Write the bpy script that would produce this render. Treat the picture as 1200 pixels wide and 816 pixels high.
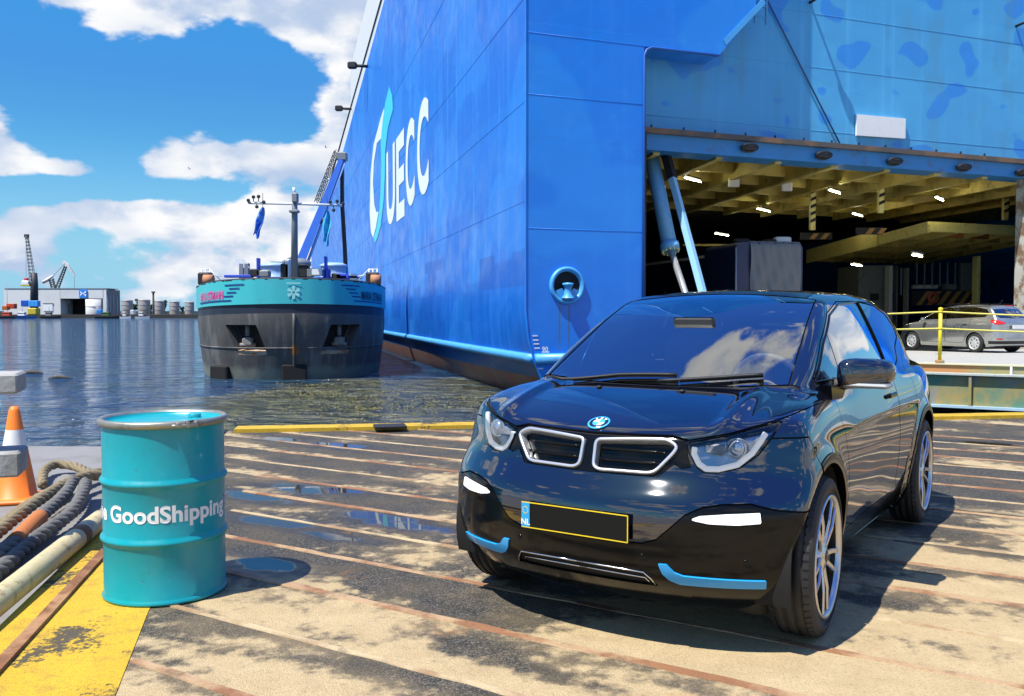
import bpy, bmesh, math, random
import numpy as np
from mathutils import Vector, Matrix, Quaternion
random.seed(7); np.random.seed(7)
for o in list(bpy.data.objects): bpy.data.objects.remove(o)
scene = bpy.context.scene
COL = scene.collection
R = math.radians
# ------------------------------------------------------------------ camera
FPX, CAMH, PITCH = 1050.7, 1.418, 2.23          # focal length in photo pixels (1200 wide), height, pitch down
cam_d = bpy.data.cameras.new('camera'); cam = bpy.data.objects.new('camera', cam_d); COL.objects.link(cam)
cam.location = (0, 0, CAMH); cam.rotation_euler = (R(90 - PITCH), 0, 0)
cam_d.sensor_width = 36; cam_d.lens = 36 * FPX / 1200; cam_d.clip_start = 0.05; cam_d.clip_end = 6000
scene.camera = cam
# ------------------------------------------------------------------ sun and sky
SUN_AZ, SUN_EL = -131.0, 62.0                   # azimuth from +Y, clockwise
to_sun = Vector((math.cos(R(SUN_EL)) * math.sin(R(SUN_AZ)), math.cos(R(SUN_EL)) * math.cos(R(SUN_AZ)), math.sin(R(SUN_EL))))
sd = bpy.data.lights.new('sun', 'SUN'); sd.energy = 5.0; sd.angle = R(0.53); sd.color = (1, .955, .88)
sun = bpy.data.objects.new('sun', sd); COL.objects.link(sun); sun.rotation_euler = to_sun.to_track_quat('Z', 'Y').to_euler()
scene.view_settings.view_transform = 'Standard'; scene.view_settings.look = 'None'
scene.view_settings.exposure = 0.6; scene.view_settings.gamma = 1.0
scene.view_settings.use_curve_mapping = False
scene.render.engine = 'CYCLES'
scene.render.resolution_x, scene.render.resolution_y = 1024, 696
scene.cycles.max_bounces = 8; scene.cycles.transparent_max_bounces = 12
scene.cycles.caustics_reflective = False; scene.cycles.caustics_refractive = False
scene.cycles.sample_clamp_indirect = 6.0

world = bpy.data.worlds.new('World'); scene.world = world; world.use_nodes = True
class NT:
    """small node-tree writer"""
    def __init__(s, nt): s.nt = nt; s.L = nt.links
    def n(s, t, **kw):
        nd = s.nt.nodes.new(t)
        for k, v in kw.items(): setattr(nd, k, v)
        return nd
    def put(s, sock, v):
        if v is None: return
        if isinstance(v, bpy.types.NodeSocket): s.L.new(v, sock)
        else:
            if isinstance(v, (tuple, list)) and len(v) == 3 and sock.type == 'RGBA': v = (*v, 1)
            sock.default_value = v
    def m(s, op, a, b=None, c=None, clamp=False):
        nd = s.n('ShaderNodeMath', operation=op, use_clamp=clamp)
        for i, v in enumerate((a, b, c)): s.put(nd.inputs[i], v)
        return nd.outputs[0]
    def vm(s, op, a, b=None):
        nd = s.n('ShaderNodeVectorMath', operation=op)
        s.put(nd.inputs[0], a)
        if b is not None: s.put(nd.inputs[1], b)
        return nd.outputs['Value'] if op in ('LENGTH', 'DOT_PRODUCT', 'DISTANCE') else nd.outputs[0]
    def noise(s, vec=None, scale=5, detail=4, rough=.55, dist=0.0, out='Fac'):
        nd = s.n('ShaderNodeTexNoise'); s.put(nd.inputs['Vector'], vec)
        nd.inputs['Scale'].default_value = scale; nd.inputs['Detail'].default_value = detail
        nd.inputs['Roughness'].default_value = rough; nd.inputs['Distortion'].default_value = dist
        return nd.outputs[out]
    def ramp(s, fac, a, b, interp='SMOOTHSTEP', lo=0., hi=1.):
        nd = s.n('ShaderNodeMapRange', interpolation_type=interp); nd.clamp = True
        s.put(nd.inputs[0], fac); s.put(nd.inputs[1], a); s.put(nd.inputs[2], b); s.put(nd.inputs[3], lo); s.put(nd.inputs[4], hi)
        return nd.outputs[0]
    def mix(s, f, a, b, blend='MIX'):
        nd = s.n('ShaderNodeMix', data_type='RGBA', blend_type=blend)
        s.put(nd.inputs[0], f); s.put(nd.inputs[6], a); s.put(nd.inputs[7], b)
        return nd.outputs[2]
    def mapv(s, vec, scale=(1, 1, 1), loc=(0, 0, 0), rot=(0, 0, 0)):
        nd = s.n('ShaderNodeMapping'); s.put(nd.inputs[0], vec)
        nd.inputs['Scale'].default_value = scale; nd.inputs['Location'].default_value = loc; nd.inputs['Rotation'].default_value = rot
        return nd.outputs[0]
    def xyz(s, v):
        nd = s.n('ShaderNodeSeparateXYZ'); s.put(nd.inputs[0], v); return nd.outputs
    def comb(s, x, y, z):
        nd = s.n('ShaderNodeCombineXYZ')
        for i, v in enumerate((x, y, z)): s.put(nd.inputs[i], v)
        return nd.outputs[0]

def build_sky():
    w = NT(world.node_tree); w.nt.nodes.clear()
    sky = w.n('ShaderNodeTexSky', sky_type='NISHITA', sun_disc=False)
    sky.sun_elevation = R(SUN_EL); sky.sun_rotation = R(SUN_AZ)
    sky.altitude = 0; sky.air_density = 1.0; sky.dust_density = 0.4; sky.ozone_density = 2.5
    hs = w.n('ShaderNodeHueSaturation'); w.put(hs.inputs['Color'], sky.outputs[0])
    hs.inputs['Saturation'].default_value = 1.22; hs.inputs['Value'].default_value = 1.0
    blue = w.mix(1.0, hs.outputs[0], (.50, 1.06, 1.30), 'MULTIPLY')
    d = w.n('ShaderNodeTexCoord').outputs['Generated']
    x, y, z = w.xyz(d)
    az = w.m('ARCTAN2', x, y); el = w.m('ARCSINE', z)
    blue = w.mix(1.0, blue, w.mix(w.ramp(el, .30, .72), (.48, 2.9, 7.0), (.42, 1.75, 7.4)), 'LIGHTEN')
    blue = w.mix(w.ramp(el, 0., .20, lo=.85, hi=0.), blue, (3.0, 5.6, 7.6))
    # lumpy cloud noise on the direction, flattened towards the horizon
    v = w.comb(w.m('MULTIPLY', x, 1.0), w.m('MULTIPLY', y, 1.0), w.m('MULTIPLY', z, 1.9))
    big = w.noise(v, 3.1, 2, .5)
    det = w.noise(v, 8.5, 9, .54, .10)
    # cloud banks seen in the photograph, as soft lobes (azimuth, elevation, widths, weight)
    ae = w.comb(az, el, 0.0)
    def lobe(px, py, wx, wy, wt):
        a = math.atan((px - 600) / FPX); e = math.atan((367 - py) / FPX * math.cos(a))
        q = w.vm('LENGTH', w.mapv(ae, (FPX / wx, FPX / wy, 1), (-a * FPX / wx, -e * FPX / wy, 0)))
        return w.ramp(q, 0., 1.55, lo=wt, hi=0.)
    tot = None
    for L in [(245, -22, 290, 66, .78), (405, 15, 85, 50, .24), (415, 150, 50, 75, .46), (345, 205, 80, 42, .42), (222, 185, 80, 34, .50), (150, 185, 22, 40, -.22),
              (85, 197, 70, 20, .30), (-10, 165, 45, 50, .55), (70, 250, 90, 34, .40), (180, 258, 90, 30, .32), (310, 262, 120, 42, .34), (150, 318, 420, 44, .40),
              (130, 275, 60, 18, -.20), (250, 292, 70, 14, -.16), (30, 222, 90, 14, -.25), (200, 222, 120, 12, -.2)]:
        q = lobe(*L); tot = q if tot is None else w.m('ADD', tot, q)
    # the same kind of broken cumulus all round, thinning overhead
    gen = w.m('ADD', w.m('MULTIPLY', w.m('SUBTRACT', big, .5), 2.4), w.ramp(el, .02, .85, lo=.28, hi=-.03))
    inframe = w.m('MULTIPLY', w.ramp(w.m('ABSOLUTE', w.m('ADD', az, .33)), .30, .55, lo=1, hi=0), w.ramp(el, .36, .62, lo=1, hi=0))
    gen = w.m('MULTIPLY', gen, w.m('SUBTRACT', 1.0, inframe))
    dens = w.m('ADD', w.m('ADD', tot, gen), w.m('MULTIPLY', w.m('SUBTRACT', det, .5), 1.35))
    mask = w.ramp(dens, .20, .33)
    # cloud relief: the same noise looked up a little sunward, brighter where it thins
    v2 = w.vm('ADD', v, (-.02, -.02, .045))
    det2 = w.noise(v2, 8.5, 6, .52, .10)
    lit = w.ramp(w.m('ADD', w.m('SUBTRACT', det, det2), w.m('MULTIPLY', w.m('SUBTRACT', dens, .5), -.20)), -.11, .11)
    soft = w.noise(v, 6.0, 3, .5)
    lit = w.m('MULTIPLY', lit, w.ramp(soft, .36, .58, lo=.15, hi=1.0))
    ccol = w.mix(lit, (4.3, 5.4, 7.3), (9.0, 9.0, 9.0))
    col = w.mix(mask, blue, ccol)
    bg = w.n('ShaderNodeBackground'); bg.inputs['Strength'].default_value = 0.074
    w.put(bg.inputs['Color'], col)
    out = w.n('ShaderNodeOutputWorld'); w.L.new(bg.outputs[0], out.inputs[0])
build_sky()

# ------------------------------------------------------------------ helpers
def ray(px, py):
    """direction of a photo pixel in world space, y component = 1 for depth scaling"""
    th = R(PITCH); xc = (px - 600) / FPX; yc = (408 - py) / FPX
    d = Vector((xc, math.cos(th) + yc * math.sin(th), -math.sin(th) + yc * math.cos(th)))
    return d / d.y
def at(px, py, Y): d = ray(px, py); return Vector((d.x * Y, Y, CAMH + d.z * Y))
def ground(px, py, z=0.0): d = ray(px, py); return Vector((0, 0, CAMH)) + d * ((z - CAMH) / d.z)

def link(o, parent=None):
    COL.objects.link(o)
    if parent is not None: o.parent = parent
    return o
def empty(name, loc=(0, 0, 0), rz=0, parent=None):
    o = bpy.data.objects.new(name, None); o.location = loc; o.rotation_euler = (0, 0, rz); return link(o, parent)
def tag(o, label=None, cat=None, group=None, kind=None):
    if label: o['label'] = label
    if cat: o['category'] = cat
    if group: o['group'] = group
    if kind: o['kind'] = kind
    return o
def mesh_obj(name, V, F, mat=None, parent=None, smooth=True, normals=None):
    me = bpy.data.meshes.new(name)
    V = np.asarray(V, dtype=np.float32)
    if isinstance(F, np.ndarray):
        k = F.shape[1]; me.vertices.add(len(V)); me.vertices.foreach_set('co', V.ravel())
        me.loops.add(F.size); me.loops.foreach_set('vertex_index', F.ravel().astype(np.int32))
        me.polygons.add(len(F)); me.polygons.foreach_set('loop_start', np.arange(0, F.size, k, dtype=np.int32))
        me.update(calc_edges=True)
    else:
        me.from_pydata([tuple(map(float, v)) for v in V], [], F); me.update()
    if smooth: me.polygons.foreach_set('use_smooth', np.ones(len(me.polygons), dtype=bool))
    if normals is not None: me.normals_split_custom_set_from_vertices(np.ascontiguousarray(normals, dtype=np.float32))
    if mat: me.materials.append(mat)
    return link(bpy.data.objects.new(name, me), parent)
class MB:
    """collects shapes and links them as one mesh"""
    def __init__(s): s.v = []; s.f = []; s.sm = []
    def add(s, V, F, smooth=False):
        b = len(s.v); s.v += [tuple(v) for v in V]; s.f += [[i + b for i in f] for f in F]; s.sm += [smooth] * len(F); return s
    def hexa(s, p):  # 8 corners: bottom 4 (ccw), top 4
        return s.add(p, [(3, 2, 1, 0), (4, 5, 6, 7), (0, 1, 5, 4), (1, 2, 6, 5), (2, 3, 7, 6), (3, 0, 4, 7)])
    def box(s, c, sz, M=None):
        a, b, d = sz[0] / 2, sz[1] / 2, sz[2] / 2
        p = [Vector((x, y, z)) for z in (-d, d) for x, y in ((-a, -b), (a, -b), (a, b), (-a, b))]
        if M is not None: p = [M @ q for q in p]
        return s.hexa([q + Vector(c) for q in p])
    def bbox(s, c, sz, bev=.01, M=None):  # bevelled box
        a, b, d = sz[0] / 2, sz[1] / 2, sz[2] / 2; e = bev
        rings = []
        for z, k in ((-d, e), (-d + e, 0), (d - e, 0), (d, e)):
            A, B = a - k, b - k
            rings.append([Vector(q) for q in ((-A + e, -B, z), (A - e, -B, z), (A, -B + e, z), (A, B - e, z), (A - e, B, z), (-A + e, B, z), (-A, B - e, z), (-A, -B + e, z))])
        V = [q for r in rings for q in r]
        if M is not None: V = [M @ q for q in V]
        V = [q + Vector(c) for q in V]
        F = [list(range(7, -1, -1)), list(range(24, 32))]
        for r in range(3):
            for i in range(8): j = (i + 1) % 8; F.append((r * 8 + i, r * 8 + j, r * 8 + 8 + j, r * 8 + 8 + i))
        return s.add(V, F)
    def tube(s, pts, r, seg=10, closed=False, caps=True, smooth=True, up=None):
        pts = [Vector(p) for p in pts]; n = len(pts); V = []; F = []
        rr = r if isinstance(r, (list, tuple)) else [r] * n
        prev = None
        for i, p in enumerate(pts):
            if closed: t = pts[(i + 1) % n] - pts[i - 1]
            else: t = pts[min(i + 1, n - 1)] - pts[max(i - 1, 0)]
            t = t.normalized() if t.length > 1e-9 else Vector((0, 0, 1))
            if prev is None:
                u = up and Vector(up) or (Vector((0, 0, 1)) if abs(t.z) < .9 else Vector((1, 0, 0)))
            else: u = prev
            u = (u - t * u.dot(t)).normalized(); w = t.cross(u); prev = u
            for k in range(seg):
                a = 2 * math.pi * k / seg; V.append(p + (u * math.cos(a) + w * math.sin(a)) * rr[i])
        for i in range(n if closed else n - 1):
            for k in range(seg):
                a, b = i * seg + k, i * seg + (k + 1) % seg; c, d = ((i + 1) % n) * seg + (k + 1) % seg, ((i + 1) % n) * seg + k
                F.append((a, b, c, d))
        if caps and not closed: F += [list(range(seg - 1, -1, -1)), list(range((n - 1) * seg, n * seg))]
        return s.add(V, F, smooth)
    def lathe(s, prof, seg=32, M=None, smooth=True, arc=2 * math.pi):
        V = []; F = []; n = len(prof); full = abs(arc - 2 * math.pi) < 1e-6; ns = seg if full else seg + 1
        for k in range(ns):
            a = arc * k / seg
            for r_, z in prof: V.append(Vector((r_ * math.cos(a), r_ * math.sin(a), z)))
        for k in range(seg):
            k2 = (k + 1) % ns
            for i in range(n - 1): F.append((k * n + i, k2 * n + i, k2 * n + i + 1, k * n + i + 1))
        if M is not None: V = [M @ v for v in V]
        return s.add(V, F, smooth)
    def prism(s, poly, z0, z1, M=None):
        n = len(poly); V = [Vector((x, y, z)) for z in (z0, z1) for x, y in poly]
        if M is not None: V = [M @ v for v in V]
        F = [list(range(n - 1, -1, -1)), list(range(n, 2 * n))] + [(i, (i + 1) % n, n + (i + 1) % n, n + i) for i in range(n)]
        return s.add(V, F)
    def grid(s, fn, nu, nv, smooth=True):
        V = [fn(i / nu, j / nv) for j in range(nv + 1) for i in range(nu + 1)]
        F = [(j * (nu + 1) + i, j * (nu + 1) + i + 1, (j + 1) * (nu + 1) + i + 1, (j + 1) * (nu + 1) + i) for j in range(nv) for i in range(nu)]
        return s.add(V, F, smooth)
    def build(s, name, mat=None, parent=None, autosmooth=None):
        me = bpy.data.meshes.new(name); me.from_pydata([tuple(v) for v in s.v], [], s.f); me.update()
        me.polygons.foreach_set('use_smooth', s.sm)
        if mat: me.materials.append(mat)
        o = link(bpy.data.objects.new(name, me), parent)
        if autosmooth: me.set_sharp_from_angle(angle=R(autosmooth))
        return o
def frame_to(p, zdir, up=(0, 0, 1)):
    z = Vector(zdir).normalized(); u = Vector(up); x = u.cross(z)
    if x.length < 1e-5: x = Vector((1, 0, 0))
    x.normalize(); y = z.cross(x)
    return Matrix(((x.x, y.x, z.x, p[0]), (x.y, y.y, z.y, p[1]), (x.z, y.z, z.z, p[2]), (0, 0, 0, 1)))
def copy_tree(o, parent=None):
    c = o.copy(); COL.objects.link(c)
    if parent is not None: c.parent = parent
    for ch in list(o.children): copy_tree(ch, c)
    return c
def text_mesh(txt, size=1.0, offset=0.0, extrude=0.0, spacing=1.0, res=4):
    """vertices and faces of a line of lettering in the xy plane, baseline at y = 0"""
    cu = bpy.data.curves.new('lettering', 'FONT'); cu.body = txt; cu.size = size; cu.offset = offset; cu.extrude = extrude
    cu.space_character = spacing; cu.resolution_u = res; cu.fill_mode = 'BOTH'
    o = bpy.data.objects.new('lettering', cu); COL.objects.link(o)
    me = o.to_mesh(); V = np.array([v.co[:] for v in me.vertices]).reshape(-1, 3); F = [list(p.vertices) for p in me.polygons]
    o.to_mesh_clear(); bpy.data.objects.remove(o); bpy.data.curves.remove(cu)
    return V, F

# ------------------------------------------------------------------ materials
MATS = {}
def mat(name, col=(.5, .5, .5), rough=.5, metal=0., var=.12, vscale=6., bump=0., bscale=40., col2=None, mscale=3., mlo=.45, mhi=.6, coat=0., emit=None, estr=0., spec=.5, dirt=None, dirt_amt=0., rvar=.0, coord='Object'):
    """principled material with procedural colour variation, optional second colour in noise patches, grime and relief"""
    if name in MATS: return MATS[name]
    m = bpy.data.materials.new(name); m.use_nodes = True; MATS[name] = m
    t = NT(m.node_tree); b = m.node_tree.nodes['Principled BSDF']
    v = t.n('ShaderNodeTexCoord').outputs[coord]
    n1 = t.noise(v, vscale, 5, .6)
    c = t.mix(n1, tuple(x * (1 - var) for x in col), tuple(min(1, x * (1 + var)) for x in col))
    if col2: c = t.mix(t.ramp(t.noise(v, mscale, 6, .62), mlo, mhi), c, col2)
    if dirt: c = t.mix(t.m('MULTIPLY', t.ramp(t.noise(v, mscale * 2.3, 8, .68), .52, .72), dirt_amt), c, dirt)
    t.put(b.inputs['Base Color'], c)
    if rvar: t.put(b.inputs['Roughness'], t.ramp(t.noise(v, vscale * 1.7, 4, .6), .3, .7, lo=max(.02, rough - rvar), hi=min(1, rough + rvar)))
    else: b.inputs['Roughness'].default_value = rough
    b.inputs['Metallic'].default_value = metal; b.inputs['Coat Weight'].default_value = coat; b.inputs['Coat Roughness'].default_value = .03
    b.inputs['Specular IOR Level'].default_value = spec
    if bump:
        bp = t.n('ShaderNodeBump'); bp.inputs['Strength'].default_value = bump; bp.inputs['Distance'].default_value = .02
        t.put(bp.inputs['Height'], t.noise(v, bscale, 6, .6)); t.L.new(bp.outputs[0], b.inputs['Normal'])
    if emit: b.inputs['Emission Color'].default_value = (*emit, 1); b.inputs['Emission Strength'].default_value = estr
    return m
def glass(name, tint=(.5, .55, .58), ior=1.5, rough=.01):
    """thin pane: see-through with fresnel reflection"""
    if name in MATS: return MATS[name]
    m = bpy.data.materials.new(name); m.use_nodes = True; MATS[name] = m
    t = NT(m.node_tree); m.node_tree.nodes.clear()
    tr = t.n('ShaderNodeBsdfTransparent'); gl = t.n('ShaderNodeBsdfGlossy'); gl.inputs['Roughness'].default_value = rough
    v = t.n('ShaderNodeTexCoord').outputs['Object']
    t.put(tr.inputs[0], t.mix(t.noise(v, 3, 3), tuple(x * .96 for x in tint), tint))
    fr = t.n('ShaderNodeFresnel'); fr.inputs[0].default_value = ior
    mx = t.n('ShaderNodeMixShader'); t.put(mx.inputs[0], t.m('MULTIPLY', fr.outputs[0], 2.9, clamp=True))
    t.L.new(tr.outputs[0], mx.inputs[1]); t.L.new(gl.outputs[0], mx.inputs[2])
    out = t.n('ShaderNodeOutputMaterial'); t.L.new(mx.outputs[0], out.inputs[0])
    return m
# ================================================================== cars: implicit body surface, cut into panels
def spl(xs, ys, sig=.03):
    xs = np.array(xs, float); ys = np.array(ys, float); o = np.argsort(xs); xs, ys = xs[o], ys[o]
    g = np.arange(xs[0] - .5, xs[-1] + .5, .002)
    yl = np.interp(g, xs, ys)
    s0 = (ys[1] - ys[0]) / (xs[1] - xs[0]); s1 = (ys[-1] - ys[-2]) / (xs[-1] - xs[-2])
    yl = np.where(g < xs[0], ys[0] + s0 * (g - xs[0]), np.where(g > xs[-1], ys[-1] + s1 * (g - xs[-1]), yl))
    k = int(3 * sig / .002); kr = np.exp(-.5 * (np.arange(-k, k + 1) * .002 / sig) ** 2); kr /= kr.sum()
    ysm = np.convolve(np.pad(yl, k, mode='reflect', reflect_type='odd'), kr, 'valid')
    return lambda q: np.interp(q, g, ysm)
def smax(a, b, k): h = np.maximum(k - np.abs(a - b), 0) / k; return np.maximum(a, b) + h * h * h * k / 6
def smin(a, b, k): return -smax(-a, -b, k)
def sdpoly(px, py, poly, rnd=0.):
    """signed distance to a polygon, vectorised; rnd rounds the corners"""
    P = np.array(poly, float)
    if rnd:
        # inset by rnd then grow again
        c = P.mean(0); n = len(P); area = 0.5 * np.sum(P[:, 0] * np.roll(P[:, 1], -1) - np.roll(P[:, 0], -1) * P[:, 1]); sg = 1 if area > 0 else -1
        Q = []
        for i in range(n):
            a, b, d = P[i - 1], P[i], P[(i + 1) % n]; e1 = (b - a) / np.linalg.norm(b - a); e2 = (d - b) / np.linalg.norm(d - b)
            n1 = sg * np.array([-e1[1], e1[0]]); n2 = sg * np.array([-e2[1], e2[0]]); h = n1 + n2; h /= max(.35, 1 + n1 @ n2)
            Q.append(b + h * rnd)
        P = np.array(Q)
    n = len(P); d2 = np.full(np.shape(px), 1e9); sgn = np.ones(np.shape(px))
    for i in range(n):
        a, b = P[i], P[i - 1]; e = b - a; wx, wy = px - a[0], py - a[1]
        t = np.clip((wx * e[0] + wy * e[1]) / (e @ e), 0, 1)
        d2 = np.minimum(d2, (wx - e[0] * t) ** 2 + (wy - e[1] * t) ** 2)
        c1 = py >= a[1]; c2 = py < b[1]; c3 = e[0] * wy > e[1] * wx
        sgn = np.where((c1 & c2 & c3) | (~c1 & ~c2 & ~c3), -sgn, sgn)
    return sgn * np.sqrt(d2) - rnd
def surface_net(field, lo, hi, h):
    ax = [np.arange(lo[i], hi[i] + h, h) for i in range(3)]
    X, Y, Z = ax[0][:, None, None], ax[1][None, :, None], ax[2][None, None, :]
    D = np.broadcast_to(field(X, Y, Z), [len(a) for a in ax]).astype(np.float32)
    S = D < 0
    c = S[:-1, :-1, :-1].astype(np.int8)
    cnt = sum(S[i:S.shape[0] - 1 + i, j:S.shape[1] - 1 + j, k:S.shape[2] - 1 + k].astype(np.int8) for i in (0, 1) for j in (0, 1) for k in (0, 1))
    act = (cnt > 0) & (cnt < 8); idx = -np.ones(act.shape, np.int64); I = np.argwhere(act); idx[act] = np.arange(len(I))
    P = np.stack([ax[d][I[:, d]] + h / 2 for d in range(3)], 1)
    quads = []
    for d in range(3):
        a, b = (d + 1) % 3, (d + 2) % 3
        sl0 = [slice(None)] * 3; sl1 = [slice(None)] * 3; sl0[d] = slice(0, -1); sl1[d] = slice(1, None)
        s0, s1 = S[tuple(sl0)], S[tuple(sl1)]
        E = np.argwhere(s0 != s1)
        E = E[(E[:, a] > 0) & (E[:, b] > 0) & (E[:, a] < idx.shape[a]) & (E[:, b] < idx.shape[b])]
        fl = s0[E[:, 0], E[:, 1], E[:, 2]]
        def g(da, db):
            q = E.copy(); q[:, a] -= da; q[:, b] -= db; return idx[q[:, 0], q[:, 1], q[:, 2]]
        q = np.stack([g(1, 1), g(0, 1), g(0, 0), g(1, 0)], 1)
        q[~fl] = q[~fl][:, ::-1]; quads.append(q)
    Q = np.concatenate(quads)
    def grad(p, e=.004):
        f = lambda dx, dy, dz: field(p[:, 0] + dx, p[:, 1] + dy, p[:, 2] + dz)
        return np.stack([f(e, 0, 0) - f(-e, 0, 0), f(0, e, 0) - f(0, -e, 0), f(0, 0, e) - f(0, 0, -e)], 1) / (2 * e)
    for it in range(5):
        g = grad(P); f = field(P[:, 0], P[:, 1], P[:, 2]); st = f[:, None] * g / np.maximum((g * g).sum(1, keepdims=True), .05)
        ln = np.linalg.norm(st, axis=1, keepdims=True); P = P - st * np.minimum(1, h / np.maximum(ln, 1e-9))
        if it < 2:  # relax towards neighbours, along the surface
            A = np.zeros_like(P); C = np.zeros((len(P), 1))
            for k in range(4): np.add.at(A, Q[:, k], P[Q[:, (k + 1) % 4]] + P[Q[:, k - 1]]); np.add.at(C, Q[:, k], 2)
            P = P + .5 * (A / np.maximum(C, 1) - P)
    n = grad(P); n /= np.linalg.norm(n, axis=1, keepdims=True)
    T = np.concatenate([Q[:, [0, 1, 2]], Q[:, [0, 2, 3]]])
    return P, n, T
def uniq_edges(e):
    k, inv = np.unique(e[:, 0].astype(np.int64) * (1 << 32) + e[:, 1], return_inverse=True)
    return np.stack([k >> 32, k & 0xffffffff], 1), inv.reshape(-1)
class Sh:  # triangle sheet with normals
    def __init__(s, P, N, T): s.P, s.N, s.T = P, N, T
    def compact(s):
        us = np.zeros(len(s.P), bool); us[s.T.ravel()] = True; mp = np.cumsum(us) - 1; return Sh(s.P[us], s.N[us], mp[s.T])
    def refine(s, fn, tol, smin_=.009):
        v = np.abs(fn(s.P[:, 0], s.P[:, 1], s.P[:, 2])); sel = (v[s.T].min(1) < tol); sel &= np.linalg.norm(s.P[s.T[:, 0]] - s.P[s.T[:, 1]], axis=1) > smin_
        if not sel.any(): return s
        t = s.T[sel]; e = np.sort(np.concatenate([t[:, [0, 1]], t[:, [1, 2]], t[:, [2, 0]]]), 1)
        u, inv = uniq_edges(e)
        M = (s.P[u[:, 0]] + s.P[u[:, 1]]) / 2; n = s.N[u[:, 0]] + s.N[u[:, 1]]; n /= np.linalg.norm(n, axis=1, keepdims=True)
        b = len(s.P); k = len(t); a0, a1, a2 = b + inv[:k], b + inv[k:2 * k], b + inv[2 * k:]
        nt = np.concatenate([np.stack(q, 1) for q in ((t[:, 0], a0, a2), (a0, t[:, 1], a1), (a2, a1, t[:, 2]), (a0, a1, a2))])
        return Sh(np.concatenate([s.P, M]), np.concatenate([s.N, n]), np.concatenate([s.T[~sel], nt]))
    def clip(s, fn):
        """part where fn < 0"""
        v = fn(s.P[:, 0], s.P[:, 1], s.P[:, 2]); neg = v < 0; k = neg[s.T].sum(1)
        out = [s.T[k == 3]]; P, N = s.P, s.N
        for kk in (1, 2):
            t = s.T[k == kk]
            if not len(t): continue
            lone = (neg[t] if kk == 1 else ~neg[t]); r = lone.argmax(1); ar = np.arange(len(t))
            a, b, c = t[ar, r], t[ar, (r + 1) % 3], t[ar, (r + 2) % 3]
            e = np.concatenate([np.stack([a, b], 1), np.stack([a, c], 1)]); es = np.sort(e, 1)
            u, inv = uniq_edges(es)
            f = (v[u[:, 0]] / (v[u[:, 0]] - v[u[:, 1]]))[:, None]
            M = s.P[u[:, 0]] * (1 - f) + s.P[u[:, 1]] * f; n = s.N[u[:, 0]] * (1 - f) + s.N[u[:, 1]] * f; n /= np.linalg.norm(n, axis=1, keepdims=True)
            base = len(P); P = np.concatenate([P, M]); N = np.concatenate([N, n]); m = len(t); ab, ac = base + inv[:m], base + inv[m:]
            if kk == 1: out.append(np.stack([a, ab, ac], 1))
            else: out += [np.stack([ab, b, c], 1), np.stack([ab, c, ac], 1)]
        return Sh(P, N, np.concatenate(out)).compact() if sum(map(len, out)) else Sh(P[:0], N[:0], s.T[:0])
    def cut(s, fn, gap=.0025, ref=.016):
        s = s.refine(fn, ref).refine(fn, ref * .5) if ref else s
        return s.clip(lambda x, y, z: fn(x, y, z) + gap), s.clip(lambda x, y, z: gap - fn(x, y, z))
    def off(s, d): return Sh(s.P + s.N * d, s.N, s.T)
    def obj(s, name, m, parent):
        return mesh_obj(name, s.P, s.T, m, parent, True, s.N)
    def solid_obj(s, name, m, parent, d=.012):
        """sheet with its rim turned inwards, so panel edges have thickness"""
        e = np.concatenate([s.T[:, [0, 1]], s.T[:, [1, 2]], s.T[:, [2, 0]]]); es = np.sort(e, 1)
        key = es[:, 0].astype(np.int64) * (1 << 32) + es[:, 1]; o_ = np.argsort(key, kind='stable'); ks = key[o_]
        one = np.ones(len(ks), bool); one[1:] &= ks[1:] != ks[:-1]; one[:-1] &= ks[:-1] != ks[1:]; bd = e[o_[one]]
        b = len(s.P); k = len(bd)
        P = np.concatenate([s.P, s.P[bd[:, 0]], s.P[bd[:, 1]], s.P[bd[:, 0]] - s.N[bd[:, 0]] * d, s.P[bd[:, 1]] - s.N[bd[:, 1]] * d])
        r = np.arange(k); i0, i1, j0, j1 = b + r, b + k + r, b + 2 * k + r, b + 3 * k + r
        ed = s.P[bd[:, 1]] - s.P[bd[:, 0]]; nn = np.cross(ed, s.N[bd[:, 0]]); nn /= np.maximum(np.linalg.norm(nn, axis=1, keepdims=True), 1e-9)
        N = np.concatenate([s.N, nn, nn, nn, nn])
        T = np.concatenate([s.T, np.stack([i0, j0, i1], 1), np.stack([i1, j0, j1], 1)])
        return mesh_obj(name, P, T, m, parent, True, N)

# ---- materials shared by the cars
M_paint = mat('black_car_paint', (.0028, .0036, .0110), .06, 0, .1, 3, coat=1.0, spec=.35)
M_paint.node_tree.nodes['Principled BSDF'].inputs['Coat IOR'].default_value = 1.9
M_gloss = mat('gloss_black_plastic', (.0035, .0035, .0035), .12, 0, .1, 5, spec=.28)
M_matte = mat('black_textured_plastic', (.012, .012, .012), .55, 0, .2, 30, bump=.15, bscale=300)
M_void = mat('dark_cavity', (.004, .004, .004), .85, 0, .2, 20)
M_chrome = mat('brushed_silver_trim', (.72, .73, .75), .22, 1., .05, 20)
M_lightbar = mat('white_light_guide', (.86, .89, .92), .25, 0, .03, 20, emit=(1, 1, 1), estr=.25)
M_blue = mat('bright_blue_trim', (.02, .34, .75), .28, 0, .06, 10, coat=.4)
M_tyre = mat('tyre_rubber', (.018, .018, .019), .72, 0, .25, 14, bump=.12, bscale=160, dirt=(.10, .09, .075), dirt_amt=.35)
M_alloy = mat('bare_alloy', (.55, .56, .58), .28, 1., .06, 10)
M_alloy_dark = mat('dark_alloy', (.008, .008, .009), .35, 0, .1, 10, spec=.3)
M_wind = glass('windscreen_glass', (.82, .87, .92), 1.9)
M_side = glass('tinted_side_glass', (.42, .48, .54), 1.8)
M_lens = glass('clear_lamp_lens', (.9, .92, .94), 1.4)
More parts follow.
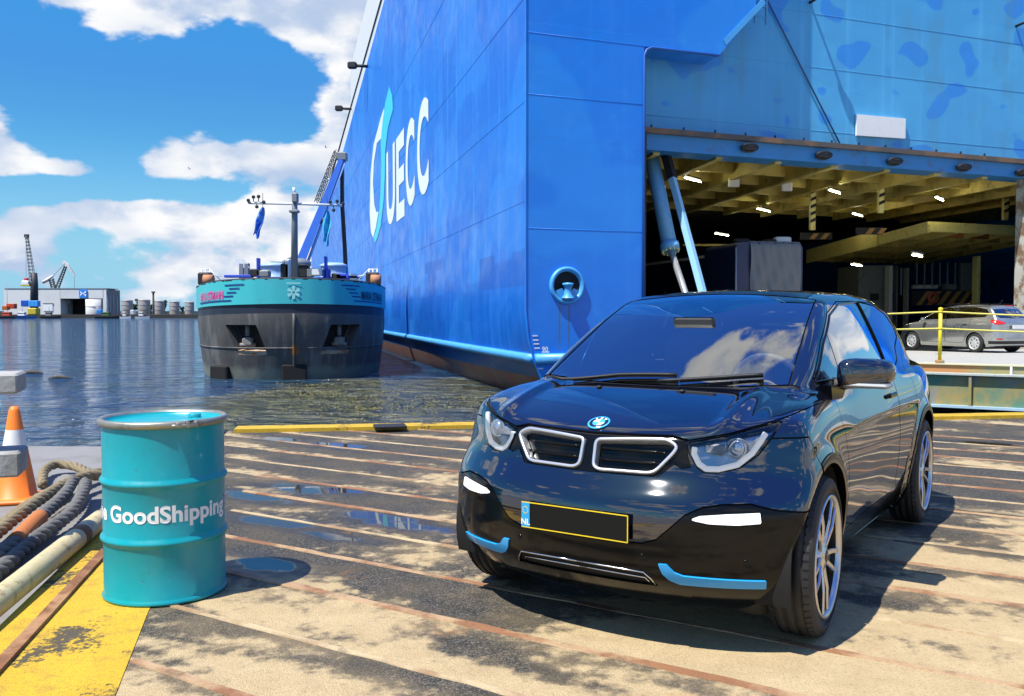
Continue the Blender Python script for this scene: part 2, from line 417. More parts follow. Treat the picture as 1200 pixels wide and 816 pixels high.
M_white = mat('white_enamel', (.80, .80, .80), .4, 0, .05, 12, dirt=(.5, .48, .42), dirt_amt=.2)
M_seat = mat('grey_seat_fabric', (.34, .35, .37), .8, 0, .2, 25, bump=.1, bscale=200)
M_seat2 = mat('light_grey_dashboard_trim', (.30, .31, .33), .6, 0, .15, 25)

# ================================================================== setting: water, quay deck, far shore
WATER_Z = -1.2
def water_material():
    m = bpy.data.materials.new('harbour_water'); m.use_nodes = True; t = NT(m.node_tree); b = m.node_tree.nodes['Principled BSDF']
    v = t.n('ShaderNodeTexCoord').outputs['Object']
    tint = t.ramp(t.noise(t.mapv(v, (.25, .25, 1)), 1.0, 4, .6), .4, .65)
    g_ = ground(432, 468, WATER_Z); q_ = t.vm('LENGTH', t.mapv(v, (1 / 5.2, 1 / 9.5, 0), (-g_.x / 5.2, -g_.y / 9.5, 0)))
    hull_refl = t.ramp(t.m('ADD', q_, t.m('MULTIPLY', t.m('SUBTRACT', t.noise(t.mapv(v, (.6, .6, 1)), 1.0, 6, .65), .5), 1.1)), .75, 1.15, lo=1, hi=0)      # mask for the hull reflection, coloured olive between barge and quay
    film = t.mix(t.ramp(t.noise(t.mapv(v, (1.6, 3.0, 1)), 1.0, 7, .7), .42, .62), (.030, .034, .012), (.135, .120, .022))  # dark and golden ripples of that reflection, put into the base colour
    t.put(b.inputs['Base Color'], t.mix(t.m('MULTIPLY', hull_refl, .9), t.mix(tint, (.008, .045, .120), (.014, .050, .085)), film)); t.put(b.inputs['Roughness'], t.ramp(hull_refl, 0, 1, lo=.06, hi=.22))
    b.inputs['IOR'].default_value = 1.5; b.inputs['Specular IOR Level'].default_value = .8
    b1 = t.n('ShaderNodeBump'); b1.inputs['Strength'].default_value = 1.0; b1.inputs['Distance'].default_value = 1.7
    w1 = t.m('ADD', t.m('MULTIPLY', t.noise(t.mapv(v, (.30, .46, 1), rot=(0, 0, R(12))), 1.0, 3, .55, .6), 1.6), t.m('MULTIPLY', t.noise(t.mapv(v, (1.1, 1.7, 1), rot=(0, 0, R(-9))), 1.0, 4, .6, .5), .55))
    t.put(b1.inputs['Height'], w1)
    b2 = t.n('ShaderNodeBump'); b2.inputs['Strength'].default_value = .8; b2.inputs['Distance'].default_value = .08
    t.put(b2.inputs['Height'], t.noise(t.mapv(v, (3.2, 7.5, 1), rot=(0, 0, R(14))), 1.0, 4, .6, .3)); t.L.new(b1.outputs[0], b2.inputs['Normal'])
    t.L.new(b2.outputs[0], b.inputs['Normal'])
    return m
V = [(-2500, -60, WATER_Z), (2500, -60, WATER_Z), (2500, 4000, WATER_Z), (-2500, 4000, WATER_Z)]
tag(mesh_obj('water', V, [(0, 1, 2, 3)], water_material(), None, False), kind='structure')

# --- quay deck, cut by the yellow edge in front and by the pipe on the left
STRIP_AZ = R(-58.5); SU = Vector((math.sin(STRIP_AZ), math.cos(STRIP_AZ), 0)); SV = Vector((SU.y, -SU.x, 0)) * -1   # along / across the steel strips
fa, fb = ground(270, 504), ground(1180, 487.5)
fdir = (fb - fa).normalized(); fnor = Vector((-fdir.y, fdir.x, 0))            # towards the water
la, lb = ground(122, 634), ground(0, 742)
ldir = (la - lb).normalized(); lnor = Vector((-ldir.y, ldir.x, 0))            # towards the left
def isect(p, d, q, e):
    den = d.x * e.y - d.y * e.x; s_ = ((q.x - p.x) * e.y - (q.y - p.y) * e.x) / den; return p + d * s_
corner = isect(fa, fdir, la, ldir)
deck_poly = [corner, corner - ldir * 34, corner - ldir * 34 + fdir * 60, corner + fdir * 60]
def deck_material():
    m = bpy.data.materials.new('worn_deck_surface'); m.use_nodes = True; t = NT(m.node_tree); b = m.node_tree.nodes['Principled BSDF']
    v = t.n('ShaderNodeTexCoord').outputs['Object']
    u_ = t.vm('DOT_PRODUCT', v, tuple(SU)); w_ = t.vm('DOT_PRODUCT', v, tuple(SV))
    bay = t.m('FLOOR', t.m('DIVIDE', t.m('SUBTRACT', w_, STRIP_O), STRIP_S))
    inb = t.m('FRACT', t.m('DIVIDE', t.m('SUBTRACT', w_, STRIP_O), STRIP_S))
    st = t.comb(t.m('MULTIPLY', u_, .55), t.m('ADD', t.m('MULTIPLY', w_, 1.15), t.m('MULTIPLY', bay, 3.7)), 0.0)
    big = t.noise(st, 1.15, 3, .5, .35); fine = t.noise(v, 9.0, 8, .66)
    edge = t.m('MULTIPLY', t.m('SUBTRACT', inb, .5), .16)
    # drier and sandier towards the camera and the car, wetter near the edge and by the drum
    x, y, z = t.xyz(v)
    dry = t.ramp(t.m('ADD', y, t.m('MULTIPLY', x, -.42)), 3.3, 5.8, lo=.085, hi=-.105)
    sand = t.ramp(t.m('ADD', t.m('ADD', t.m('ADD', big, t.m('MULTIPLY', t.m('SUBTRACT', fine, .5), .50)), edge), dry), .45, .57)
    agg = t.n('ShaderNodeTexVoronoi'); agg.inputs['Scale'].default_value = 150; t.put(agg.inputs['Vector'], v)
    grit = t.ramp(agg.outputs['Distance'], .15, .75); gcol = t.xyz(agg.outputs['Color'])[0]
    asph = t.mix(t.ramp(gcol, .55, .95), (.028, .026, .022), (.125, .115, .095)); asph = t.mix(t.m('MULTIPLY', t.ramp(t.noise(v, 2.3, 5, .6), .42, .62), .55), asph, (.085, .068, .042))
    sandc = t.mix(t.noise(v, 5.5, 7, .65), (.31, .225, .115), (.54, .42, .24)); sandc = t.mix(t.m('MULTIPLY', t.ramp(gcol, .7, 1.0), .35), sandc, (.16, .13, .09))
    rust = t.ramp(t.noise(v, 1.7, 7, .68), .60, .72)
    film_s = t.m('MULTIPLY', t.ramp(t.m('ADD', t.m('ADD', big, t.m('MULTIPLY', t.m('SUBTRACT', t.noise(v, 3.0, 7, .7), .5), .6)), dry), .36, .60), .40); asph = t.mix(film_s, asph, (.27, .20, .11))
    c = t.mix(sand, asph, sandc); c = t.mix(t.m('MULTIPLY', rust, .5), c, (.34, .15, .045))
    # puddles: hand-placed shallow hollows with ragged rims
    pud = None
    for px, py, sx_, sy_, rt in PUDDLES:
        g = ground(px, py); q = t.vm('LENGTH', t.mapv(t.comb(t.m('SUBTRACT', u_, g.dot(SU)), t.m('SUBTRACT', w_, g.dot(SV)), 0.0), (1 / sx_, 1 / sy_, 1)))
        k = t.m('SUBTRACT', 1.0, q); pud = k if pud is None else t.m('MAXIMUM', pud, k)
    pm = t.m('ADD', pud, t.m('MULTIPLY', t.m('SUBTRACT', t.noise(v, 3.2, 6, .6), .5), 1.5))
    wetz = t.ramp(pm, -.35, .25); film = t.ramp(pm, .34, .50)
    c = t.mix(t.m('MULTIPLY', wetz, .45), c, (.022, .021, .019)); c = t.mix(t.m('MULTIPLY', film, .7), c, (.03, .027, .022))
    t.put(b.inputs['Base Color'], c)
    r0 = t.mix(sand, (.78, .78, .78), (.9, .9, .9)); r0 = t.mix(t.m('MULTIPLY', wetz, .6), r0, (.30, .30, .30)); r0 = t.mix(film, r0, (.015, .015, .015)); t.put(b.inputs['Roughness'], r0)
    b.inputs['Specular IOR Level'].default_value = .4
    h = t.m('ADD', t.m('MULTIPLY', grit, -.35), t.m('MULTIPLY', t.noise(v, 4, 6, .6), 1.0)); h = t.m('ADD', h, t.m('MULTIPLY', sand, .25))
    bp = t.n('ShaderNodeBump'); bp.inputs['Distance'].default_value = .012; t.put(bp.inputs['Height'], h); t.put(bp.inputs['Strength'], t.m('SUBTRACT', .55, t.m('MULTIPLY', film, .55)))
    t.L.new(bp.outputs[0], b.inputs['Normal'])
    return m
STRIP_S = .535; STRIP_O = ground(608, 816).dot(SV)
PUDDLES = [(300, 582, .55, .22, 0), (352, 572, .5, .25, 0), (400, 574, .35, .14, 0), (330, 612, .55, .20, 0), (440, 606, .5, .18, 0), (470, 616, .5, .16, 0), (385, 628, .45, .10, 0),
           (310, 660, .42, .20, 0), (395, 522, .6, .25, 0), (330, 515, .5, .2, 0), (1150, 602, .5, .12, 0), (1115, 545, .35, .10, 0), (1160, 520, .6, .2, 0), (700, 850, .2, .05, 0)]
dm = deck_material()
qb = MB(); n = len(deck_poly)
qb.add([Vector((p.x, p.y, 0)) for p in deck_poly] + [Vector((p.x, p.y, -3.0)) for p in deck_poly], [(0, 1, 2, 3), (3, 7, 4, 0), (0, 4, 5, 1)])
quay = qb.build('quay_deck', dm); tag(quay, kind='structure')
if quay.data.polygons[0].normal.z < 0: quay.data.flip_normals()
M_rust = mat('rusty_steel', (.20, .085, .035), .8, .1, .35, 5, bump=.4, bscale=30, col2=(.36, .19, .09), mscale=4, dirt=(.05, .03, .02), dirt_amt=.5)
M_strip = mat('worn_strip', (.24, .11, .05), .8, .0, .3, 4, bump=.4, bscale=40, col2=(.40, .27, .15), mscale=2.2, mlo=.42, mhi=.58, dirt=(.06, .045, .03), dirt_amt=.6)
# steel strips let into the deck
def clip_line(p, d):
    lo, hi = -80., 80.
    for q, nn in ((fa, fnor), (la + lnor * -.42, lnor), (corner - ldir * 34, -ldir), (corner + fdir * 60, fdir)):
        a_ = (p - q).dot(nn); b_ = d.dot(nn)
        if abs(b_) < 1e-9: continue
        t_ = -a_ / b_
        if b_ > 0: hi = min(hi, t_)
        else: lo = max(lo, t_)
    return lo, hi
rng = random.Random(3); gaps = [rng.random() < .38 for _ in range(997)]
M_strip2 = mat('sand_covered_strip', (.30, .19, .10), .85, .0, .3, 4, bump=.4, bscale=40, col2=(.46, .36, .21), mscale=2.2, mlo=.38, mhi=.55, dirt=(.10, .08, .055), dirt_amt=.7)
for k in range(-16, 40):
    p = SV * (STRIP_O + k * STRIP_S); lo, hi = clip_line(p, SU)
    if hi - lo < .4: continue
    far = p + SU * hi
    # keep the pieces the camera can see
    lo2 = max(lo, -22.0); mid = MB(); N_ = max(6, int((hi - .32 - lo2) / .16)); V = []; F = []
    if hi - .32 - lo2 < .5: continue
    for i in range(N_ + 1):
        c_ = p + SU * (lo2 + (hi - .32 - lo2) * i / N_); hw = (.015 + .005 * (k % 3)) + rng.uniform(-.005, .006); j_ = rng.uniform(-.004, .004); zz = .005 + rng.uniform(-.002, .002)
        V += [c_ + SV * (j_ - hw - .004) + Vector((0, 0, -.004)), c_ + SV * (j_ - hw) + Vector((0, 0, zz)), c_ + SV * (j_ + hw) + Vector((0, 0, zz)), c_ + SV * (j_ + hw + .004) + Vector((0, 0, -.004))]
    for i in range(N_):
        for q in range(3): F.append((i * 4 + q, i * 4 + q + 1, i * 4 + 5 + q, i * 4 + 4 + q))
    F = [f_ for i_, f_ in enumerate(F) if not (k > 5 and gaps[(i_ // 3) // 5 % len(gaps)])]
    mid.add(V, F).build('steel_strip', M_strip if k % 3 and k < 7 else M_strip2, quay)
# yellow painted kerb along the water
def worn_yellow():
    m = bpy.data.materials.new('worn_yellow_paint'); m.use_nodes = True; t = NT(m.node_tree); b = m.node_tree.nodes['Principled BSDF']; v = t.n('ShaderNodeTexCoord').outputs['Object']
    c = t.mix(t.noise(v, 3.0, 7, .66), (.42, .26, .012), (.68, .43, .018)); c = t.mix(t.m('MULTIPLY', t.ramp(t.noise(v, 7.0, 8, .7), .50, .66), .55), c, (.32, .20, .03))
    wear = t.ramp(t.m('ADD', t.m('MULTIPLY', t.noise(v, 2.2, 5, .6), .6), t.m('MULTIPLY', t.noise(v, 34, 6, .7), .4)), .555, .60); c = t.mix(wear, c, (.07, .055, .035))
    vo = t.n('ShaderNodeTexVoronoi'); vo.inputs['Scale'].default_value = 170; t.put(vo.inputs['Vector'], v); c = t.mix(t.m('MULTIPLY', t.ramp(t.xyz(vo.outputs['Color'])[0], .72, .98), .45), c, (.12, .085, .03))
    t.put(b.inputs['Base Color'], c); b.inputs['Roughness'].default_value = .72
    bp = t.n('ShaderNodeBump'); bp.inputs['Strength'].default_value = .6; bp.inputs['Distance'].default_value = .008; t.put(bp.inputs['Height'], t.m('SUBTRACT', t.m('MULTIPLY', vo.outputs['Distance'], -.6), t.m('MULTIPLY', wear, .8))); t.L.new(bp.outputs[0], b.inputs['Normal']); return m
M_yellow = worn_yellow()
kb = MB(); p0, p1 = corner + fdir * .1, corner + fdir * 45; a_ = []
for z_ in (-.02, .045):
    for q in (p0 - fnor * .30, p1 - fnor * .30, p1 + fnor * .02, p0 + fnor * .02): a_.append(Vector((q.x, q.y, z_)))
kb.hexa(a_); ko = kb.build('yellow_kerb', M_yellow, quay); 
# yellow painted field by the drum, rusty angle, second yellow strip
def flat(name, pts, z, m, parent):
    o = mesh_obj(name, [Vector((p.x, p.y, z)) for p in pts], [list(range(len(pts)))], m, parent, False)
    if o.data.polygons[0].normal.z < 0: o.data.flip_normals()
    return o
ra, rb = ground(122, 656), ground(0, 792); rd = (ra - rb).normalized(); rn = Vector((-rd.y, rd.x, 0))
flat('yellow_marking', [rb - rd * 3, ground(60, 1100), ground(135, 816), ground(174, 717), ground(188, 690), ra + rd * .25], .004, M_yellow, quay)
def beam(name, p, q, side, w, z0, z1, m, parent):
    b_ = MB(); b_.hexa([Vector((r_.x, r_.y, z_)) for z_ in (z0, z1) for r_ in (p, q, q + side * w, p + side * w)]); return b_.build(name, m, parent)
beam('rusty_edge_angle', rb - rd * 3, ra + rd * 3.5, rn, .055, -.02, .022, M_rust, quay)
beam('yellow_edge_strip', rb - rd * 3 + rn * .06, ra + rd * 3.5 + rn * .06, rn, .13, -.02, .012, M_yellow, quay)
# grey concrete apron on the left, a little lower, running down to the water
M_conc = mat('grey_concrete', (.21, .205, .20), .85, 0, .12, 2.2, bump=.15, bscale=30, col2=(.17, .16, .15), mscale=1.6, mlo=.5, mhi=.65, dirt=(.16, .14, .11), dirt_amt=.4)
ea, eb = ground(-20, 522.5, -.06), ground(120, 523.5, -.06); ed = (eb - ea).normalized()
q0 = isect(ea, ed, la, ldir); q1 = ea - ed * 30
ap = MB(); pts = [q0, q1, q1 - ldir * 32, q0 - ldir * 32]
ap.add([Vector((p.x, p.y, -.06)) for p in pts] + [Vector((p.x, p.y, -3)) for p in pts], [(0, 1, 2, 3), (0, 4, 5, 1), (1, 5, 6, 2), (0, 3, 7, 4)])
ao = ap.build('concrete_apron', M_conc); tag(ao, kind='structure')
if ao.data.polygons[0].normal.z < 0: ao.data.flip_normals()
# lip of the apron awash
fl_ = MB(); pts = [ea - ed * 30, q0, q0 + ldir * .9, ea - ed * 30 + ldir * .9]
# --- far shore
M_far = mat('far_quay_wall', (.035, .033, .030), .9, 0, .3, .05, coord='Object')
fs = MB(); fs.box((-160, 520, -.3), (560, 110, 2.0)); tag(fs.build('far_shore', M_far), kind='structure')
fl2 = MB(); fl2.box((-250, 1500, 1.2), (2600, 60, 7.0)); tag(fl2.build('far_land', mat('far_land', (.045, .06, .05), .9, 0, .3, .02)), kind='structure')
def far_pt(px, py, Y): return at(px, py, Y)
M_wh = mat('pale_cladding', (.66, .66, .64), .6, 0, .06, .1, col2=(.58, .58, .57), mscale=.05)
M_whg = mat('grey_cladding', (.20, .20, .20), .6, 0, .08, .1)
Y = 466
wh = empty('dock_warehouse', at(64, 372, Y)); tag(wh, 'long pale dock warehouse with a black open bay and a blue sign', 'warehouse')
def wbox(name, px0, px1, py0, py1, Yf, dep, m, parent):
    a, b = at(px0, py1, Yf), at(px1, py0, Yf); o_ = parent.matrix_world.translation if False else Vector(parent.location)
    c_ = Vector(((a.x + b.x) / 2, Yf + dep / 2, (a.z + b.z) / 2)) - o_
    return MB().box(c_, (abs(b.x - a.x), dep, abs(b.z - a.z))).build(name, m, parent)
bpy.context.view_layer.update()
wbox('wall', 5, 70.5, 338.5, 369.5, Y, 14, M_wh, wh); wbox('wall', 70.5, 121, 338.5, 350, Y, 14, M_wh, wh); wbox('wall', 121, 124.5, 338.5, 369.5, Y, 2, M_wh, wh)
sidew = MB(); a, b = at(124.6, 369.5, Y), at(124.6, 339.5, Y); c_ = Vector((at(141, 369.5, Y + 15).x, Y + 15, a.z)); d_ = Vector((c_.x, c_.y, at(141, 340.5, Y + 15).z)); L0 = Vector(wh.location)
sidew.hexa([a - L0, c_ - L0, c_ - L0 + Vector((-3, 0, 0)), a - L0 + Vector((-1.0, .5, 0)), b - L0, d_ - L0, d_ - L0 + Vector((-3, 0, 0)), b - L0 + Vector((-1.0, .5, 0))]); sidew.build('side_wall', M_whg, wh)
for k in range(1, 4): f_ = k / 4; q = a * (1 - f_) + c_ * f_ - L0; MB().box(q + Vector((.2, 0, 5.2)), (.25, .25, 10)).build('cladding_joint', M_wh, wh)
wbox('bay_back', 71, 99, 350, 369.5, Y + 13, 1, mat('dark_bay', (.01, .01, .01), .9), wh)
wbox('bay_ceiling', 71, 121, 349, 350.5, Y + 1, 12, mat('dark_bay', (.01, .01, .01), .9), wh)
wbox('bay_column', 81, 82.6, 356, 369.5, Y + 8, 1, M_whg, wh); wbox('bay_column', 119, 121, 350, 369.5, Y + 2, 1, M_whg, wh)
wbox('roller_door', 51, 61.5, 356, 364.5, Y - .3, .25, M_white, wh); wbox('door_frame', 50.3, 62.2, 355.2, 356.2, Y - .4, .3, M_whg, wh)
sg = wbox('sign', 92.5, 101.5, 339.5, 349, Y - .6, .5, mat('sign_blue', (.02, .25, .75), .5), wh)
q = at(97, 344.2, Y - .75) - L0
MB().add([q + Vector(v) for v in ((-1.7, 0, 1.6), (0, 0, .1), (1.7, 0, 1.6), (1.7, 0, .4), (.2, 0, 0), (1.7, 0, -.4), (1.7, 0, -1.6), (0, 0, -.1), (-1.7, 0, -1.6), (-1.0, 0, 0))], [(0, 1, 4, 9), (1, 2, 3, 4), (4, 5, 6, 7), (9, 4, 7, 8)]).build('sign_mark', M_white, sg)
wbox('roof_edge', 5, 124.6, 337.9, 338.7, Y - .2, 14.4, M_whg, wh)
# storage tanks
M_tank = mat('weathered_tank_steel', (.33, .31, .29), .6, .1, .15, .15, col2=(.26, .22, .19), mscale=.08, mlo=.45, mhi=.65)
for i, (x0, x1, y0, ds) in enumerate([(142.5, 155.2, 352, 'leftmost, beside the pale warehouse'), (162.2, 175.6, 351.5, 'second from the warehouse, in front of trees'), (180.8, 192.4, 352.8, 'behind the dark chimney'), (199, 210, 353.5, 'second from the right end of the row'), (217, 227.2, 354, 'last in the row, nearest the barge')]):
    Yt = 640; a, b = at(x0, 371, Yt), at(x1, y0, Yt); r_ = (b.x - a.x) / 2; hgt = b.z - .6; t_ = empty('storage_tank', ((a.x + b.x) / 2, Yt, .6))
    tag(t_, 'grey cylindrical storage tank on the far bank, ' + ds, 'tank', 'storage tanks on the far bank')
    MB().lathe([(r_, 0), (r_, hgt * .96), (r_ * .97, hgt), (.01, hgt + .6)], 36).build('shell', M_tank, t_)
    for f_ in (.32, .64, .96): MB().lathe([(r_ + .02, hgt * f_ - .1), (r_ + .18, hgt * f_), (r_ + .02, hgt * f_ + .1)], 36).build('hoop', M_tank, t_)
tk = at(110, 352, Y + 60); t_ = empty('storage_tank', (tk.x, tk.y, .6)); tag(t_, 'pale storage tank seen through the open warehouse bay', 'tank', 'storage tanks on the far bank')
MB().lathe([(5.2, 0), (5.2, 9.3), (.01, 9.9)], 32).build('shell', M_wh, t_); MB().lathe([(5.22, 4.5), (5.36, 4.6), (5.22, 4.7)], 32).build('hoop', M_tank, t_)
# chimney
q = at(180, 370.5, 600); ch = empty('chimney', (q.x, 600, .6)); tag(ch, 'tall thin dark chimney standing among the storage tanks', 'chimney')
MB().lathe([(.75, 0), (.6, at(180, 342, 600).z - .6), (.01, at(180, 342, 600).z - .6)], 14).build('stack', mat('dark_stack', (.03, .03, .032), .7), ch); MB().lathe([(1.2, at(180, 343, 600).z - .9), (1.2, at(180, 342, 600).z - .4), (.01, at(180, 342, 600).z - .4)], 14).build('cap', mat('dark_stack', (.03, .03, .032), .7), ch)
# trees behind the tanks
M_leaf = mat('far_leaves', (.05, .075, .03), .8, 0, .4, .3, col2=(.03, .05, .025), mscale=.2)
M_bark = mat('bark', (.07, .055, .04), .9, 0, .3, 2)
def far_tree(px, py, Yt, wpx, label, seed):
    r_ = random.Random(seed); a = at(px, 371, Yt); top = at(px, py, Yt).z - .6; wd = wpx / FPX * Yt / 2
    t_ = empty('broadleaf_tree', (a.x, Yt, .6)); tag(t_, label, 'tree', 'trees behind the storage tanks')
    tr = MB().tube([(0, 0, 0), (.1, 0, top * .3), (-.1, 0, top * .6)], [.5, .4, .2], 7)
    for k in range(4): an = k * 1.7; tr.tube([(0, 0, top * .35), (math.cos(an) * wd * .5, math.sin(an) * wd * .5, top * .65)], [.22, .08], 5)
    tr.build('trunk', M_bark, t_)
    V = []; F = []
    cl = [(r_.uniform(-.75, .75) * wd, r_.uniform(-.6, .6) * wd, top * r_.uniform(.42, .93), wd * r_.uniform(.22, .42)) for _ in range(13)]
    for k in range(1500):
        c_ = r_.choice(cl); d_ = Vector((r_.gauss(0, 1), r_.gauss(0, 1), r_.gauss(0, .8))).normalized() * c_[3] * r_.uniform(.5, 1.08); p = Vector(c_[:3]) + d_
        u = Vector((r_.gauss(0, 1), r_.gauss(0, 1), r_.gauss(0, 1))).normalized(); w_ = u.orthogonal().normalized(); s_ = r_.uniform(.25, .6); b_ = len(V)
        V += [p - u * s_, p + w_ * s_ * .5, p + u * s_, p - w_ * s_ * .5]; F.append((b_, b_ + 1, b_ + 2, b_ + 3))
    mesh_obj('crown', V, F, M_leaf, t_, False)
for i, (px, py, w_, lb) in enumerate([(163, 350.5, 9, 'dark green tree between the first two storage tanks'), (171, 352, 11, 'dark green tree behind the second storage tank'), (193, 351.5, 8, 'dark green tree right of the chimney tank'), (158.5, 356, 6, 'low dark tree beside the leftmost storage tank'), (177, 355, 6, 'low dark tree left of the chimney'), (213.5, 359, 5, 'small far tree between the last two tanks')]): far_tree(px, py, 690, w_, lb, i + 5)
# lattice mobile crane in front of the warehouse
def lattice(mb, p, q, w0, w1, n_, r_):
    p, q = Vector(p), Vector(q); t_ = (q - p).normalized(); s1 = t_.orthogonal().normalized(); s2 = t_.cross(s1); prev = None
    for i in range(n_ + 1):
        c_ = p + (q - p) * (i / n_); w_ = w0 + (w1 - w0) * i / n_; cs = [c_ + s1 * w_ * a + s2 * w_ * b for a, b in ((1, 1), (-1, 1), (-1, -1), (1, -1))]
        if prev:
            for k in range(4): mb.tube([prev[k], cs[k]], r_, 4); mb.tube([prev[k], cs[(k + 1) % 4]], r_ * .6, 4)
        prev = cs
    return mb
Yc = 448; bx_ = at(40, 371.5, Yc); cr = empty('harbour_crane', (bx_.x, Yc, .7)); tag(cr, 'tall dark lattice-boom harbour crane in front of the pale warehouse', 'crane')
o_ = Vector(cr.location); W = lambda px, py: at(px, py, Yc) - o_
M_cr = mat('crane_dark', (.035, .038, .045), .6, .2, .2, .3); M_crl = mat('crane_grey', (.22, .23, .24), .6, .2, .1, .3)
MB().bbox((0, 0, 1.6), (4.4, 4.4, 3.2), .3).build('base', mat('crane_yellow', (.55, .45, .04), .6), cr)
MB().tube([W(40, 366), W(40.3, 334), W(40, 320)], [2.0, 1.8, 1.5], 8).build('tower', M_cr, cr)
MB().bbox(W(31, 332) , (3.6, 3, 2.4), .3).build('cab', M_white, cr); MB().bbox(W(31, 328.5), (1.6, 2, 2.2), .2).build('cab_beacon', mat('crane_red', (.55, .05, .06), .6), cr); MB().bbox(W(31, 334.6), (4.5, 3, .9), .1).build('cab_floor', mat('crane_yellow', (.55, .45, .04), .6), cr); MB().box(W(35.5, 333.5), (3.5, 1, 1)).build('cab_arm', M_cr, cr)
lattice(MB(), W(39, 334), W(31.4, 277), 1.2, .55, 14, .17).build('boom', M_crl, cr)
MB().bbox(W(31.2, 276.6), (2.2, 1, 1.6), .1).build('boom_head', M_cr, cr)
MB().tube([W(31.4, 277), W(39, 321)], .09, 4).build('boom_stay', M_cr, cr); MB().tube([W(30.4, 277), W(30.6, 327)], .07, 4).build('hoist_rope', M_cr, cr)
# slewing level-luffing crane behind the warehouse
Yc = 540; bx_ = at(64, 371, Yc); cr2 = empty('luffing_crane', (bx_.x, Yc, .7)); tag(cr2, 'white double-jib luffing crane rising behind the pale warehouse roof', 'crane'); o2 = Vector(cr2.location); W2 = lambda px, py: at(px, py, Yc) - o2
MB().tube([W2(64, 369), W2(64, 338)], [3, 2.6], 8).build('pedestal', M_crl, cr2)
lattice(MB(), W2(66.5, 339), W2(77, 312), .9, .6, 10, .22).build('jib', M_cr, cr2); lattice(MB(), W2(60, 327), W2(63, 339), 1.0, 1.0, 5, .25).build('back_mast', M_cr, cr2)
MB().add([W2(72.5, 308), W2(74.5, 305.5), W2(80, 310), W2(88, 324), W2(86.5, 324), W2(78.5, 313), W2(74, 310.5)] + [p + Vector((0, 1.2, 0)) for p in [W2(72.5, 308), W2(74.5, 305.5), W2(80, 310), W2(88, 324), W2(86.5, 324), W2(78.5, 313), W2(74, 310.5)]], [list(range(7)), list(range(13, 6, -1))] + [(i, (i + 1) % 7, 7 + (i + 1) % 7, 7 + i) for i in range(7)]).build('fly_jib', M_wh, cr2)
MB().tube([W2(50, 331), W2(56, 328), W2(62, 323.5)], [1.0, 1.1, .7], 6).build('counter_jib', M_wh, cr2); MB().tube([W2(62, 324), W2(76, 309)], .12, 4).build('stay', M_cr, cr2); MB().tube([W2(87.3, 324), W2(87.3, 348)], .1, 4).build('hoist_rope', M_cr, cr2)
# containers, work boats and clutter along the far quay
def small_box(name, px0, px1, py0, py1, Yf, dep, m, label, cat, group=None, parts=()):
    a, b = at(px0, py1, Yf), at(px1, py0, Yf); e_ = empty(name, ((a.x + b.x) / 2, Yf, a.z)); tag(e_, label, cat, group); w_, h_ = b.x - a.x, b.z - a.z
    MB().bbox((0, 0, h_ / 2), (w_, dep, h_), min(w_, h_) * .06).build('box', m, e_)
    rb_ = MB()
    for k in range(7): rb_.box((-w_ / 2 + w_ * (k + .5) / 7, -dep / 2 - .05, h_ / 2), (w_ / 22, .12, h_ * .86))
    rb_.build('corrugation', m, e_); return e_
Mbl = mat('container_blue', (.02, .12, .55), .6); Mbl2 = mat('container_light_blue', (.05, .35, .75), .6); Mrd = mat('container_red', (.55, .07, .03), .6); Mor = mat('container_orange', (.65, .20, .05), .6)
small_box('shipping_container', 26, 34, 352, 359.5, 440, 2.6, Mbl, 'dark blue container left of the harbour crane', 'container', 'containers on the far quay')
small_box('shipping_container', 34.5, 46, 352.5, 359.5, 436, 2.6, Mbl2, 'bright light blue container behind the crane base', 'container', 'containers on the far quay')
small_box('shipping_container', 9, 18.5, 356, 362, 440, 2.6, Mrd, 'red container stacked at the far left quay', 'container', 'containers on the far quay')
small_box('shipping_container', 4, 10, 358.5, 363.5, 438, 2.6, Mor, 'small orange container below the left crane jib', 'container', 'containers on the far quay')
small_box('shipping_container', 114.5, 119.5, 363, 368, 452, 2.6, Mbl2, 'small light blue container in front of the warehouse corner', 'container', 'containers on the far quay')
def boat(px, py, L, hc, cc, label, Yf=432, mast=3.0):
    q = at(px, py, Yf); e_ = empty('work_boat', (q.x, Yf, WATER_Z)); tag(e_, label, 'boat', 'boats along the far quay')
    hw = L * .14
    def hull(u, v):
        t_ = -1 + 2 * u; wd = hw * (1 - max(0, t_) ** 2.5) ; wd = max(.05, wd); return Vector((t_ * L / 2 * (1 + .06 * v), (1 if True else 1) * -wd * (.7 + .3 * v), -.2 + v * (1.1 + .5 * max(0, t_) ** 2)))
    h_ = MB().grid(hull, 16, 4); h_.grid(lambda u, v: Vector((hull(u, v).x, -hull(u, v).y, hull(u, v).z)), 16, 4); h_.grid(lambda u, v: Vector((hull(u, 1).x, hull(u, 1).y * (1 - 2 * v), hull(u, 1).z - .05)), 16, 2); h_.build('hull', hc, e_)
    MB().bbox((-L * .12, 0, 2.2), (L * .3, hw * 1.2, 1.9), .15).build('wheelhouse', cc, e_); MB().box((-L * .12, 0, 2.6), (L * .305, hw * 1.22, .5)).build('window_band', M_void, e_)
    MB().tube([(-L * .1, 0, 3), (-L * .1, 0, 3 + mast)], .1, 5).build('mast', M_crl, e_)
Mnavy = mat('hull_navy', (.02, .04, .12), .5); Mdk = mat('hull_black', (.02, .02, .02), .6); Mgn = mat('hull_blue', (.02, .15, .5), .5)
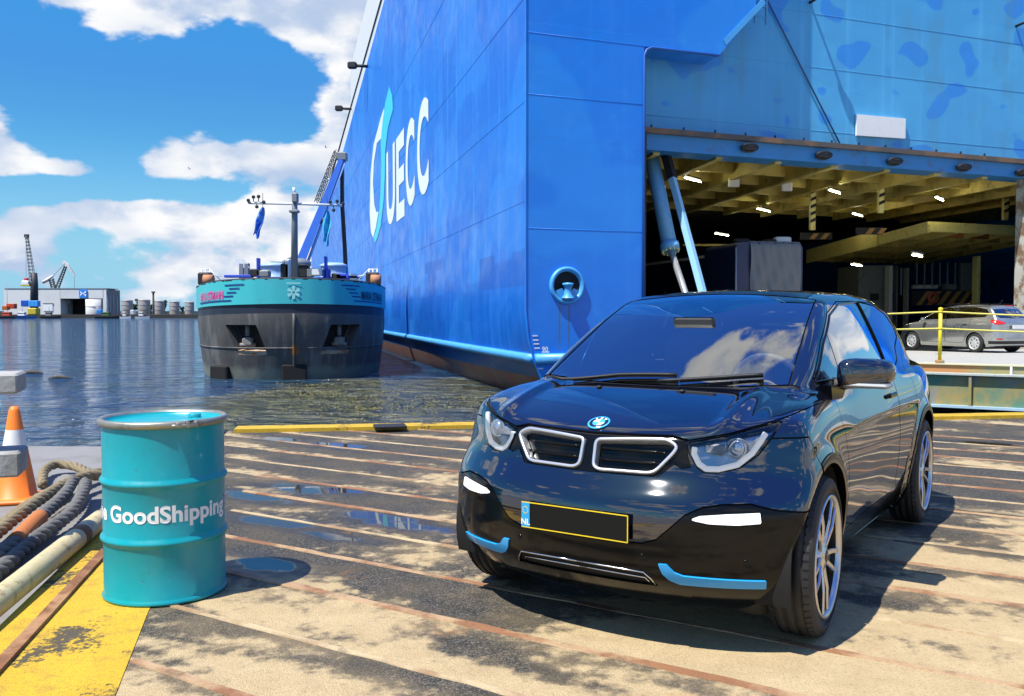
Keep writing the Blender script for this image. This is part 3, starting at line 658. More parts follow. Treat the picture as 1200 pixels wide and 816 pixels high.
boat(12, 371, 13, Mdk, Mrd, 'dark work boat with red wheelhouse at the far left quay', mast=14); boat(29, 371, 11, Mgn, M_white, 'blue hulled boat moored below the harbour crane'); boat(60, 371, 9, Mdk, M_whg, 'small dark boat below the warehouse roller door'); boat(128, 371, 12, Mdk, mat('boat_green', (.05, .12, .05), .6), 'dark barge-like boat at the warehouse corner'); boat(147, 370.5, 5, M_white, M_wh, 'small white boat at the foot of the leftmost tank'); boat(167, 370.5, 6.5, M_white, M_wh, 'long white cabin boat in front of the second tank')
small_box('site_hut', 154, 158, 363.5, 369, 560, 4, M_white, 'small white hut between warehouse and tanks', 'hut')
for i, (px, py, lb) in enumerate([(38, 437.5, 'dark driftwood floating on the left, nearer the grey barrier'), (70, 443.5, 'dark driftwood floating right of the first piece')]):
    q = ground(px, py, WATER_Z); MB().tube([q + Vector((-.45, 0, .0)), q + Vector((-.1, .05, .05)), q + Vector((.2, 0, .04)), q + Vector((.5, -.06, 0))], [.03, .08, .07, .02], 8).build('driftwood', M_bark); tag(bpy.context.scene.objects[-1] if False else COL.objects[-1], lb, 'driftwood', 'floating driftwood')

# olive flecks added as golden reflection glints between barge, ship and quay
def olive_glint_flecks():
    r_ = random.Random(21); V = []; F = []; poly = [(232, 452), (300, 449), (400, 450), (468, 437), (530, 458), (596, 480), (590, 499), (420, 499), (280, 500), (245, 480)]
    P = np.array([tuple(ground(px, py, WATER_Z))[:2] for px, py in poly]); lo, hi = P.min(0), P.max(0)
    pts = []; cl = []
    for k in range(130):
        px, py = (r_.gauss(480, 75), r_.gauss(474, 13)) if k % 4 else (r_.gauss(350, 70), r_.gauss(458, 7))
        if py > 440: cl.append((ground(px, py, WATER_Z), r_.uniform(.15, .9)))
    for k in range(3500):
        g_, w_ = r_.choice(cl); pts.append((r_.gauss(g_.x, w_ * 1.3), r_.gauss(g_.y, w_)))
    pts = np.array(pts); ins = sdpoly(pts[:, 0], pts[:, 1], P) < 0
    for x_, y_ in pts[ins]:
        s_ = r_.uniform(.015, .05); a_ = r_.uniform(0, 6.28); z_ = WATER_Z + .006 + r_.uniform(0, .014); b_ = len(V); c_, d_ = math.cos(a_) * s_, math.sin(a_) * s_; t_ = r_.uniform(-.012, .012)
        V += [(x_ - c_, y_ - d_, z_), (x_ + d_ * .6, y_ - c_ * .6, z_ + t_), (x_ + c_, y_ + d_, z_ + .004), (x_ - d_ * .6, y_ + c_ * .6, z_ - t_)]; F.append((b_, b_ + 1, b_ + 2, b_ + 3))
    o = mesh_obj('olive_glint_flecks', V, F, mat('olive_glint', (.15, .13, .025), .7, 0, .4, .9, col2=(.07, .075, .02), mscale=.8), None, False)
    tag(o, 'yellow-green flecks added on the water as reflection glints between barge and quay', 'weed', None, 'stuff')
olive_glint_flecks()
# ================================================================== the roll-on roll-off ship
A1, A2 = R(68.8), R(-14.4)
E1 = Vector((math.sin(A1), math.cos(A1), 0)); E2 = Vector((math.sin(A2), math.cos(A2), 0))     # along the stern / along the side, away
SC = at(616, 367, 25.5); SC.z = 0
ON1 = Vector((E1.y, -E1.x, 0))               # stern outward normal (towards the camera)
OS = Vector((-E2.y, E2.x, 0))                # side outward normal (to the left)
def S(t, n, z): return SC + E1 * t + E2 * n + Vector((0, 0, z))
def st(px, py, n=0.):
    """stern-parallel plane n metres in: pixel -> (t, z)"""
    d = ray(px, py); o = SC + E2 * n; k = o.dot(ON1) / d.dot(ON1) if True else 0
    k = (Vector((o.x, o.y, 0)).dot(ON1)) / Vector((d.x, d.y, 0)).dot(ON1); p = d * k; q = Vector((p.x, p.y, 0)) - o
    den = E1.x * E2.y - E1.y * E2.x; t_ = (q.x * E2.y - q.y * E2.x) / den; return t_, CAMH + p.z
def sd_(px, py, t=0.):
    """side plane: pixel -> (n, z)"""
    d = ray(px, py); o = SC + E1 * t; k = Vector((o.x, o.y, 0)).dot(OS) / Vector((d.x, d.y, 0)).dot(OS); p = d * k; q = Vector((p.x, p.y, 0)) - o
    return q.dot(E2), CAMH + p.z
ship = empty('car_carrier_ship', SC); tag(ship, 'huge blue car carrier ship with white lettering and an open stern door', 'ship')
bpy.context.view_layer.update()
SH0 = Vector(SC)
def Sl(t, n, z): return S(t, n, z) - SH0
def hull_mat(name, c1, c2, c3, streak=.35, brick=(9., 2.6), vary=.5, extra=None):
    m = bpy.data.materials.new(name); m.use_nodes = True; t = NT(m.node_tree); b = m.node_tree.nodes['Principled BSDF']; MATS[name] = m
    v = t.n('ShaderNodeTexCoord').outputs['Object']
    ax = t.vm('DOT_PRODUCT', v, tuple(E2 if name == 'hull_side_paint' else E1)); x, y, z = t.xyz(v); p = t.comb(ax, z, 0.0)
    bk = t.n('ShaderNodeTexBrick'); bk.offset = .5; t.put(bk.inputs['Vector'], p); bk.inputs['Scale'].default_value = 1.0; bk.inputs['Mortar Size'].default_value = .0; bk.inputs['Brick Width'].default_value = brick[0]; bk.inputs['Row Height'].default_value = brick[1]
    bk.inputs['Color1'].default_value = (0, 0, 0, 1); bk.inputs['Color2'].default_value = (1, 1, 1, 1)
    plate = t.xyz(bk.outputs['Color'])[0]
    c = t.mix(t.m('MULTIPLY', plate, vary), c1, c2)
    pat = t.ramp(t.noise(t.mapv(p, (.16, .22, 1)), 1.0, 2, .4), .50, .53)
    c = t.mix(t.m('MULTIPLY', pat, .30), c, c3)
    sm = t.ramp(t.noise(t.mapv(p, (.5, .5, 1)), 1.0, 8, .72), .54, .66); c = t.mix(t.m('MULTIPLY', sm, .30), c, c3)
    scr = t.ramp(t.noise(t.mapv(p, (.35, 3.2, 1)), 1.0, 8, .75), .66, .74); c = t.mix(t.m('MULTIPLY', scr, .35), c, tuple(q * .35 for q in c1))
    strk = t.ramp(t.noise(t.mapv(p, (2.6, .06, 1)), 1.0, 7, .68), .50, .72)
    c = t.mix(t.m('MULTIPLY', strk, streak), c, tuple(min(1, q * 1.5 + .05) for q in c2))
    grime = t.ramp(t.noise(t.mapv(p, (.9, .12, 1)), 1.0, 7, .7), .60, .78); c = t.mix(t.m('MULTIPLY', grime, .14), c, (.05, .08, .14))
    rustm = t.m('MULTIPLY', t.ramp(t.noise(t.mapv(p, (2.2, .3, 1)), 1.0, 8, .72), .70, .80), .3); c = t.mix(rustm, c, (.06, .09, .14))
    if extra: c = extra(t, c, ax, z)
    t.put(b.inputs['Base Color'], c); t.put(b.inputs['Roughness'], t.ramp(t.noise(p, .8, 5, .6), .3, .7, lo=.28, hi=.48))
    bp = t.n('ShaderNodeBump'); bp.inputs['Strength'].default_value = .5; bp.inputs['Distance'].default_value = .06
    t.put(bp.inputs['Height'], t.m('ADD', t.noise(p, .7, 3, .5), t.m('MULTIPLY', plate, .12))); t.L.new(bp.outputs[0], b.inputs['Normal'])
    return m
def low_patch(t, c, ax, z):      # fresher, darker blue repaint near the waterline in rectangular rollings
    bk = t.n('ShaderNodeTexBrick'); bk.offset = .35; t.put(bk.inputs['Vector'], t.comb(ax, z, 0.0)); bk.inputs['Scale'].default_value = 1.0; bk.inputs['Mortar Size'].default_value = 0; bk.inputs['Brick Width'].default_value = 2.3; bk.inputs['Row Height'].default_value = 1.1; bk.inputs['Color1'].default_value = (0, 0, 0, 1); bk.inputs['Color2'].default_value = (1, 1, 1, 1)
    r_ = t.xyz(bk.outputs['Color'])[0]; lim = t.ramp(t.m('ADD', z, t.m('MULTIPLY', t.m('SUBTRACT', r_, .5), -2.4)), 2.6, 2.75, lo=1, hi=0)
    return t.mix(t.m('MULTIPLY', lim, t.ramp(r_, 0, 1, lo=.15, hi=.65)), c, (.004, .085, .46))
M_hs = hull_mat('hull_side_paint', (.006, .145, .62), (.010, .21, .74), (.035, .31, .84), .55, extra=low_patch)
def fair_rust(t, c, ax, z):
    f0 = st(664, 335); a_ = None
    for dx, w_ in ((-.22, .05), (.08, .05)):
        k = t.ramp(t.m('ABSOLUTE', t.m('SUBTRACT', t.m('ADD', ax, t.m('MULTIPLY', t.noise(t.comb(0.0, z, 0.0), 2.0, 3), .06)), f0[0] + dx + .03)), 0., w_, lo=1, hi=0); a_ = k if a_ is None else t.m('MAXIMUM', a_, k)
    a_ = t.m('MULTIPLY', a_, t.m('MULTIPLY', t.ramp(z, f0[1] - .45, f0[1] - .55, lo=0, hi=1), t.ramp(z, f0[1] - 2.6, f0[1] - 1.2, lo=0, hi=1)))
    return t.mix(t.m('MULTIPLY', a_, .75), c, (.10, .11, .06))
M_hstern = hull_mat('hull_stern_paint', (.012, .20, .74), (.016, .23, .78), (.035, .33, .85), .12, (6, 3.2), .35, fair_rust)
def door_patch(t, c, ax, z):
    p = t.comb(ax, z, 0.0); bl = t.ramp(t.noise(t.mapv(p, (.75, .9, 1), (2.3, 1.1, 0)), 1.0, 1, .3), .60, .63); c = t.mix(t.m('MULTIPLY', bl, .6), c, (.012, .20, .74))
    gr = t.ramp(t.noise(t.mapv(p, (.9, .25, 1)), 1.0, 5, .6), .5, .7); return t.mix(t.m('MULTIPLY', gr, .35), c, (.10, .24, .30))
M_door = hull_mat('stern_door_paint', (.070, .35, .66), (.075, .38, .70), (.09, .44, .74), .25, (7, 3), .3, door_patch)
M_hlow = hull_mat('lower_hull_paint', (.010, .085, .27), (.015, .10, .30), (.02, .13, .34), .2, (4, 1.5), .5)
M_boot = mat('red_boot_top', (.32, .14, .105), .7, 0, .25, .8, bump=.2, bscale=6, col2=(.30, .18, .14), mscale=.7, dirt=(.05, .06, .03), dirt_amt=.6)
M_shipblue = mat('ship_trim_blue', (.07, .36, .74), .42, 0, .15, .8, dirt=(.12, .09, .06), dirt_amt=.5, mscale=.8)
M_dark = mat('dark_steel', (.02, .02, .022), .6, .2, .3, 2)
M_yel = mat('cream_yellow_deckhead', (.64, .52, .16), .55, 0, .18, .5, col2=(.42, .35, .10), mscale=.6, dirt=(.10, .07, .03), dirt_amt=.7)
M_yel2 = mat('bright_yellow_steel', (.88, .76, .26), .5, 0, .12, .8, dirt=(.10, .07, .03), dirt_amt=.5)
ZT = lambda n_: float(np.interp(n_, [0, 34, 84, 136, 190], [24.2, 22.0, 18.7, 17.7, 17.0]))
TC = lambda z: .41 * max(0., (1.5 - z) / 1.8) ** 2
def side_pt(n_, z):
    inw = .0 if z > .1 else .35 * ((.1 - z) / 1.3) ** 1.5 * (1 + 1.2 * math.exp(-n_ / 8))
    return Sl(TC(z) * math.exp(-n_ / 5.) + inw, n_, z)
NS = [0, .6, 1.2, 2, 3, 4.5, 6, 8, 10, 13, 16, 20, 25, 30, 36, 44, 52, 60, 70, 84, 100, 118, 136, 160, 186]
def strip_sheet(name, zs, m, fn=side_pt, nn=NS, top=False, parent=ship):
    b_ = MB(); V = []; F = []
    for z in zs:
        for n_ in nn: V.append(fn(n_, z if not (top and z == zs[-1]) else ZT(n_)))
    k = len(nn)
    for j in range(len(zs) - 1):
        for i in range(k - 1): F.append((j * k + i + 1, j * k + i, (j + 1) * k + i, (j + 1) * k + i + 1))
    return b_.add(V, F, True).build(name, m, parent)
strip_sheet('hull_side', [.1, .5, 1, 1.5, 2.2, 3, 6, 10, 14, 17], M_hs, top=True)
strip_sheet('lower_hull', [-.5, -.4, -.3, -.2, 0, .1], M_hlow); strip_sheet('boot_top', [-2.6, -2, -1.5, -1.2, -.85, -.5], M_boot)
# rubbing strake
MB().tube([side_pt(n_, .12) + OS * .02 for n_ in NS], .14, 8).build('rubbing_strake', M_shipblue, ship)
# weld seams along the plating
for z_, nn in ((4.6, (0, 60)), (7.4, (0, 120)), (10.3, (0, 140)), (14.5, (8, 150))):
    MB().tube([Sl(0, nn[0], z_) + OS * .0, Sl(0, nn[1], z_) + OS * .0], (.010), 4).build('weld_seam', M_hs, ship)
t0, z55 = st(755, 55); t1 = st(842, 66)[0]; t2, z20 = st(886, 16); WT = t0
RN = 1.0      # the stern door lies this far in
ztop_o = st(757, 157, RN)[1]        # top of the door opening
TR = st(1193, 300, RN)[0] + .05     # right jamb
# stern: left wing
MB().tube([Sl(TC(.12) + .05, -.03, .10), Sl(WT, -.03, .10)], .16, 8).build('rubbing_strake', M_shipblue, ship)
def stern_pt(t_, z): return Sl(max(t_, TC(z)), 0, z)
b_ = MB(); zs = [-2.0, -1.2, -.78, -.5, -.2, 0, .3, .7, 1.1, 1.5, 3, 6, 10, 14, 19, 24.2]; ts = [0, .5, 1, 2, 3, WT]
V = [Sl(TC(z) + (WT - TC(z)) * t_ / WT, 0, z) for z in zs for t_ in ts]; k = len(ts)
b_.add(V, [(j * k + i, j * k + i + 1, (j + 1) * k + i + 1, (j + 1) * k + i) for j in range(len(zs) - 1) for i in range(k - 1)], True)
b_.build('stern_wing', M_hstern, ship)
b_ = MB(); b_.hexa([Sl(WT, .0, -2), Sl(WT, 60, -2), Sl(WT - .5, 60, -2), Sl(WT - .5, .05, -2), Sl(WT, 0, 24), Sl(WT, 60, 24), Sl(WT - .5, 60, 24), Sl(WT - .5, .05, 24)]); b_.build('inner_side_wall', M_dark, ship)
# overhanging upper wing with chamfered corner
poly = [(WT, z55), (t1, z55 + .0), (t2, z20), (t2, 24.2), (WT, 24.2)]
b_ = MB(); V = [Sl(t_, 0., z) for t_, z in poly] + [Sl(t_, RN + .3, z) for t_, z in poly]; b_.add(V, [(0, 1, 2, 3, 4), (1, 0, 5, 6), (2, 1, 6, 7), (3, 2, 7, 8)]); b_.build('upper_wing', M_hstern, ship)
# rounded fillet under the overhang, dark edge
MB().tube([Sl(WT, -.02, -1), Sl(WT, -.02, z55 - .25), Sl(WT + .08, -.02, z55 - .08), Sl(WT + .25, -.02, z55), Sl(t1, -.02, z55)], .04, 6).build('edge_bar', mat('edge_blue', (.012, .10, .4), .5), ship)
for z_ in (st(640, 40)[1], st(640, 112)[1], st(640, 268)[1]): MB().tube([Sl(.02, -.0, z_), Sl(WT if z_ < z55 else t1, -.0, z_ - .0)], .009, 4).build('weld_seam', M_hstern, ship)
MB().tube([Sl(TC(z) , 0, z) for z in (-1, -.5, 0, .7, 1.5, 6, 12, 24)], .03, 6).build('corner_bar', M_hstern, ship)
# recessed door wall above the opening
b_ = MB(); b_.add([Sl(WT - .3, RN, ztop_o), Sl(32, RN, ztop_o), Sl(32, RN, 24), Sl(WT - .3, RN, 24)], [(0, 1, 2, 3)]); b_.build('stern_door_wall', M_door, ship)
for py_ in (8, 72, 148): z_ = st(900, py_, RN)[1]; MB().tube([Sl(WT, RN, z_), Sl(30, RN, z_)], .010, 4).build('weld_seam', M_door, ship)
# lintel beam, its dark top edge, and towing rings
zl = st(757, 178, RN)[1]
b_ = MB(); b_.hexa([Sl(WT, RN - .35, zl), Sl(TR + .8, RN - .35, zl), Sl(TR + .8, RN + .6, zl), Sl(WT, RN + .6, zl), Sl(WT, RN - .35, ztop_o - .06), Sl(TR + .8, RN - .35, ztop_o - .06), Sl(TR + .8, RN + .6, ztop_o - .06), Sl(WT, RN + .6, ztop_o - .06)]); b_.build('lintel', mat('lintel_blue', (.035, .22, .52), .45, 0, .15, .7, dirt=(.10, .08, .07), dirt_amt=.6, mscale=.9), ship)
b_ = MB(); b_.hexa([Sl(WT, RN - .5, ztop_o - .06), Sl(TR + .8, RN - .5, ztop_o - .06), Sl(TR + .8, RN - .002, ztop_o - .06), Sl(WT, RN - .002, ztop_o - .06), Sl(WT, RN - .5, ztop_o + .10), Sl(TR + .8, RN - .5, ztop_o + .10), Sl(TR + .8, RN - .002, ztop_o + .10), Sl(WT, RN - .002, ztop_o + .10)]); b_.build('lintel_ledge', mat('rusty_ledge', (.10, .085, .075), .7, .1, .3, 1, col2=(.20, .12, .07), mscale=1.2), ship)
for px, py in ((876, 174), (963, 183), (1046, 190), (1127, 197), (1196, 203)):
    t_, z_ = st(px, py, RN - .4); c_ = Sl(t_, RN - .42, z_)
    r_ = MB(); pts = [c_ + E1 * (.30 * math.cos(a)) + Vector((0, 0, .10 * math.sin(a))) + ON1 * (.10 + .10 * math.sin(a)) for a in np.linspace(0, 2 * math.pi, 25)[:-1]]; r_.tube(pts, .035, 6, True); ro = r_.build('towing_ring', M_dark, ship); MB().box(c_ + ON1 * .03, (.5, .14, .14), Matrix.Rotation(math.atan2(E1.y, E1.x), 3, 'Z')).build('ring_bracket', M_dark, ro)
t_ = WT + .6
while t_ < TR - 2: MB().box(Sl(t_, RN - .25, ztop_o + .17), (.05, .05, .13)).build('ledge_stud', M_dark, ship); t_ += 1.15
# left jamb (dark rubber), right jamb post
b_ = MB(); b_.hexa([Sl(WT + .01, RN - .6, -.4), Sl(WT + .28, RN - .6, -.4), Sl(WT + .28, RN + .4, -.4), Sl(WT + .01, RN + .4, -.4), Sl(WT + .01, RN - .6, ztop_o - .07), Sl(WT + .28, RN - .6, ztop_o - .07), Sl(WT + .28, RN + .4, ztop_o - .07), Sl(WT + .01, RN + .4, ztop_o - .07)]); b_.build('door_jamb', M_dark, ship)
b_ = MB(); b_.hexa([Sl(TR, RN - .4, -.4), Sl(TR + .35, RN - .4, -.4), Sl(TR + .35, RN + .2, -.4), Sl(TR, RN + .2, -.4), Sl(TR, RN - .4, zl), Sl(TR + .35, RN - .4, zl), Sl(TR + .35, RN + .2, zl), Sl(TR, RN + .2, zl)]); b_.build('door_jamb', mat('worn_white_jamb', (.45, .45, .42), .6, 0, .2, 1.5, col2=(.2, .13, .08), mscale=2), ship)
b_ = MB(); b_.add([Sl(TR + .35, RN - .1, -2), Sl(32, RN - .1, -2), Sl(32, RN - .1, ztop_o + .12), Sl(TR + .35, RN - .1, ztop_o + .12)], [(0, 1, 2, 3)]); b_.build('stern_wing', M_hstern, ship)
# white plate, wall lamps, dark line of the stay's shadow, ladder
ta, za = st(1003, 134.5, RN - .05); tb, zb = st(1059.5, 163, RN - .05); za2 = st(1059.5, 139.5, RN - .05)[1]
b_ = MB(); hgt = za2 - zb; b_.hexa([Sl(ta, RN - .12, za - hgt - .02), Sl(tb, RN - .12, zb), Sl(tb, RN - .03, zb), Sl(ta, RN - .03, za - hgt - .02), Sl(ta, RN - .12, za), Sl(tb, RN - .12, za2), Sl(tb, RN - .03, za2), Sl(ta, RN - .03, za)]); b_.build('white_plate', M_white, ship)
for px, py in ((951, 2), (1193, 30)):
    t_, z_ = st(px, py, RN - .1); q = Sl(t_, RN, z_); l_ = MB().tube([q, q + ON1 * .55 + Vector((0, 0, .05))], .05, 8).build('wall_lamp', M_dark, ship); MB().bbox(q + ON1 * .62 + Vector((0, 0, .03)), (.34, .22, .18), .03).build('lamp_head', M_shipblue, l_)
q0_, q1_ = st(899, 0, RN - .08), st(984, 168, RN - .08); d0 = (q1_[0] - q0_[0]) / (q1_[1] - q0_[1])
MB().tube([Sl(q1_[0], RN - .08, q1_[1]), Sl(q0_[0], RN - .08, q0_[1]), Sl(q0_[0] + d0 * 8, RN - .1, q0_[1] + 8)], .028, 6).build('stay_shadow_line', mat('shadow_blue_grey', (.03, .09, .22), .6), ship)  # dark tube laid on the wall in place of the stay's cast shadow
lt, lz = st(884, 20, .2); b_ = MB()
for dt in (-.0, .42): b_.tube([Sl(lt + dt, .15, lz - .2), Sl(lt + dt, .15, 24)], .045, 6)
z_ = lz
while z_ < 23.5: b_.tube([Sl(lt, .15, z_), Sl(lt + .42, .15, z_)], .03, 5); z_ += .33
b_.build('ladder', M_shipblue, ship)
b_ = MB(); b_.hexa([Sl(t2 - 1.1, -.02, z20 - 1.1), Sl(t2 + .35, -.02, z20 + .35), Sl(t2 + .35, .5, z20 + .35), Sl(t2 - 1.1, .5, z20 - 1.1), Sl(t2 - 1.2, -.02, z20 - .95), Sl(t2 + .25, -.02, z20 + .5), Sl(t2 + .25, .5, z20 + .5), Sl(t2 - 1.2, .5, z20 - .95)]); b_.build('ladder_platform', M_shipblue, ship)
# fairlead with roller bitt
ft, fz = st(664, 335); fc = Sl(ft, 0, fz); Mf = frame_to(fc, ON1)
Mf = Mf @ Matrix.Scale(1.0, 4)
fo = MB().lathe([(.40, -.02), (.42, .05), (.47, .10), (.52, .10), (.55, .04), (.55, -.02)], 40, Mf).build('fairlead', M_shipblue, ship)
MB().lathe([(.001, .004), (.41, .004)], 36, Mf).build('fairlead_hole', mat('fairlead_dark', (.006, .006, .008), .9), fo)
MB().lathe([(.19, -.3), (.12, -.2), (.10, -.05), (.13, .05), (.17, .09), (.15, .13), (.001, .15)], 20, Matrix.Translation(fc + ON1 * .14 + Vector((-.02, 0, -.06)))).build('bitt', M_shipblue, fo)
def bowl(u, v): a_ = math.pi * (1.12 + .76 * u); r_ = .41 - .22 * v; return Mf @ Vector((r_ * math.cos(a_), r_ * math.sin(a_), .05 + .03 * v))
MB().grid(bowl, 18, 3).build('fairlead_sill', M_shipblue, fo)
# draught marks
for i, py in enumerate((394.5, 399.5, 404, 409, 413.5, 418, 422, 427, 433)):
    px = 624 + i * .8 + (8 if i == 4 else 0); t_, z_ = st(px, py); w_ = .10 if i != 4 else .14
    b_ = MB(); b_.hexa([Sl(t_, -.012, z_), Sl(t_ + w_ * 1.6, -.012, z_), Sl(t_ + w_ * 1.6, .0, z_), Sl(t_, 0, z_), Sl(t_, -.012, z_ + .035), Sl(t_ + w_ * 1.6, -.012, z_ + .035), Sl(t_ + w_ * 1.6, 0, z_ + .035), Sl(t_, 0, z_ + .035)]); b_.build('draught_mark', M_white, ship)
Vt, Ft = text_mesh('90', .19, .006); t_, z_ = st(635, 412); mesh_obj('draught_number', [Sl(t_ + v[0], -.012, z_ + v[1]) for v in Vt], Ft, M_white, ship, False)
# lettering on the side: fitted between measured corners on the hull plane
M_let = mat('white_lettering', (.80, .86, .84), .45, 0, .05, .6, dirt=(.4, .55, .6), dirt_amt=.3, mscale=.8)
def side_letters(txt, n0, n1, z0, z1, name):
    V, F = text_mesh(txt, 1., .028, 0, 1.0, 8); lo, hi = V.min(0), V.max(0)
    mesh_obj(name, [Sl(0, n0 + (n1 - n0) * (v[0] - lo[0]) / (hi[0] - lo[0]), z0 + (z1 - z0) * (v[1] - lo[1]) / (hi[1] - lo[1])) + OS * .02 for v in V], F, M_let, ship, False)
# letters read from far (left) to near (right)
def lpos(px0, px1, pyt0, pyb0, pyt1, pyb1):
    na, zt0 = sd_(px0, pyt0); _, zb0 = sd_(px0, pyb0); nb, zt1 = sd_(px1, pyt1); _, zb1 = sd_(px1, pyb1); return na, nb, (zb0 + zb1) / 2, (zt0 + zt1) / 2
for chx, args in (('U', (453, 463, 178, 268, 168, 258)), ('E', (464.5, 474, 163, 262, 150, 252)), ('C', (475.5, 486, 147, 248, 134, 236)), ('C', (489, 502.5, 125, 236, 110, 222))):
    na, nb, zb_, zt_ = lpos(*args); side_letters(chx, na, nb, zb_, zt_, 'hull_letter')
def side_poly(name, pts, m, off=.02):
    V = []; 
    for px, py in pts: n_, z_ = sd_(px, py); V.append(Sl(0, n_, z_) + OS * off)
    o = mesh_obj(name, V, [list(range(len(V)))], m, ship, False)
    return o
side_poly('logo_swoosh', [(450.5, 126), (446, 140), (438, 170), (434.5, 205), (433.5, 250), (435, 272), (437.5, 279), (440.5, 268), (444, 248), (441.5, 249), (439, 240), (437.5, 215), (438.5, 190), (442, 168), (449, 160)], M_let)
side_poly('logo_swoosh', [(456.5, 101), (452, 120), (449, 140), (446.5, 165), (447, 190), (446.5, 220), (445, 245), (441.5, 268), (438, 279), (439.5, 285), (442.5, 279), (446.5, 265), (450, 235), (451.5, 205), (452, 175), (455, 150), (461, 128), (460, 112)], mat('aqua_logo', (.05, .62, .78), .45, 0, .06, .5), .024)
# white upper works above the hull side
q0n, q1n = sd_(452, 30)[0], sd_(406, 150)[0]
b_ = MB(); b_.hexa([Sl(.1, 36, 19), Sl(.1, 66, 17), Sl(9, 66, 17), Sl(9, 36, 19), Sl(.1, 36, 26.6), Sl(.1, 66, 25.6), Sl(9, 66, 25.6), Sl(9, 36, 26.6)]); b_.build('upper_works', mat('white_upper_works', (.74, .74, .70), .5, 0, .05, .2), ship)
b_ = MB(); b_.hexa([Sl(.1, 66, 17), Sl(.1, 120, 17), Sl(9, 120, 17), Sl(9, 66, 17), Sl(.1, 66, ZT(66) + 1.6), Sl(.1, 120, ZT(120) + 1.0), Sl(9, 120, ZT(120) + 1.0), Sl(9, 66, ZT(66) + 1.6)]); b_.build('bulwark', mat('white_upper_works', (.74, .74, .70), .5), ship)
for px, py in ((431, 78), (412, 128)):
    n_, z_ = sd_(px, py); q = Sl(0, n_, z_); l_ = MB().tube([q, q + OS * 1.0], .12, 6).build('deck_lamp', M_dark, ship); MB().bbox(q + OS * 1.2, (.7, .5, .5), .08).build('lamp_head', M_dark, l_)
b_ = MB(); b_.add([Sl(0, 0, 24.2), Sl(32, 0, 24.2), Sl(32, 186, 17), Sl(0, 186, 17)], [(0, 1, 2, 3)]); b_.build('top_deck', M_dark, ship)
b_ = MB(); b_.add([Sl(0, 186, -2), Sl(32, 186, -2), Sl(32, 186, 18), Sl(0, 186, 18)], [(0, 1, 2, 3)]); b_.build('bow_wall', M_hs, ship)
b_ = MB(); b_.add([Sl(32, 0, -2), Sl(32, 186, -2), Sl(32, 186, 18), Sl(32, 0, 24)], [(0, 1, 2, 3)]); b_.build('far_side', M_hs, ship)
# ---- car deck inside
DZ = .02
M_floor = mat('car_deck_floor', (.14, .15, .14), .7, 0, .2, .6)
b_ = MB(); b_.box((0, 0, 0), (.001, .001, .001)) if False else None
b_.add([Sl(WT, 0, DZ), Sl(TR + .3, 0, DZ), Sl(TR + .3, 1.3, DZ), Sl(TR + 14, 1.3, DZ), Sl(TR + 14, 62, DZ), Sl(WT, 62, DZ)], [(0, 1, 2, 3, 4, 5)]); b_.add([Sl(WT, 0, DZ), Sl(TR + .3, 0, DZ), Sl(TR + .3, 0, -2), Sl(WT, 0, -2)], [(0, 3, 2, 1)]); b_.build('car_deck', M_floor, ship)
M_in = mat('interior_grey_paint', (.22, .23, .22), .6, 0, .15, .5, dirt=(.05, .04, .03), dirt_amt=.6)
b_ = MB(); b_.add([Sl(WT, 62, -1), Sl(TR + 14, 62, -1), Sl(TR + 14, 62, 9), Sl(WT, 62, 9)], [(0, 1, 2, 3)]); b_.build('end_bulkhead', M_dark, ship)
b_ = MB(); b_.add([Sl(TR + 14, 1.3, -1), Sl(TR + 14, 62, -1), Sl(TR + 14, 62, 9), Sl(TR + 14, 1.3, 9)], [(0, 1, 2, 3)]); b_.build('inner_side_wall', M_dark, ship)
CZ = zl + .55
b_ = MB(); b_.add([Sl(WT, RN, CZ), Sl(TR + 14, RN, CZ), Sl(TR + 14, 15, CZ), Sl(WT, 15, CZ)], [(0, 1, 2, 3)]); b_.build('deckhead', M_yel, ship)
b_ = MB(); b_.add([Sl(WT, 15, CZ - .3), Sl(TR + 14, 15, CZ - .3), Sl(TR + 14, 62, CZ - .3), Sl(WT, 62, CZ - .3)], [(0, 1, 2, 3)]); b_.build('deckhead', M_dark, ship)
def bar(name, p, q, w, h_, m, parent):
    p, q = Vector(p), Vector(q); d = (q - p); s_ = Vector((-d.y, d.x, 0)).normalized() * (w / 2); up = Vector((0, 0, h_))
    return MB().hexa([p - s_, q - s_, q + s_, p + s_, p - s_ + up, q - s_ + up, q + s_ + up, p + s_ + up]).build(name, m, parent)
for n_ in (2.2, 4.4, 6.6, 8.8, 11, 13.2, 15): bar('deckhead_beam', Sl(WT, n_, CZ - .42), Sl(TR + 12, n_, CZ - .42), .16, .40, M_yel, ship)
for k in range(10): t_ = WT + .9 + k * 2.3; bar('deckhead_girder', Sl(t_, RN, CZ - .62), Sl(t_ + 1.2, 15, CZ - .62), .22, .6, M_yel, ship)
rr_ = random.Random(5)
for i in range(26):
    t_, n_ = WT + rr_.uniform(.6, 8.5), rr_.choice((1.7, 3.3, 5.4, 7.7)) ; q = Sl(t_, n_, CZ - .12); MB().lathe([(.06, .1), (.06, 0), (.12, -.02), (.12, -.10), (.001, -.12)], 10, Matrix.Translation(q)).build('lashing_pot', M_dark, ship)
for px, py in ((860, 214), (922, 219)):
    q = ground(px, py, CZ - .7) - SH0; MB().bbox(q, (.42, .1, .36), .04).build('marker_plate', M_white, ship)
M_lamp = mat('tube_lamp', (.9, .95, .8), .4, 0, .02, 5, emit=(1.0, .95, .62), estr=42)
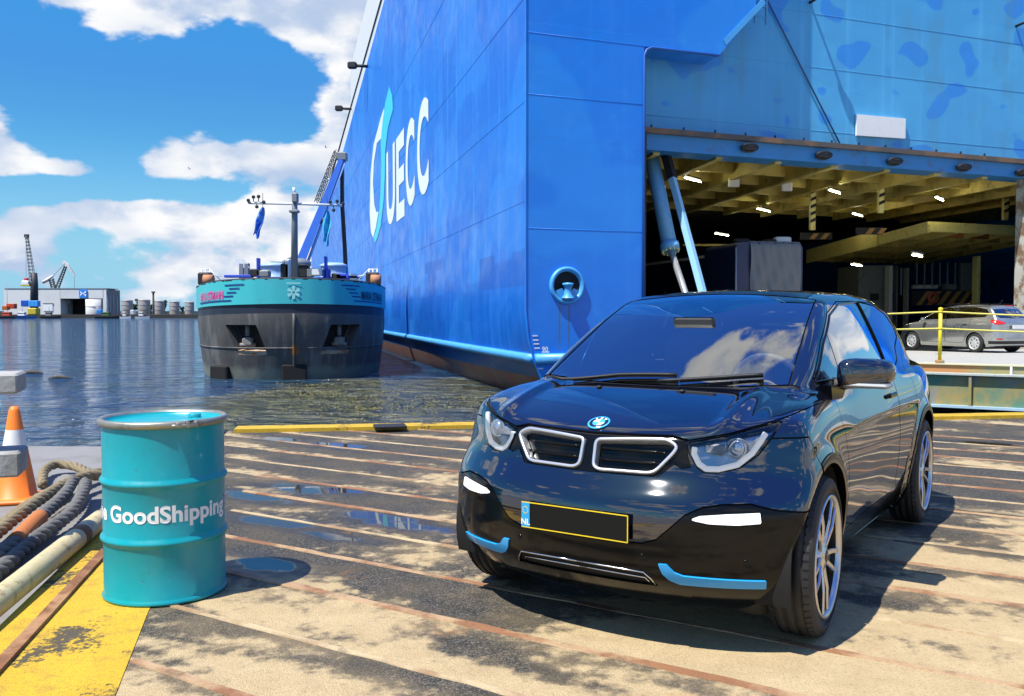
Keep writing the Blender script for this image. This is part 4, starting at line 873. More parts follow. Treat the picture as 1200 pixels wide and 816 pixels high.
for px, py, z_ in ((812, 211, 6.3), (978, 225, 6.1), (1101, 233.5, 6.1), (1005, 252, 6.1), (895, 246.5, 6.1), (846, 275, 5.4), (1004, 311, 3.35), (1075, 300, 3.2)):
    q = ground(px, py, z_) - SH0; L_ = .012 * (q + SH0).y + .25; d = (E2 * .55 + E1 * .83).normalized(); lo_ = MB().tube([q - d * L_, q + d * L_], .018, 8).build('tube_light', M_lamp, ship); MB().box(q + Vector((0, 0, .09)), (L_ * 1.9, .12, .06), Matrix.Rotation(math.atan2(d.y, d.x), 3, 'Z')).build('lamp_tray', M_dark, lo_)
# tilted internal ramp panel, yellow underneath
rn0 = 5.0; tB, zB = st(1087, 263, rn0); tC = TR + 5; rn1 = 17.; zD = st(950, 300, rn1)[1]; tD = st(948, 300, rn1)[0]
def RP(t_, f_, dz=0): return Sl(tB + (tD - tB) * f_ + t_, rn0 + (rn1 - rn0) * f_, zB + (zD - zB) * f_ + dz)
WD = tC - tB + 2
rp = MB(); rp.hexa([RP(0, 0), RP(WD, 0), RP(WD, 1), RP(0, 1), RP(0, 0, .12), RP(WD, 0, .12), RP(WD, 1, .12), RP(0, 1, .12)]); rpo = rp.build('hoistable_ramp', M_yel2, ship)
for f_ in (0, .2, .4, .6, .8, 1.0): bar('ramp_beam', RP(.05, f_, -.30), RP(WD, f_, -.30), .12, .298, M_yel2 if f_ in (0,) else M_yel, rpo)
for k in range(6): t_ = .02 + k * WD / 5.2; MB().hexa([RP(t_, 0, -.34), RP(t_ + .14, 0, -.34), RP(t_ + .14, 1, -.34), RP(t_, 1, -.34), RP(t_, 0, -.004), RP(t_ + .14, 0, -.004), RP(t_ + .14, 1, -.004), RP(t_, 1, -.004)]).build('ramp_girder', M_yel2, rpo)
MB().hexa([RP(-.06, .35, -.40), RP(-.02, .35, -.40), RP(-.02, 1.02, -.40), RP(-.06, 1.02, -.40), RP(-.06, .35, .35), RP(-.02, .35, .35), RP(-.02, 1.02, .35), RP(-.06, 1.02, .35)]).build('ramp_edge_plate', M_yel2, rpo)
MB().tube([RP(2.0, .12, -.18), RP(5.0, .12, -.18)], .13, 8).build('ramp_cylinder', mat('orange_primer', (.50, .20, .05), .6), rpo)
# hazard striped hangers
def hazard_post(px, py0, py1, dep, w_=.22):
    a_, b2 = at(px, py1, dep) - SH0, at(px, py0, dep) - SH0; h_ = b2.z - a_.z; o = MB().bbox((a_ + b2) / 2, (w_, w_, h_), .02).build('hazard_post', M_yel2, ship)
    k = 0; z_ = a_.z + .3
    while z_ < b2.z - .15:
        MB().hexa([Vector((a_.x + sx_ * w_ / 2 * 1.03, a_.y + sy_ * w_ / 2 * 1.03, z_ + zz + (.10 if sx_ > 0 else 0))) for zz in (0, .13) for sx_, sy_ in ((-1, -1), (1, -1), (1, 1), (-1, 1))]).build('stripe', M_dark, o); z_ += .30
hazard_post(952, 222, 270, 38); hazard_post(1032, 208, 250, 36); hazard_post(1178, 226, 258, 40)
def hazard_panel(px0, px1, py0, py1, dep, nm):
    a_, b2 = at(px0, py1, dep) - SH0, at(px1, py0, dep) - SH0; o = MB().box((a_ + b2) / 2, (b2.x - a_.x, .1, b2.z - a_.z)).build(nm, M_dark, ship); h_ = b2.z - a_.z; x_ = a_.x - h_ * .4
    while x_ < b2.x - h_ * .3:
        if x_ > a_.x - .05: MB().hexa([Vector((x_ + dx, a_.y - .06 - dy, a_.z + z)) for z, o2 in ((.02, 0), (h_ - .02, h_ * .7)) for dx, dy in ((o2, 0), (o2 + .24, 0), (o2 + .24, -.02), (o2, -.02))]).build('stripe', mat('faded_orange_stripe', (.42, .22, .06), .6), o)
        x_ += .5
    return o
hp = hazard_panel(1068, 1148, 341, 358, 44, 'hazard_panel'); hazard_panel(938, 975, 273, 281, 41, 'hazard_panel'); hazard_panel(1003, 1034, 267, 275, 39, 'hazard_panel')
q = at(1094, 349, 43.7) - SH0; MB().lathe([(.16, 0), (.30, 0), (.30, .02), (.16, .02)], 24, frame_to(q, (0, -1, 0))).build('sign_ring', mat('sign_red', (.55, .10, .05), .6), hp)
def inbox(name, px0, px1, py0, py1, dep, d_, m): a_, b2 = at(px0, py1, dep) - SH0, at(px1, py0, dep) - SH0; return MB().bbox((a_ + b2) / 2 + Vector((0, d_ / 2, 0)), (b2.x - a_.x, d_, b2.z - a_.z), .03).build(name, m, ship)
inbox('stair_casing', 1005, 1041, 311, 412, 46, 3, M_in); inbox('casing_panel', 1020, 1030, 344, 352, 45.9, .05, M_dark); inbox('casing_panel', 1012, 1019, 362, 370, 45.9, .05, mat('sign_red', (.55, .10, .05), .6)); inbox('casing_panel', 1026, 1033, 364, 372, 45.9, .05, M_dark)
inbox('pillar', 1041, 1047, 311, 412, 45, .6, M_wh); inbox('pillar', 1050, 1053, 312, 412, 45, .5, M_in); inbox('pillar', 1062, 1066, 314, 412, 44, .5, M_in); inbox('pillar', 1143.5, 1150, 300, 412, 42, .5, M_yel2); inbox('pillar', 932, 938, 300, 412, 50, .6, M_in)
inbox('pipe_rack', 1072, 1100, 334, 338.5, 44.5, .4, M_wh); inbox('duct', 1108, 1122, 333, 340, 44.5, .5, M_in); inbox('hazard_column', 1126, 1142, 308, 345, 44.8, .3, M_in)
for i in range(6): inbox('rack_bar', 1074 + i * 9, 1076 + i * 9, 308, 336, 44.2, .1, M_in)
inbox('ladder_rail', 1056, 1057, 314, 346, 44, .1, M_in); inbox('yellow_gutter', 800, 868, 286, 288.5, 48, .3, M_yel)
# hydraulic ram and stay that lower the stern door
ca, cb = at(762, 178, 29.2) - SH0, at(785, 290, 28.0) - SH0; d = (cb - ca).normalized()
M_cyl = mat('pale_blue_cylinder', (.16, .42, .68), .35, .0, .08, 1.2, dirt=(.12, .10, .08), dirt_amt=.3)
cy = MB().tube([ca - d * .6, cb], .24, 20).build('hydraulic_cylinder', M_cyl, ship)
MB().tube([cb - d * .12, cb + d * .12], .30, 20).build('cylinder_head', M_cyl, cy)
for k in range(12): a_ = k / 12 * 2 * math.pi; u = d.orthogonal().normalized(); w_ = d.cross(u); p = cb + (u * math.cos(a_) + w_ * math.sin(a_)) * .25; MB().tube([p, p + d * .17], .03, 6).build('head_bolt', M_yel2, cy)
re_ = at(806, 352, 27.3) - SH0; MB().tube([cb, re_ + (re_ - cb).normalized() * 2.6], .10, 14).build('piston_rod', mat('polished_rod', (.70, .72, .74), .2, .7), cy)
sa, sb = at(780, 180, 28.8) - SH0, at(824, 345, 27.2) - SH0; ds = (sb - sa).normalized()
so_ = MB(); u = ds.orthogonal().normalized(); w_ = ds.cross(u); so_.tube([sa, sb + ds * 2.4], .13, 4, smooth=False); sto = so_.build('door_stay', mat('stay_blue', (.30, .58, .80), .4, 0, .1, 1), ship); MB().tube([sa - ds * .3, sa + ds * .9], .17, 4, smooth=False).build('stay_bracket', M_dark, sto)

# ================================================================== ramp between quay and ship
rp0 = ground(1100, 434, .26); rdir = Vector((math.sin(R(-58.5)), math.cos(R(-58.5)), 0)); rp0 = at(1100, 436, 18.0); rp0.z = 0
ramp = empty('loading_ramp', rp0); tag(ramp, 'wide rusty steel loading ramp with green side beam in front of the stern door', 'ramp')
inn = Vector((-rdir.y, rdir.x, 0)); inn = inn if inn.y > 0 else -inn
def RL(a_, b2, z): return -rdir * a_ + inn * b2 + Vector((0, 0, z))        # a towards the right, b away
M_rt = mat('grey_ramp_deck', (.36, .355, .33), .8, 0, .12, 1.2, bump=.2, bscale=25, dirt=(.16, .13, .10), dirt_amt=.5)
M_green = mat('weathered_green_beam', (.10, .22, .15), .6, .1, .2, 1.2, col2=(.36, .26, .08), mscale=.55, mlo=.47, mhi=.60, dirt=(.03, .17, .45), dirt_amt=.55)
M_orust = mat('orange_rust_flange', (.45, .20, .07), .75, .1, .25, 1.5, col2=(.30, .27, .12), mscale=1.0, dirt=(.05, .17, .40), dirt_amt=.6)
A0, A9 = -5.5, 9
def far_b(a_):   # far edge of the ramp: the stern line
    p = rp0 - rdir * a_; d = inn; den = d.x * E1.y - d.y * E1.x; q = SC + E2 * 1.6; return ((q.x - p.x) * E1.y - (q.y - p.y) * E1.x) / den
MB().add([RL(A0, .35, .16), RL(A9, .35, .16), RL(A9, far_b(A9), .05), RL(A0, far_b(A0), .05)], [(0, 1, 2, 3)]).build('ramp_deck', M_rt, ramp)
def rbeam(name, a0, a1, b0, b1, z0, z1, m): return MB().hexa([RL(a0, b0, z0), RL(a1, b0, z0), RL(a1, b1, z0), RL(a0, b1, z0), RL(a0, b0, z1), RL(a1, b0, z1), RL(a1, b1, z1), RL(a0, b1, z1)]).build(name, m, ramp)
za_, zb_ = CAMH - (438.8 - 367.1) * 18 / FPX, CAMH - (474 - 367.1) * 18 / FPX
rbeam('side_beam', A0, A9, 0, .14, zb_, za_, M_green); rbeam('top_flange', A0, A9, -.12, .16, za_, za_ + .035, mat('pale_flange', (.42, .46, .42), .6, 0, .2, 1.5, dirt=(.3, .16, .06), dirt_amt=.6)); rbeam('bottom_flange', A0, A9, -.12, .16, zb_ - .05, zb_, mat('pale_blue_flange', (.35, .50, .60), .6, 0, .15, 1.5))
rbeam('rust_band', A0, A9, .14, .22, za_ + .035, za_ + .19, M_orust); rbeam('edge_cap', A0, A9, .10, .34, za_ + .19, za_ + .215, mat('cream_cap', (.60, .55, .35), .6, 0, .15, 2))
for a_ in (-5.2, -3.6, -1.6, .55, 2.7, 4.8): rbeam('web_stiffener', a_, a_ + .05, -.10, .001, zb_ + .002, za_ - .002, M_green if a_ != -1.6 else M_orust); rbeam('band_rib', a_ + .7, a_ + .74, .10, .139, za_ + .036, za_ + .20, M_white)
rbeam('underside', A0, A9, .16, 6.5, zb_ + .1, za_ - .1, M_dark)
pa = -4.0
MB().add([RL(A0, .5, .166), RL(A9, .5, .166), RL(A9, .66, .166), RL(A0, .66, .166)], [(0, 1, 2, 3)]).build('yellow_line', M_yellow, ramp); MB().add([RL(A0, 4.2, .146), RL(A9, 4.2, .146), RL(A9, 4.6, .144), RL(A0, 4.6, .144)], [(0, 1, 2, 3)]).build('yellow_line', M_yellow, ramp)
# ================================================================== the tanker barge moored alongside
bs = ground(345, 446, WATER_Z); BAX = R(-13.9)
BA = Vector((math.sin(BAX), math.cos(BAX), 0)); BR = Vector((BA.y, -BA.x, 0))   # aft / to the image right
barge = empty('tanker_barge', bs); tag(barge, 'dark tanker barge with aqua bulwark moored alongside the blue ship', 'barge')
PT = [(0, 0), (.06, .7), (.25, 1.45), (.6, 2.1), (1.2, 2.75), (2.0, 3.25), (3.2, 3.7), (5, 4.02), (7.5, 4.18), (11, 4.2), (60, 4.2)]   # (aft, half breadth) at deck
arc = [0.]
for a_, b2 in zip(PT, PT[1:]): arc.append(arc[-1] + math.hypot(b2[0] - a_[0], b2[1] - a_[1]))
arc = np.array(arc); PTn = np.array(PT)
sg = np.linspace(0, arc[-1], 4000); xg = np.interp(sg, arc, PTn[:, 0]); yg = np.interp(sg, arc, PTn[:, 1])
ker = np.hanning(41); ker /= ker.sum()
def sm_(v, odd): p = np.concatenate([(-v[20:0:-1] if odd else v[20:0:-1]), v, np.full(20, v[-1])]); return np.convolve(p, ker, 'valid')
xg2, yg2 = sm_(xg, False), sm_(yg, True); xg2 -= xg2[0]
def plan(s_, f=1.0, rake=0.):
    a_ = abs(s_); t_ = float(np.interp(a_, sg, xg2)); b2 = float(np.interp(a_, sg, yg2)); return BA * (t_ + rake) + BR * (math.copysign(b2 * f, s_) if s_ else 0)
ZB0, ZB1 = 2.98, 3.95          # bulwark band above water at the stem
def sheer(s_): return -.22 * min(1., (abs(s_) / 6.) ** 1.5)
def bpt(s_, z):
    f = 1 - .05 * max(0, (2.2 - z) / 2.2) ** 1.3; return plan(s_, f, .55 * max(0, (2.4 - z) / 2.4) ** 1.5) + Vector((0, 0, z))
SS = sorted(set([round(float(x), 4) for x in np.concatenate([np.linspace(-7, 7, 113), np.linspace(7, 60, 12), -np.linspace(7, 60, 12)])]))
def barge_sheet(zs, sheered=True, off=0.):
    V = np.array([tuple(bpt(s_, z + (sheer(s_) * (z / 4.) if sheered else 0))) for z in zs for s_ in SS]); k = len(SS); nz = len(zs)
    G = V.reshape(nz, k, 3); du = np.gradient(G, axis=1); dv = np.gradient(G, axis=0); N = np.cross(du, dv); N /= np.maximum(np.linalg.norm(N, axis=2, keepdims=True), 1e-9)
    if N[nz // 2, k // 2] @ np.array(BA) > 0: N = -N
    T = []
    for j in range(nz - 1):
        i = np.arange(k - 1); a_ = j * k + i; T += [np.stack([a_, a_ + 1, a_ + k + 1], 1), np.stack([a_, a_ + k + 1, a_ + k], 1)]
    return Sh(V + N.reshape(-1, 3) * off, N.reshape(-1, 3), np.concatenate(T))
def barge_mat():
    m = bpy.data.materials.new('barge_black_hull'); m.use_nodes = True; t = NT(m.node_tree); b = m.node_tree.nodes['Principled BSDF']
    v = t.n('ShaderNodeTexCoord').outputs['Object']; x, y, z = t.xyz(v); r_ = t.vm('DOT_PRODUCT', v, tuple(BR)); p = t.comb(r_, z, y)
    c = t.mix(t.noise(p, .9, 6, .6), (.035, .035, .035), (.11, .105, .10))
    c = t.mix(t.m('MULTIPLY', t.ramp(t.noise(t.mapv(p, (2.5, .35, 1)), 1.0, 7, .66), .50, .70), .6), c, (.22, .21, .195))
    c = t.mix(t.m('MULTIPLY', t.ramp(t.noise(t.mapv(p, (1.2, .8, 1)), 1.3, 8, .7), .60, .72), .7), c, (.20, .10, .045))
    c = t.mix(t.ramp(t.m('ADD', z, t.m('MULTIPLY', t.m('SUBTRACT', t.noise(p, 2, 5), .5), .5)), .25, .65, lo=.8, hi=0), c, (.23, .24, .19))
    spot = t.ramp(t.vm('LENGTH', t.mapv(p, (4.5, 3.5, 0), (-1.0 * .0 - .2, -4.1, 0))), .4, 1.0, lo=1, hi=0); c = t.mix(spot, c, (.30, .12, .03))
    t.put(b.inputs['Base Color'], c); b.inputs['Roughness'].default_value = .6
    bp = t.n('ShaderNodeBump'); bp.inputs['Strength'].default_value = .4; bp.inputs['Distance'].default_value = .04; t.put(bp.inputs['Height'], t.noise(p, 1.6, 5, .6)); t.L.new(bp.outputs[0], b.inputs['Normal']); return m
M_bh = barge_mat()
hs = barge_sheet([-.8, -.3, 0, .3, .6, .9, 1.2, 1.5, 1.8, 2.1, 2.4, 2.62])
BAv, BRv = np.array(BA), np.array(BR)
pocket = [(-2.62, 2.16), (-1.42, 2.16), (-1.0, .98), (-2.13, .98)]
def pk(sgn):
    def f(x, y, z): r_ = x * BRv[0] + y * BRv[1]; a_ = x * BAv[0] + y * BAv[1]; return np.maximum(sdpoly(r_ * sgn, z, pocket, .03), a_ - 6)
    return f
for sgn in (1, -1):
    hs = hs.refine(pk(sgn), .12, .03).refine(pk(sgn), .06, .02); ins, hs = hs.cut(pk(sgn), 0, 0)
    ob = ins.off(-.55).obj('anchor_pocket', mat('pocket_dark', (.02, .018, .016), .8, 0, .3, 3), barge)
    ins.off(-.02).clip(lambda x, y, z: z - 1.13).solid_obj('pocket_sill', mat('rusty_sill', (.42, .33, .24), .7, 0, .2, 3, col2=(.30, .13, .05), mscale=4), ob, .5)
    c_ = ins.P.mean(0); n_ = ins.N.mean(0); q = Vector(c_) - Vector(n_) * .22
    an = MB(); an.bbox(q + Vector((0, 0, -.12)), (.42, .2, .34), .06); an.tube([q + Vector((0, 0, .1)), q + Vector((0, 0, .55))], .09, 8); an.tube([q + BR * -.3 + Vector((0, 0, -.25)), q + BR * .3 + Vector((0, 0, -.25))], .08, 8); an.build('anchor', mat('anchor_steel', (.22, .20, .18), .7, .1, .2, 4), ob)
hs.solid_obj('hull', M_bh, barge, .5)
M_aqua = mat('aqua_bulwark_paint', (.05, .46, .48), .45, 0, .06, .8, dirt=(.10, .25, .30), dirt_amt=.25, mscale=.7)
barge_sheet([2.62, 2.8, ZB0], True, -.01).obj('dark_band', mat('navy_band', (.012, .018, .035), .5), barge)
barge_sheet([ZB0, 3.2, 3.5, 3.75, ZB1], True, .05).solid_obj('bulwark', M_aqua, barge, .12)
top = [bpt(s_, ZB1 + sheer(s_)) for s_ in np.linspace(-30, 30, 121)]; MB().tube(top, .06, 6).build('bulwark_rail', M_dark, barge)
# stem bar and bottom step
MB().tube([bpt(0, z) - BA * .03 for z in (-.4, 0, .5, 1.2, 2, 2.6)], .06, 6).build('stem_bar', M_bh, barge)
MB().bbox(bpt(0, .15) + BA * .05 + Vector((0, 0, 0)), (.95, .5, .9), .05, Matrix.Rotation(-BAX, 3, 'Z')).build('bow_thruster_tunnel', M_void, barge)
MB().bbox(bpt(-3.2, .12) + BA * .15, (.9, .9, .8), .05, Matrix.Rotation(-BAX - .7, 3, 'Z')).build('bow_thruster_tunnel', M_void, barge)
MB().tube([bpt(s_, 1.25) for s_ in np.linspace(-8, 8, 61)], .035, 5).build('rubbing_line', M_bh, barge)
# lettering bent round the bow
def bow_text(txt, s0, s1, z0, z1, m, slant=0.):
    V, F = text_mesh(txt, 1., .02, 0, 1.05); lo, hi = V.min(0), V.max(0); P = []
    for v in V:
        u, w_ = (v[0] - lo[0]) / (hi[0] - lo[0]), (v[1] - lo[1]) / (hi[1] - lo[1]); s_ = s0 + (s1 - s0) * u; z = z0 + (z1 - z0) * w_ + sheer(s_) * .85; p = bpt(s_, z); q = bpt(s_ + .02, z) - bpt(s_ - .02, z); nn = Vector((q.y, -q.x, 0)).normalized(); nn = nn if nn.dot(BA) < 0 or abs(s_) > 4 else nn
        P.append(p + nn * .075)
    return mesh_obj('name_lettering', P, F, m, barge, False)
bow_text('MARIA OSTMANN', -5.1, -2.95, 3.22, 3.58, mat('magenta_lettering', (.70, .05, .28), .5)); bow_text('MARIA OSTMANN', 2.95, 5.1, 3.22, 3.58, mat('dark_lettering', (.01, .012, .06), .5))
M_nv = mat('navy_stripe', (.012, .03, .22), .5)
for sg_ in (-1, 1):
    for (s0, s1, z_) in ((1.9, 2.85, 3.74), (2.1, 2.62, 3.60), (2.25, 2.75, 3.45), (2.4, 2.9, 3.31), (2.5, 5.2, 3.14)):
        P = []; sl = np.linspace(s0, s1, 14)
        for s_ in sl:
            for dz in (0, .045): z = z_ + dz + sheer(s_) * .85; p = bpt(sg_ * s_, z); q = bpt(sg_ * s_ + .02, z) - bpt(sg_ * s_ - .02, z); P.append(p + Vector((q.y, -q.x, 0)).normalized() * .072)
        mesh_obj('bow_stripe', P, [(2 * i, 2 * i + 2, 2 * i + 3, 2 * i + 1) for i in range(13)], M_nv, barge, False)
# pale emblem at the stem
eb_ = MB(); c_ = bpt(0, 3.42) - BA * .075
for k in range(6):
    a_ = k * math.pi / 3 + math.pi / 6; d = BR * math.cos(a_) + Vector((0, 0, math.sin(a_))); w_ = (BR * -math.sin(a_) + Vector((0, 0, math.cos(a_)))) * .035; eb_.add([c_ + d * .05 - w_, c_ + d * .25 - w_ * 1.8, c_ + d * .25 + w_ * 1.8, c_ + d * .05 + w_], [(0, 1, 2, 3)])
eb_.add([c_ + BR * x + Vector((0, 0, z)) for x, z in ((-.28, .33), (.28, .33), (.26, .38), (-.26, .38))], [(0, 1, 2, 3)]); eb_.build('bow_emblem', mat('pale_aqua', (.35, .72, .70), .5), barge)
# deck, deck house clutter
dk = MB(); V = [bpt(s_, ZB1 - .75 + sheer(s_)) for s_ in np.linspace(-60, 60, 201)]; dk.add(V, [list(range(len(V)))]); dk.build('deck', mat('barge_deck', (.12, .13, .14), .7), barge)
Bp = lambda px, py, dep: at(px, py, dep) - bs
M_wht = mat('deck_white', (.70, .72, .72), .45, 0, .06, 1); M_cob = mat('cobalt_fitting', (.02, .06, .50), .5, 0, .1, 1); M_pal = mat('pale_blue_fitting', (.30, .45, .70), .5, 0, .1, 1); M_gm = mat('gunmetal', (.20, .22, .23), .5, .2, .2, 2)
# mast with yard, lamps
mst = MB().tube([Bp(345, 330, 38.5), Bp(345.3, 250, 38.5), Bp(345.5, 226, 38.5)], [.16, .13, .10], 12).build('mast', M_gm, barge)
MB().tube([Bp(292, 238, 38.5), Bp(345, 239, 38.5), Bp(401, 241, 38.5)], .055, 8).build('yard', M_wht, mst)
MB().bbox(Bp(346, 232, 38.4), (.26, .26, .42), .05).build('mast_head', M_gm, mst); MB().bbox(Bp(345, 248, 38.4), (.4, .36, .12), .03).build('mast_collar', M_gm, mst); MB().tube([Bp(345, 228, 38.5), Bp(344.2, 220, 38.5)], .06, 6).build('mast_light', M_wht, mst)
for px, py in ((291, 235), (297, 231), (303, 230.5), (301, 242.5), (387, 237), (395, 236), (391, 246.5), (309, 237), (402, 239)): MB().bbox(Bp(px, py, 38.4), (.13, .13, .14), .03).build('navigation_lamp', M_dark, mst); MB().tube([Bp(px, py, 38.45), Bp(px, 239, 38.5)], .02, 5).build('lamp_stem', M_dark, mst)
# hose derrick
bb, bt = Bp(346, 322, 43), Bp(401, 184, 47)
dr_ = MB().tube([bb, bt], [.30, .17], 4, smooth=False).build('derrick_boom', mat('boom_blue', (.03, .12, .46), .5, 0, .12, .8), barge)
off_ = Vector((.28, 0, -.25)); MB().tube([bb + off_, bt + off_ * .6], .07, 6).build('boom_pipe', M_pal, dr_); lattice(MB(), bb.lerp(bt, .55) + Vector((-.25, 0, .25)), bt + Vector((-.30, 0, .3)), .10, .08, 12, .022).build('boom_walkway', M_dark, dr_)
MB().bbox(bt, (.55, .5, .45), .06).build('boom_head', M_gm, dr_); MB().tube([Bp(372, 260, 45), Bp(386, 257, 44.5)], [.16, .10], 8).build('boom_winch', M_dark, dr_)
MB().tube([bt + Vector((0, 0, -.1)), Bp(401, 240, 46.5), Bp(404, 290, 46), Bp(405.5, 327, 45.5)], .11, 8).build('cargo_hose', M_dark, dr_)
# crane pedestal, tanks, vents
MB().lathe([(.5, -1.2), (.5, .2), (.62, .25), (.62, .45), (.3, .6), (.001, .62)], 20, Matrix.Translation(Bp(349, 318, 42.5))).build('boom_pedestal', M_gm, barge)
for px, py, r_, dep in ((321, 314, .58, 41), (391, 314, .58, 41)):
    q = Bp(px, py, dep); o = MB().lathe([(r_ * 1.25, -.7), (r_ * 1.25, -.45), (r_, -.40), (r_, .02), (r_ * 1.08, .04), (r_ * 1.08, .12), (r_ * .7, .22), (.001, .24)], 24, Matrix.Translation(q)).build('tank_dome', M_pal, barge); MB().lathe([(r_ * 1.27, -.72), (r_ * 1.3, -.6), (r_ * 1.27, -.44)], 24, Matrix.Translation(q)).build('dome_flange', M_cob, o)
MB().tube([Bp(313, 318, 41), Bp(312, 312, 41), Bp(318, 309, 41), Bp(330, 309.5, 41.5), Bp(338, 305, 42), Bp(343, 303, 42.5)], .11, 8).build('deck_pipe', M_gm, barge)
for px in (283.5, 289.5):
    o = MB().bbox(Bp(px, 319, 40), (.22, .22, .8), .03).build('vent_stack', M_gm, barge); MB().hexa([Bp(px - 2.8, 312, 40) + Vector((0, dy, 0)) for dy in (0,)] * 0 or [Bp(px - 3, 314, 39.9), Bp(px + 3, 314, 39.9), Bp(px + 3, 314, 40.3), Bp(px - 3, 314, 40.3), Bp(px - 8, 304.5, 39.9), Bp(px - 3.5, 303.5, 39.9), Bp(px - 3.5, 303.5, 40.3), Bp(px - 8, 304.5, 40.3)]).build('vent_cowl', M_wht, o)
for px, py, w_, h_, m in ((300, 320, .5, .35, M_dark), (310, 321, .5, .3, M_gm), (335, 318, .4, .7, M_dark), (338, 316, .18, .9, M_wht), (356, 318, .5, .6, M_dark), (363, 320, .35, .4, M_gm), (372, 319, .5, .35, M_wht), (280, 324, 1.2, .12, M_cob), (410, 325, 1.0, .14, M_cob), (401, 324, .5, .25, M_cob), (383, 322, .3, .5, M_cob), (303, 316, .08, 1.0, M_cob), (382, 314, .08, 1.0, M_cob), (415, 325, .35, .3, M_wht), (395, 324.5, .45, .3, M_dark)): MB().bbox(Bp(px, py, 39.6), (w_, .4, h_), min(w_, h_) * .15).build('deck_fitting', m, barge)
for px, s_ in ((241, 1), (437, -1)):
    o = MB().bbox(Bp(px, 327, 38.6), (.55, .5, .55), .06).build('winch', M_dark, barge); MB().lathe([(.001, 0), (.22, 0), (.22, .4), (.001, .4)], 14, frame_to(Bp(px - 2, 328, 38.3), (1, 0, 0))).build('winch_drum', mat('rope_orange', (.45, .2, .1), .8), o)
    for dx in (-4.5, 0, 5): MB().tube([Bp(px + dx, 332, 38.6), Bp(px + dx, 315, 38.6)], .03, 5).build('rail_post', M_wht, barge)
    MB().tube([Bp(px - 4.5, 316, 38.6), Bp(px + 5, 316, 38.6)], .03, 5).build('rail_bar', M_wht, barge); MB().tube([Bp(px + s_ * 5, 322, 38.6), Bp(px + s_ * 18, 324, 38.6)], .02, 5).build('rail_bar', M_wht, barge); MB().tube([Bp(px + s_ * 5, 316, 38.6), Bp(px + s_ * 17, 328, 38.6)], .02, 5).build('rail_bar', M_wht, barge)
# limp flags below the yard
def flag(px0, py0, px1, py1, m, label):
    a_, b2 = at(px0, py0, 38.5), at(px1, py1, 38.5); f_ = MB()
    def fp(u, v): c_ = a_ + (b2 - a_) * v; w_ = .05 + .20 * math.sin(min(1, v * 1.35) * math.pi * .9) ** .8; return c_ + Vector(((u - .5) * w_ * 1.6, .10 * math.sin(u * 9 + v * 5), .12 * math.sin(u * 6) * v))
    def fq(u, v): return fp(u, v) + Vector((0, .012, 0))
    f_.grid(fp, 10, 14); f_.grid(lambda u, v: fq(1 - u, v), 10, 14); e_ = empty('flag', a_); o = f_.build('cloth', m); 
    for vtx in o.data.vertices: vtx.co -= a_
    o.parent = e_; MB().tube([Vector((0, 0, .6)), Vector((0, 0, -.05))], .012, 5).build('halyard', M_dark, e_); tag(e_, label, 'flag', 'flags hanging from the barge mast')
flag(308, 243, 300, 277, mat('flag_blue', (.015, .12, .62), .7, 0, .2, 3, col2=(.2, .45, .8), mscale=4), 'limp blue flag hanging from the left end of the barge yard'); flag(383.5, 247, 382, 286, mat('flag_aqua', (.08, .50, .70), .7, 0, .2, 3, col2=(.03, .30, .70), mscale=4), 'limp aqua flag hanging beside the sloping barge boom')
# ================================================================== cars
def body_field(c):
    def f(x, y, z):
        a = np.sqrt(y * y + 1e-5)
        W = c['A'](z) + c['P'](x)
        for hx in c['hubs']:
            r = np.sqrt((x - hx) ** 2 + (z - c['hz']) ** 2); W = W + c['flare'] * np.exp(-((r - c['arch'] - .02) / .045) ** 2)
        side = (a - W) * .97
        fr = (x - (c['F'](z) - c['f2'] * a ** 2 - c['f4'] * a ** 4)) * .86
        re = ((c['B'](z) + c['r2'] * a ** 2 + c['r4'] * a ** 4) - x) * .9
        deck = (z - (c['H'](x) - c['hd'] * a ** 2 + c['ridge'] * np.exp(-((a - .55) / .042) ** 2) * c['ridx'](x))) * .96
        low = smax(side, deck, c['kd']); low = smax(low, fr, c['kf']); low = smax(low, re, .12)
        low = smax(low, c['bz'](x) - z, .05)
        dz = z - 1.08
        sg = (a - (c['w0'](x) - c['t1'] * dz - c['t2'] * dz * dz)) * .92
        tp = (z - (c['G'](x) - c['gc'] * a ** 2)) * .88
        gh = smax(sg, tp, c['kt']); gh = smax(gh, re, .10); gh = smax(gh, .85 - z, .02)
        return smin(low, gh, .035)
    return f

def side_mask(fn, lo=.35): return lambda x, y, z: np.maximum(fn(x, z), lo - np.abs(y))
def front_mask(fn, lo=.0): return lambda x, y, z: np.maximum(fn(np.abs(y), z), lo - x)

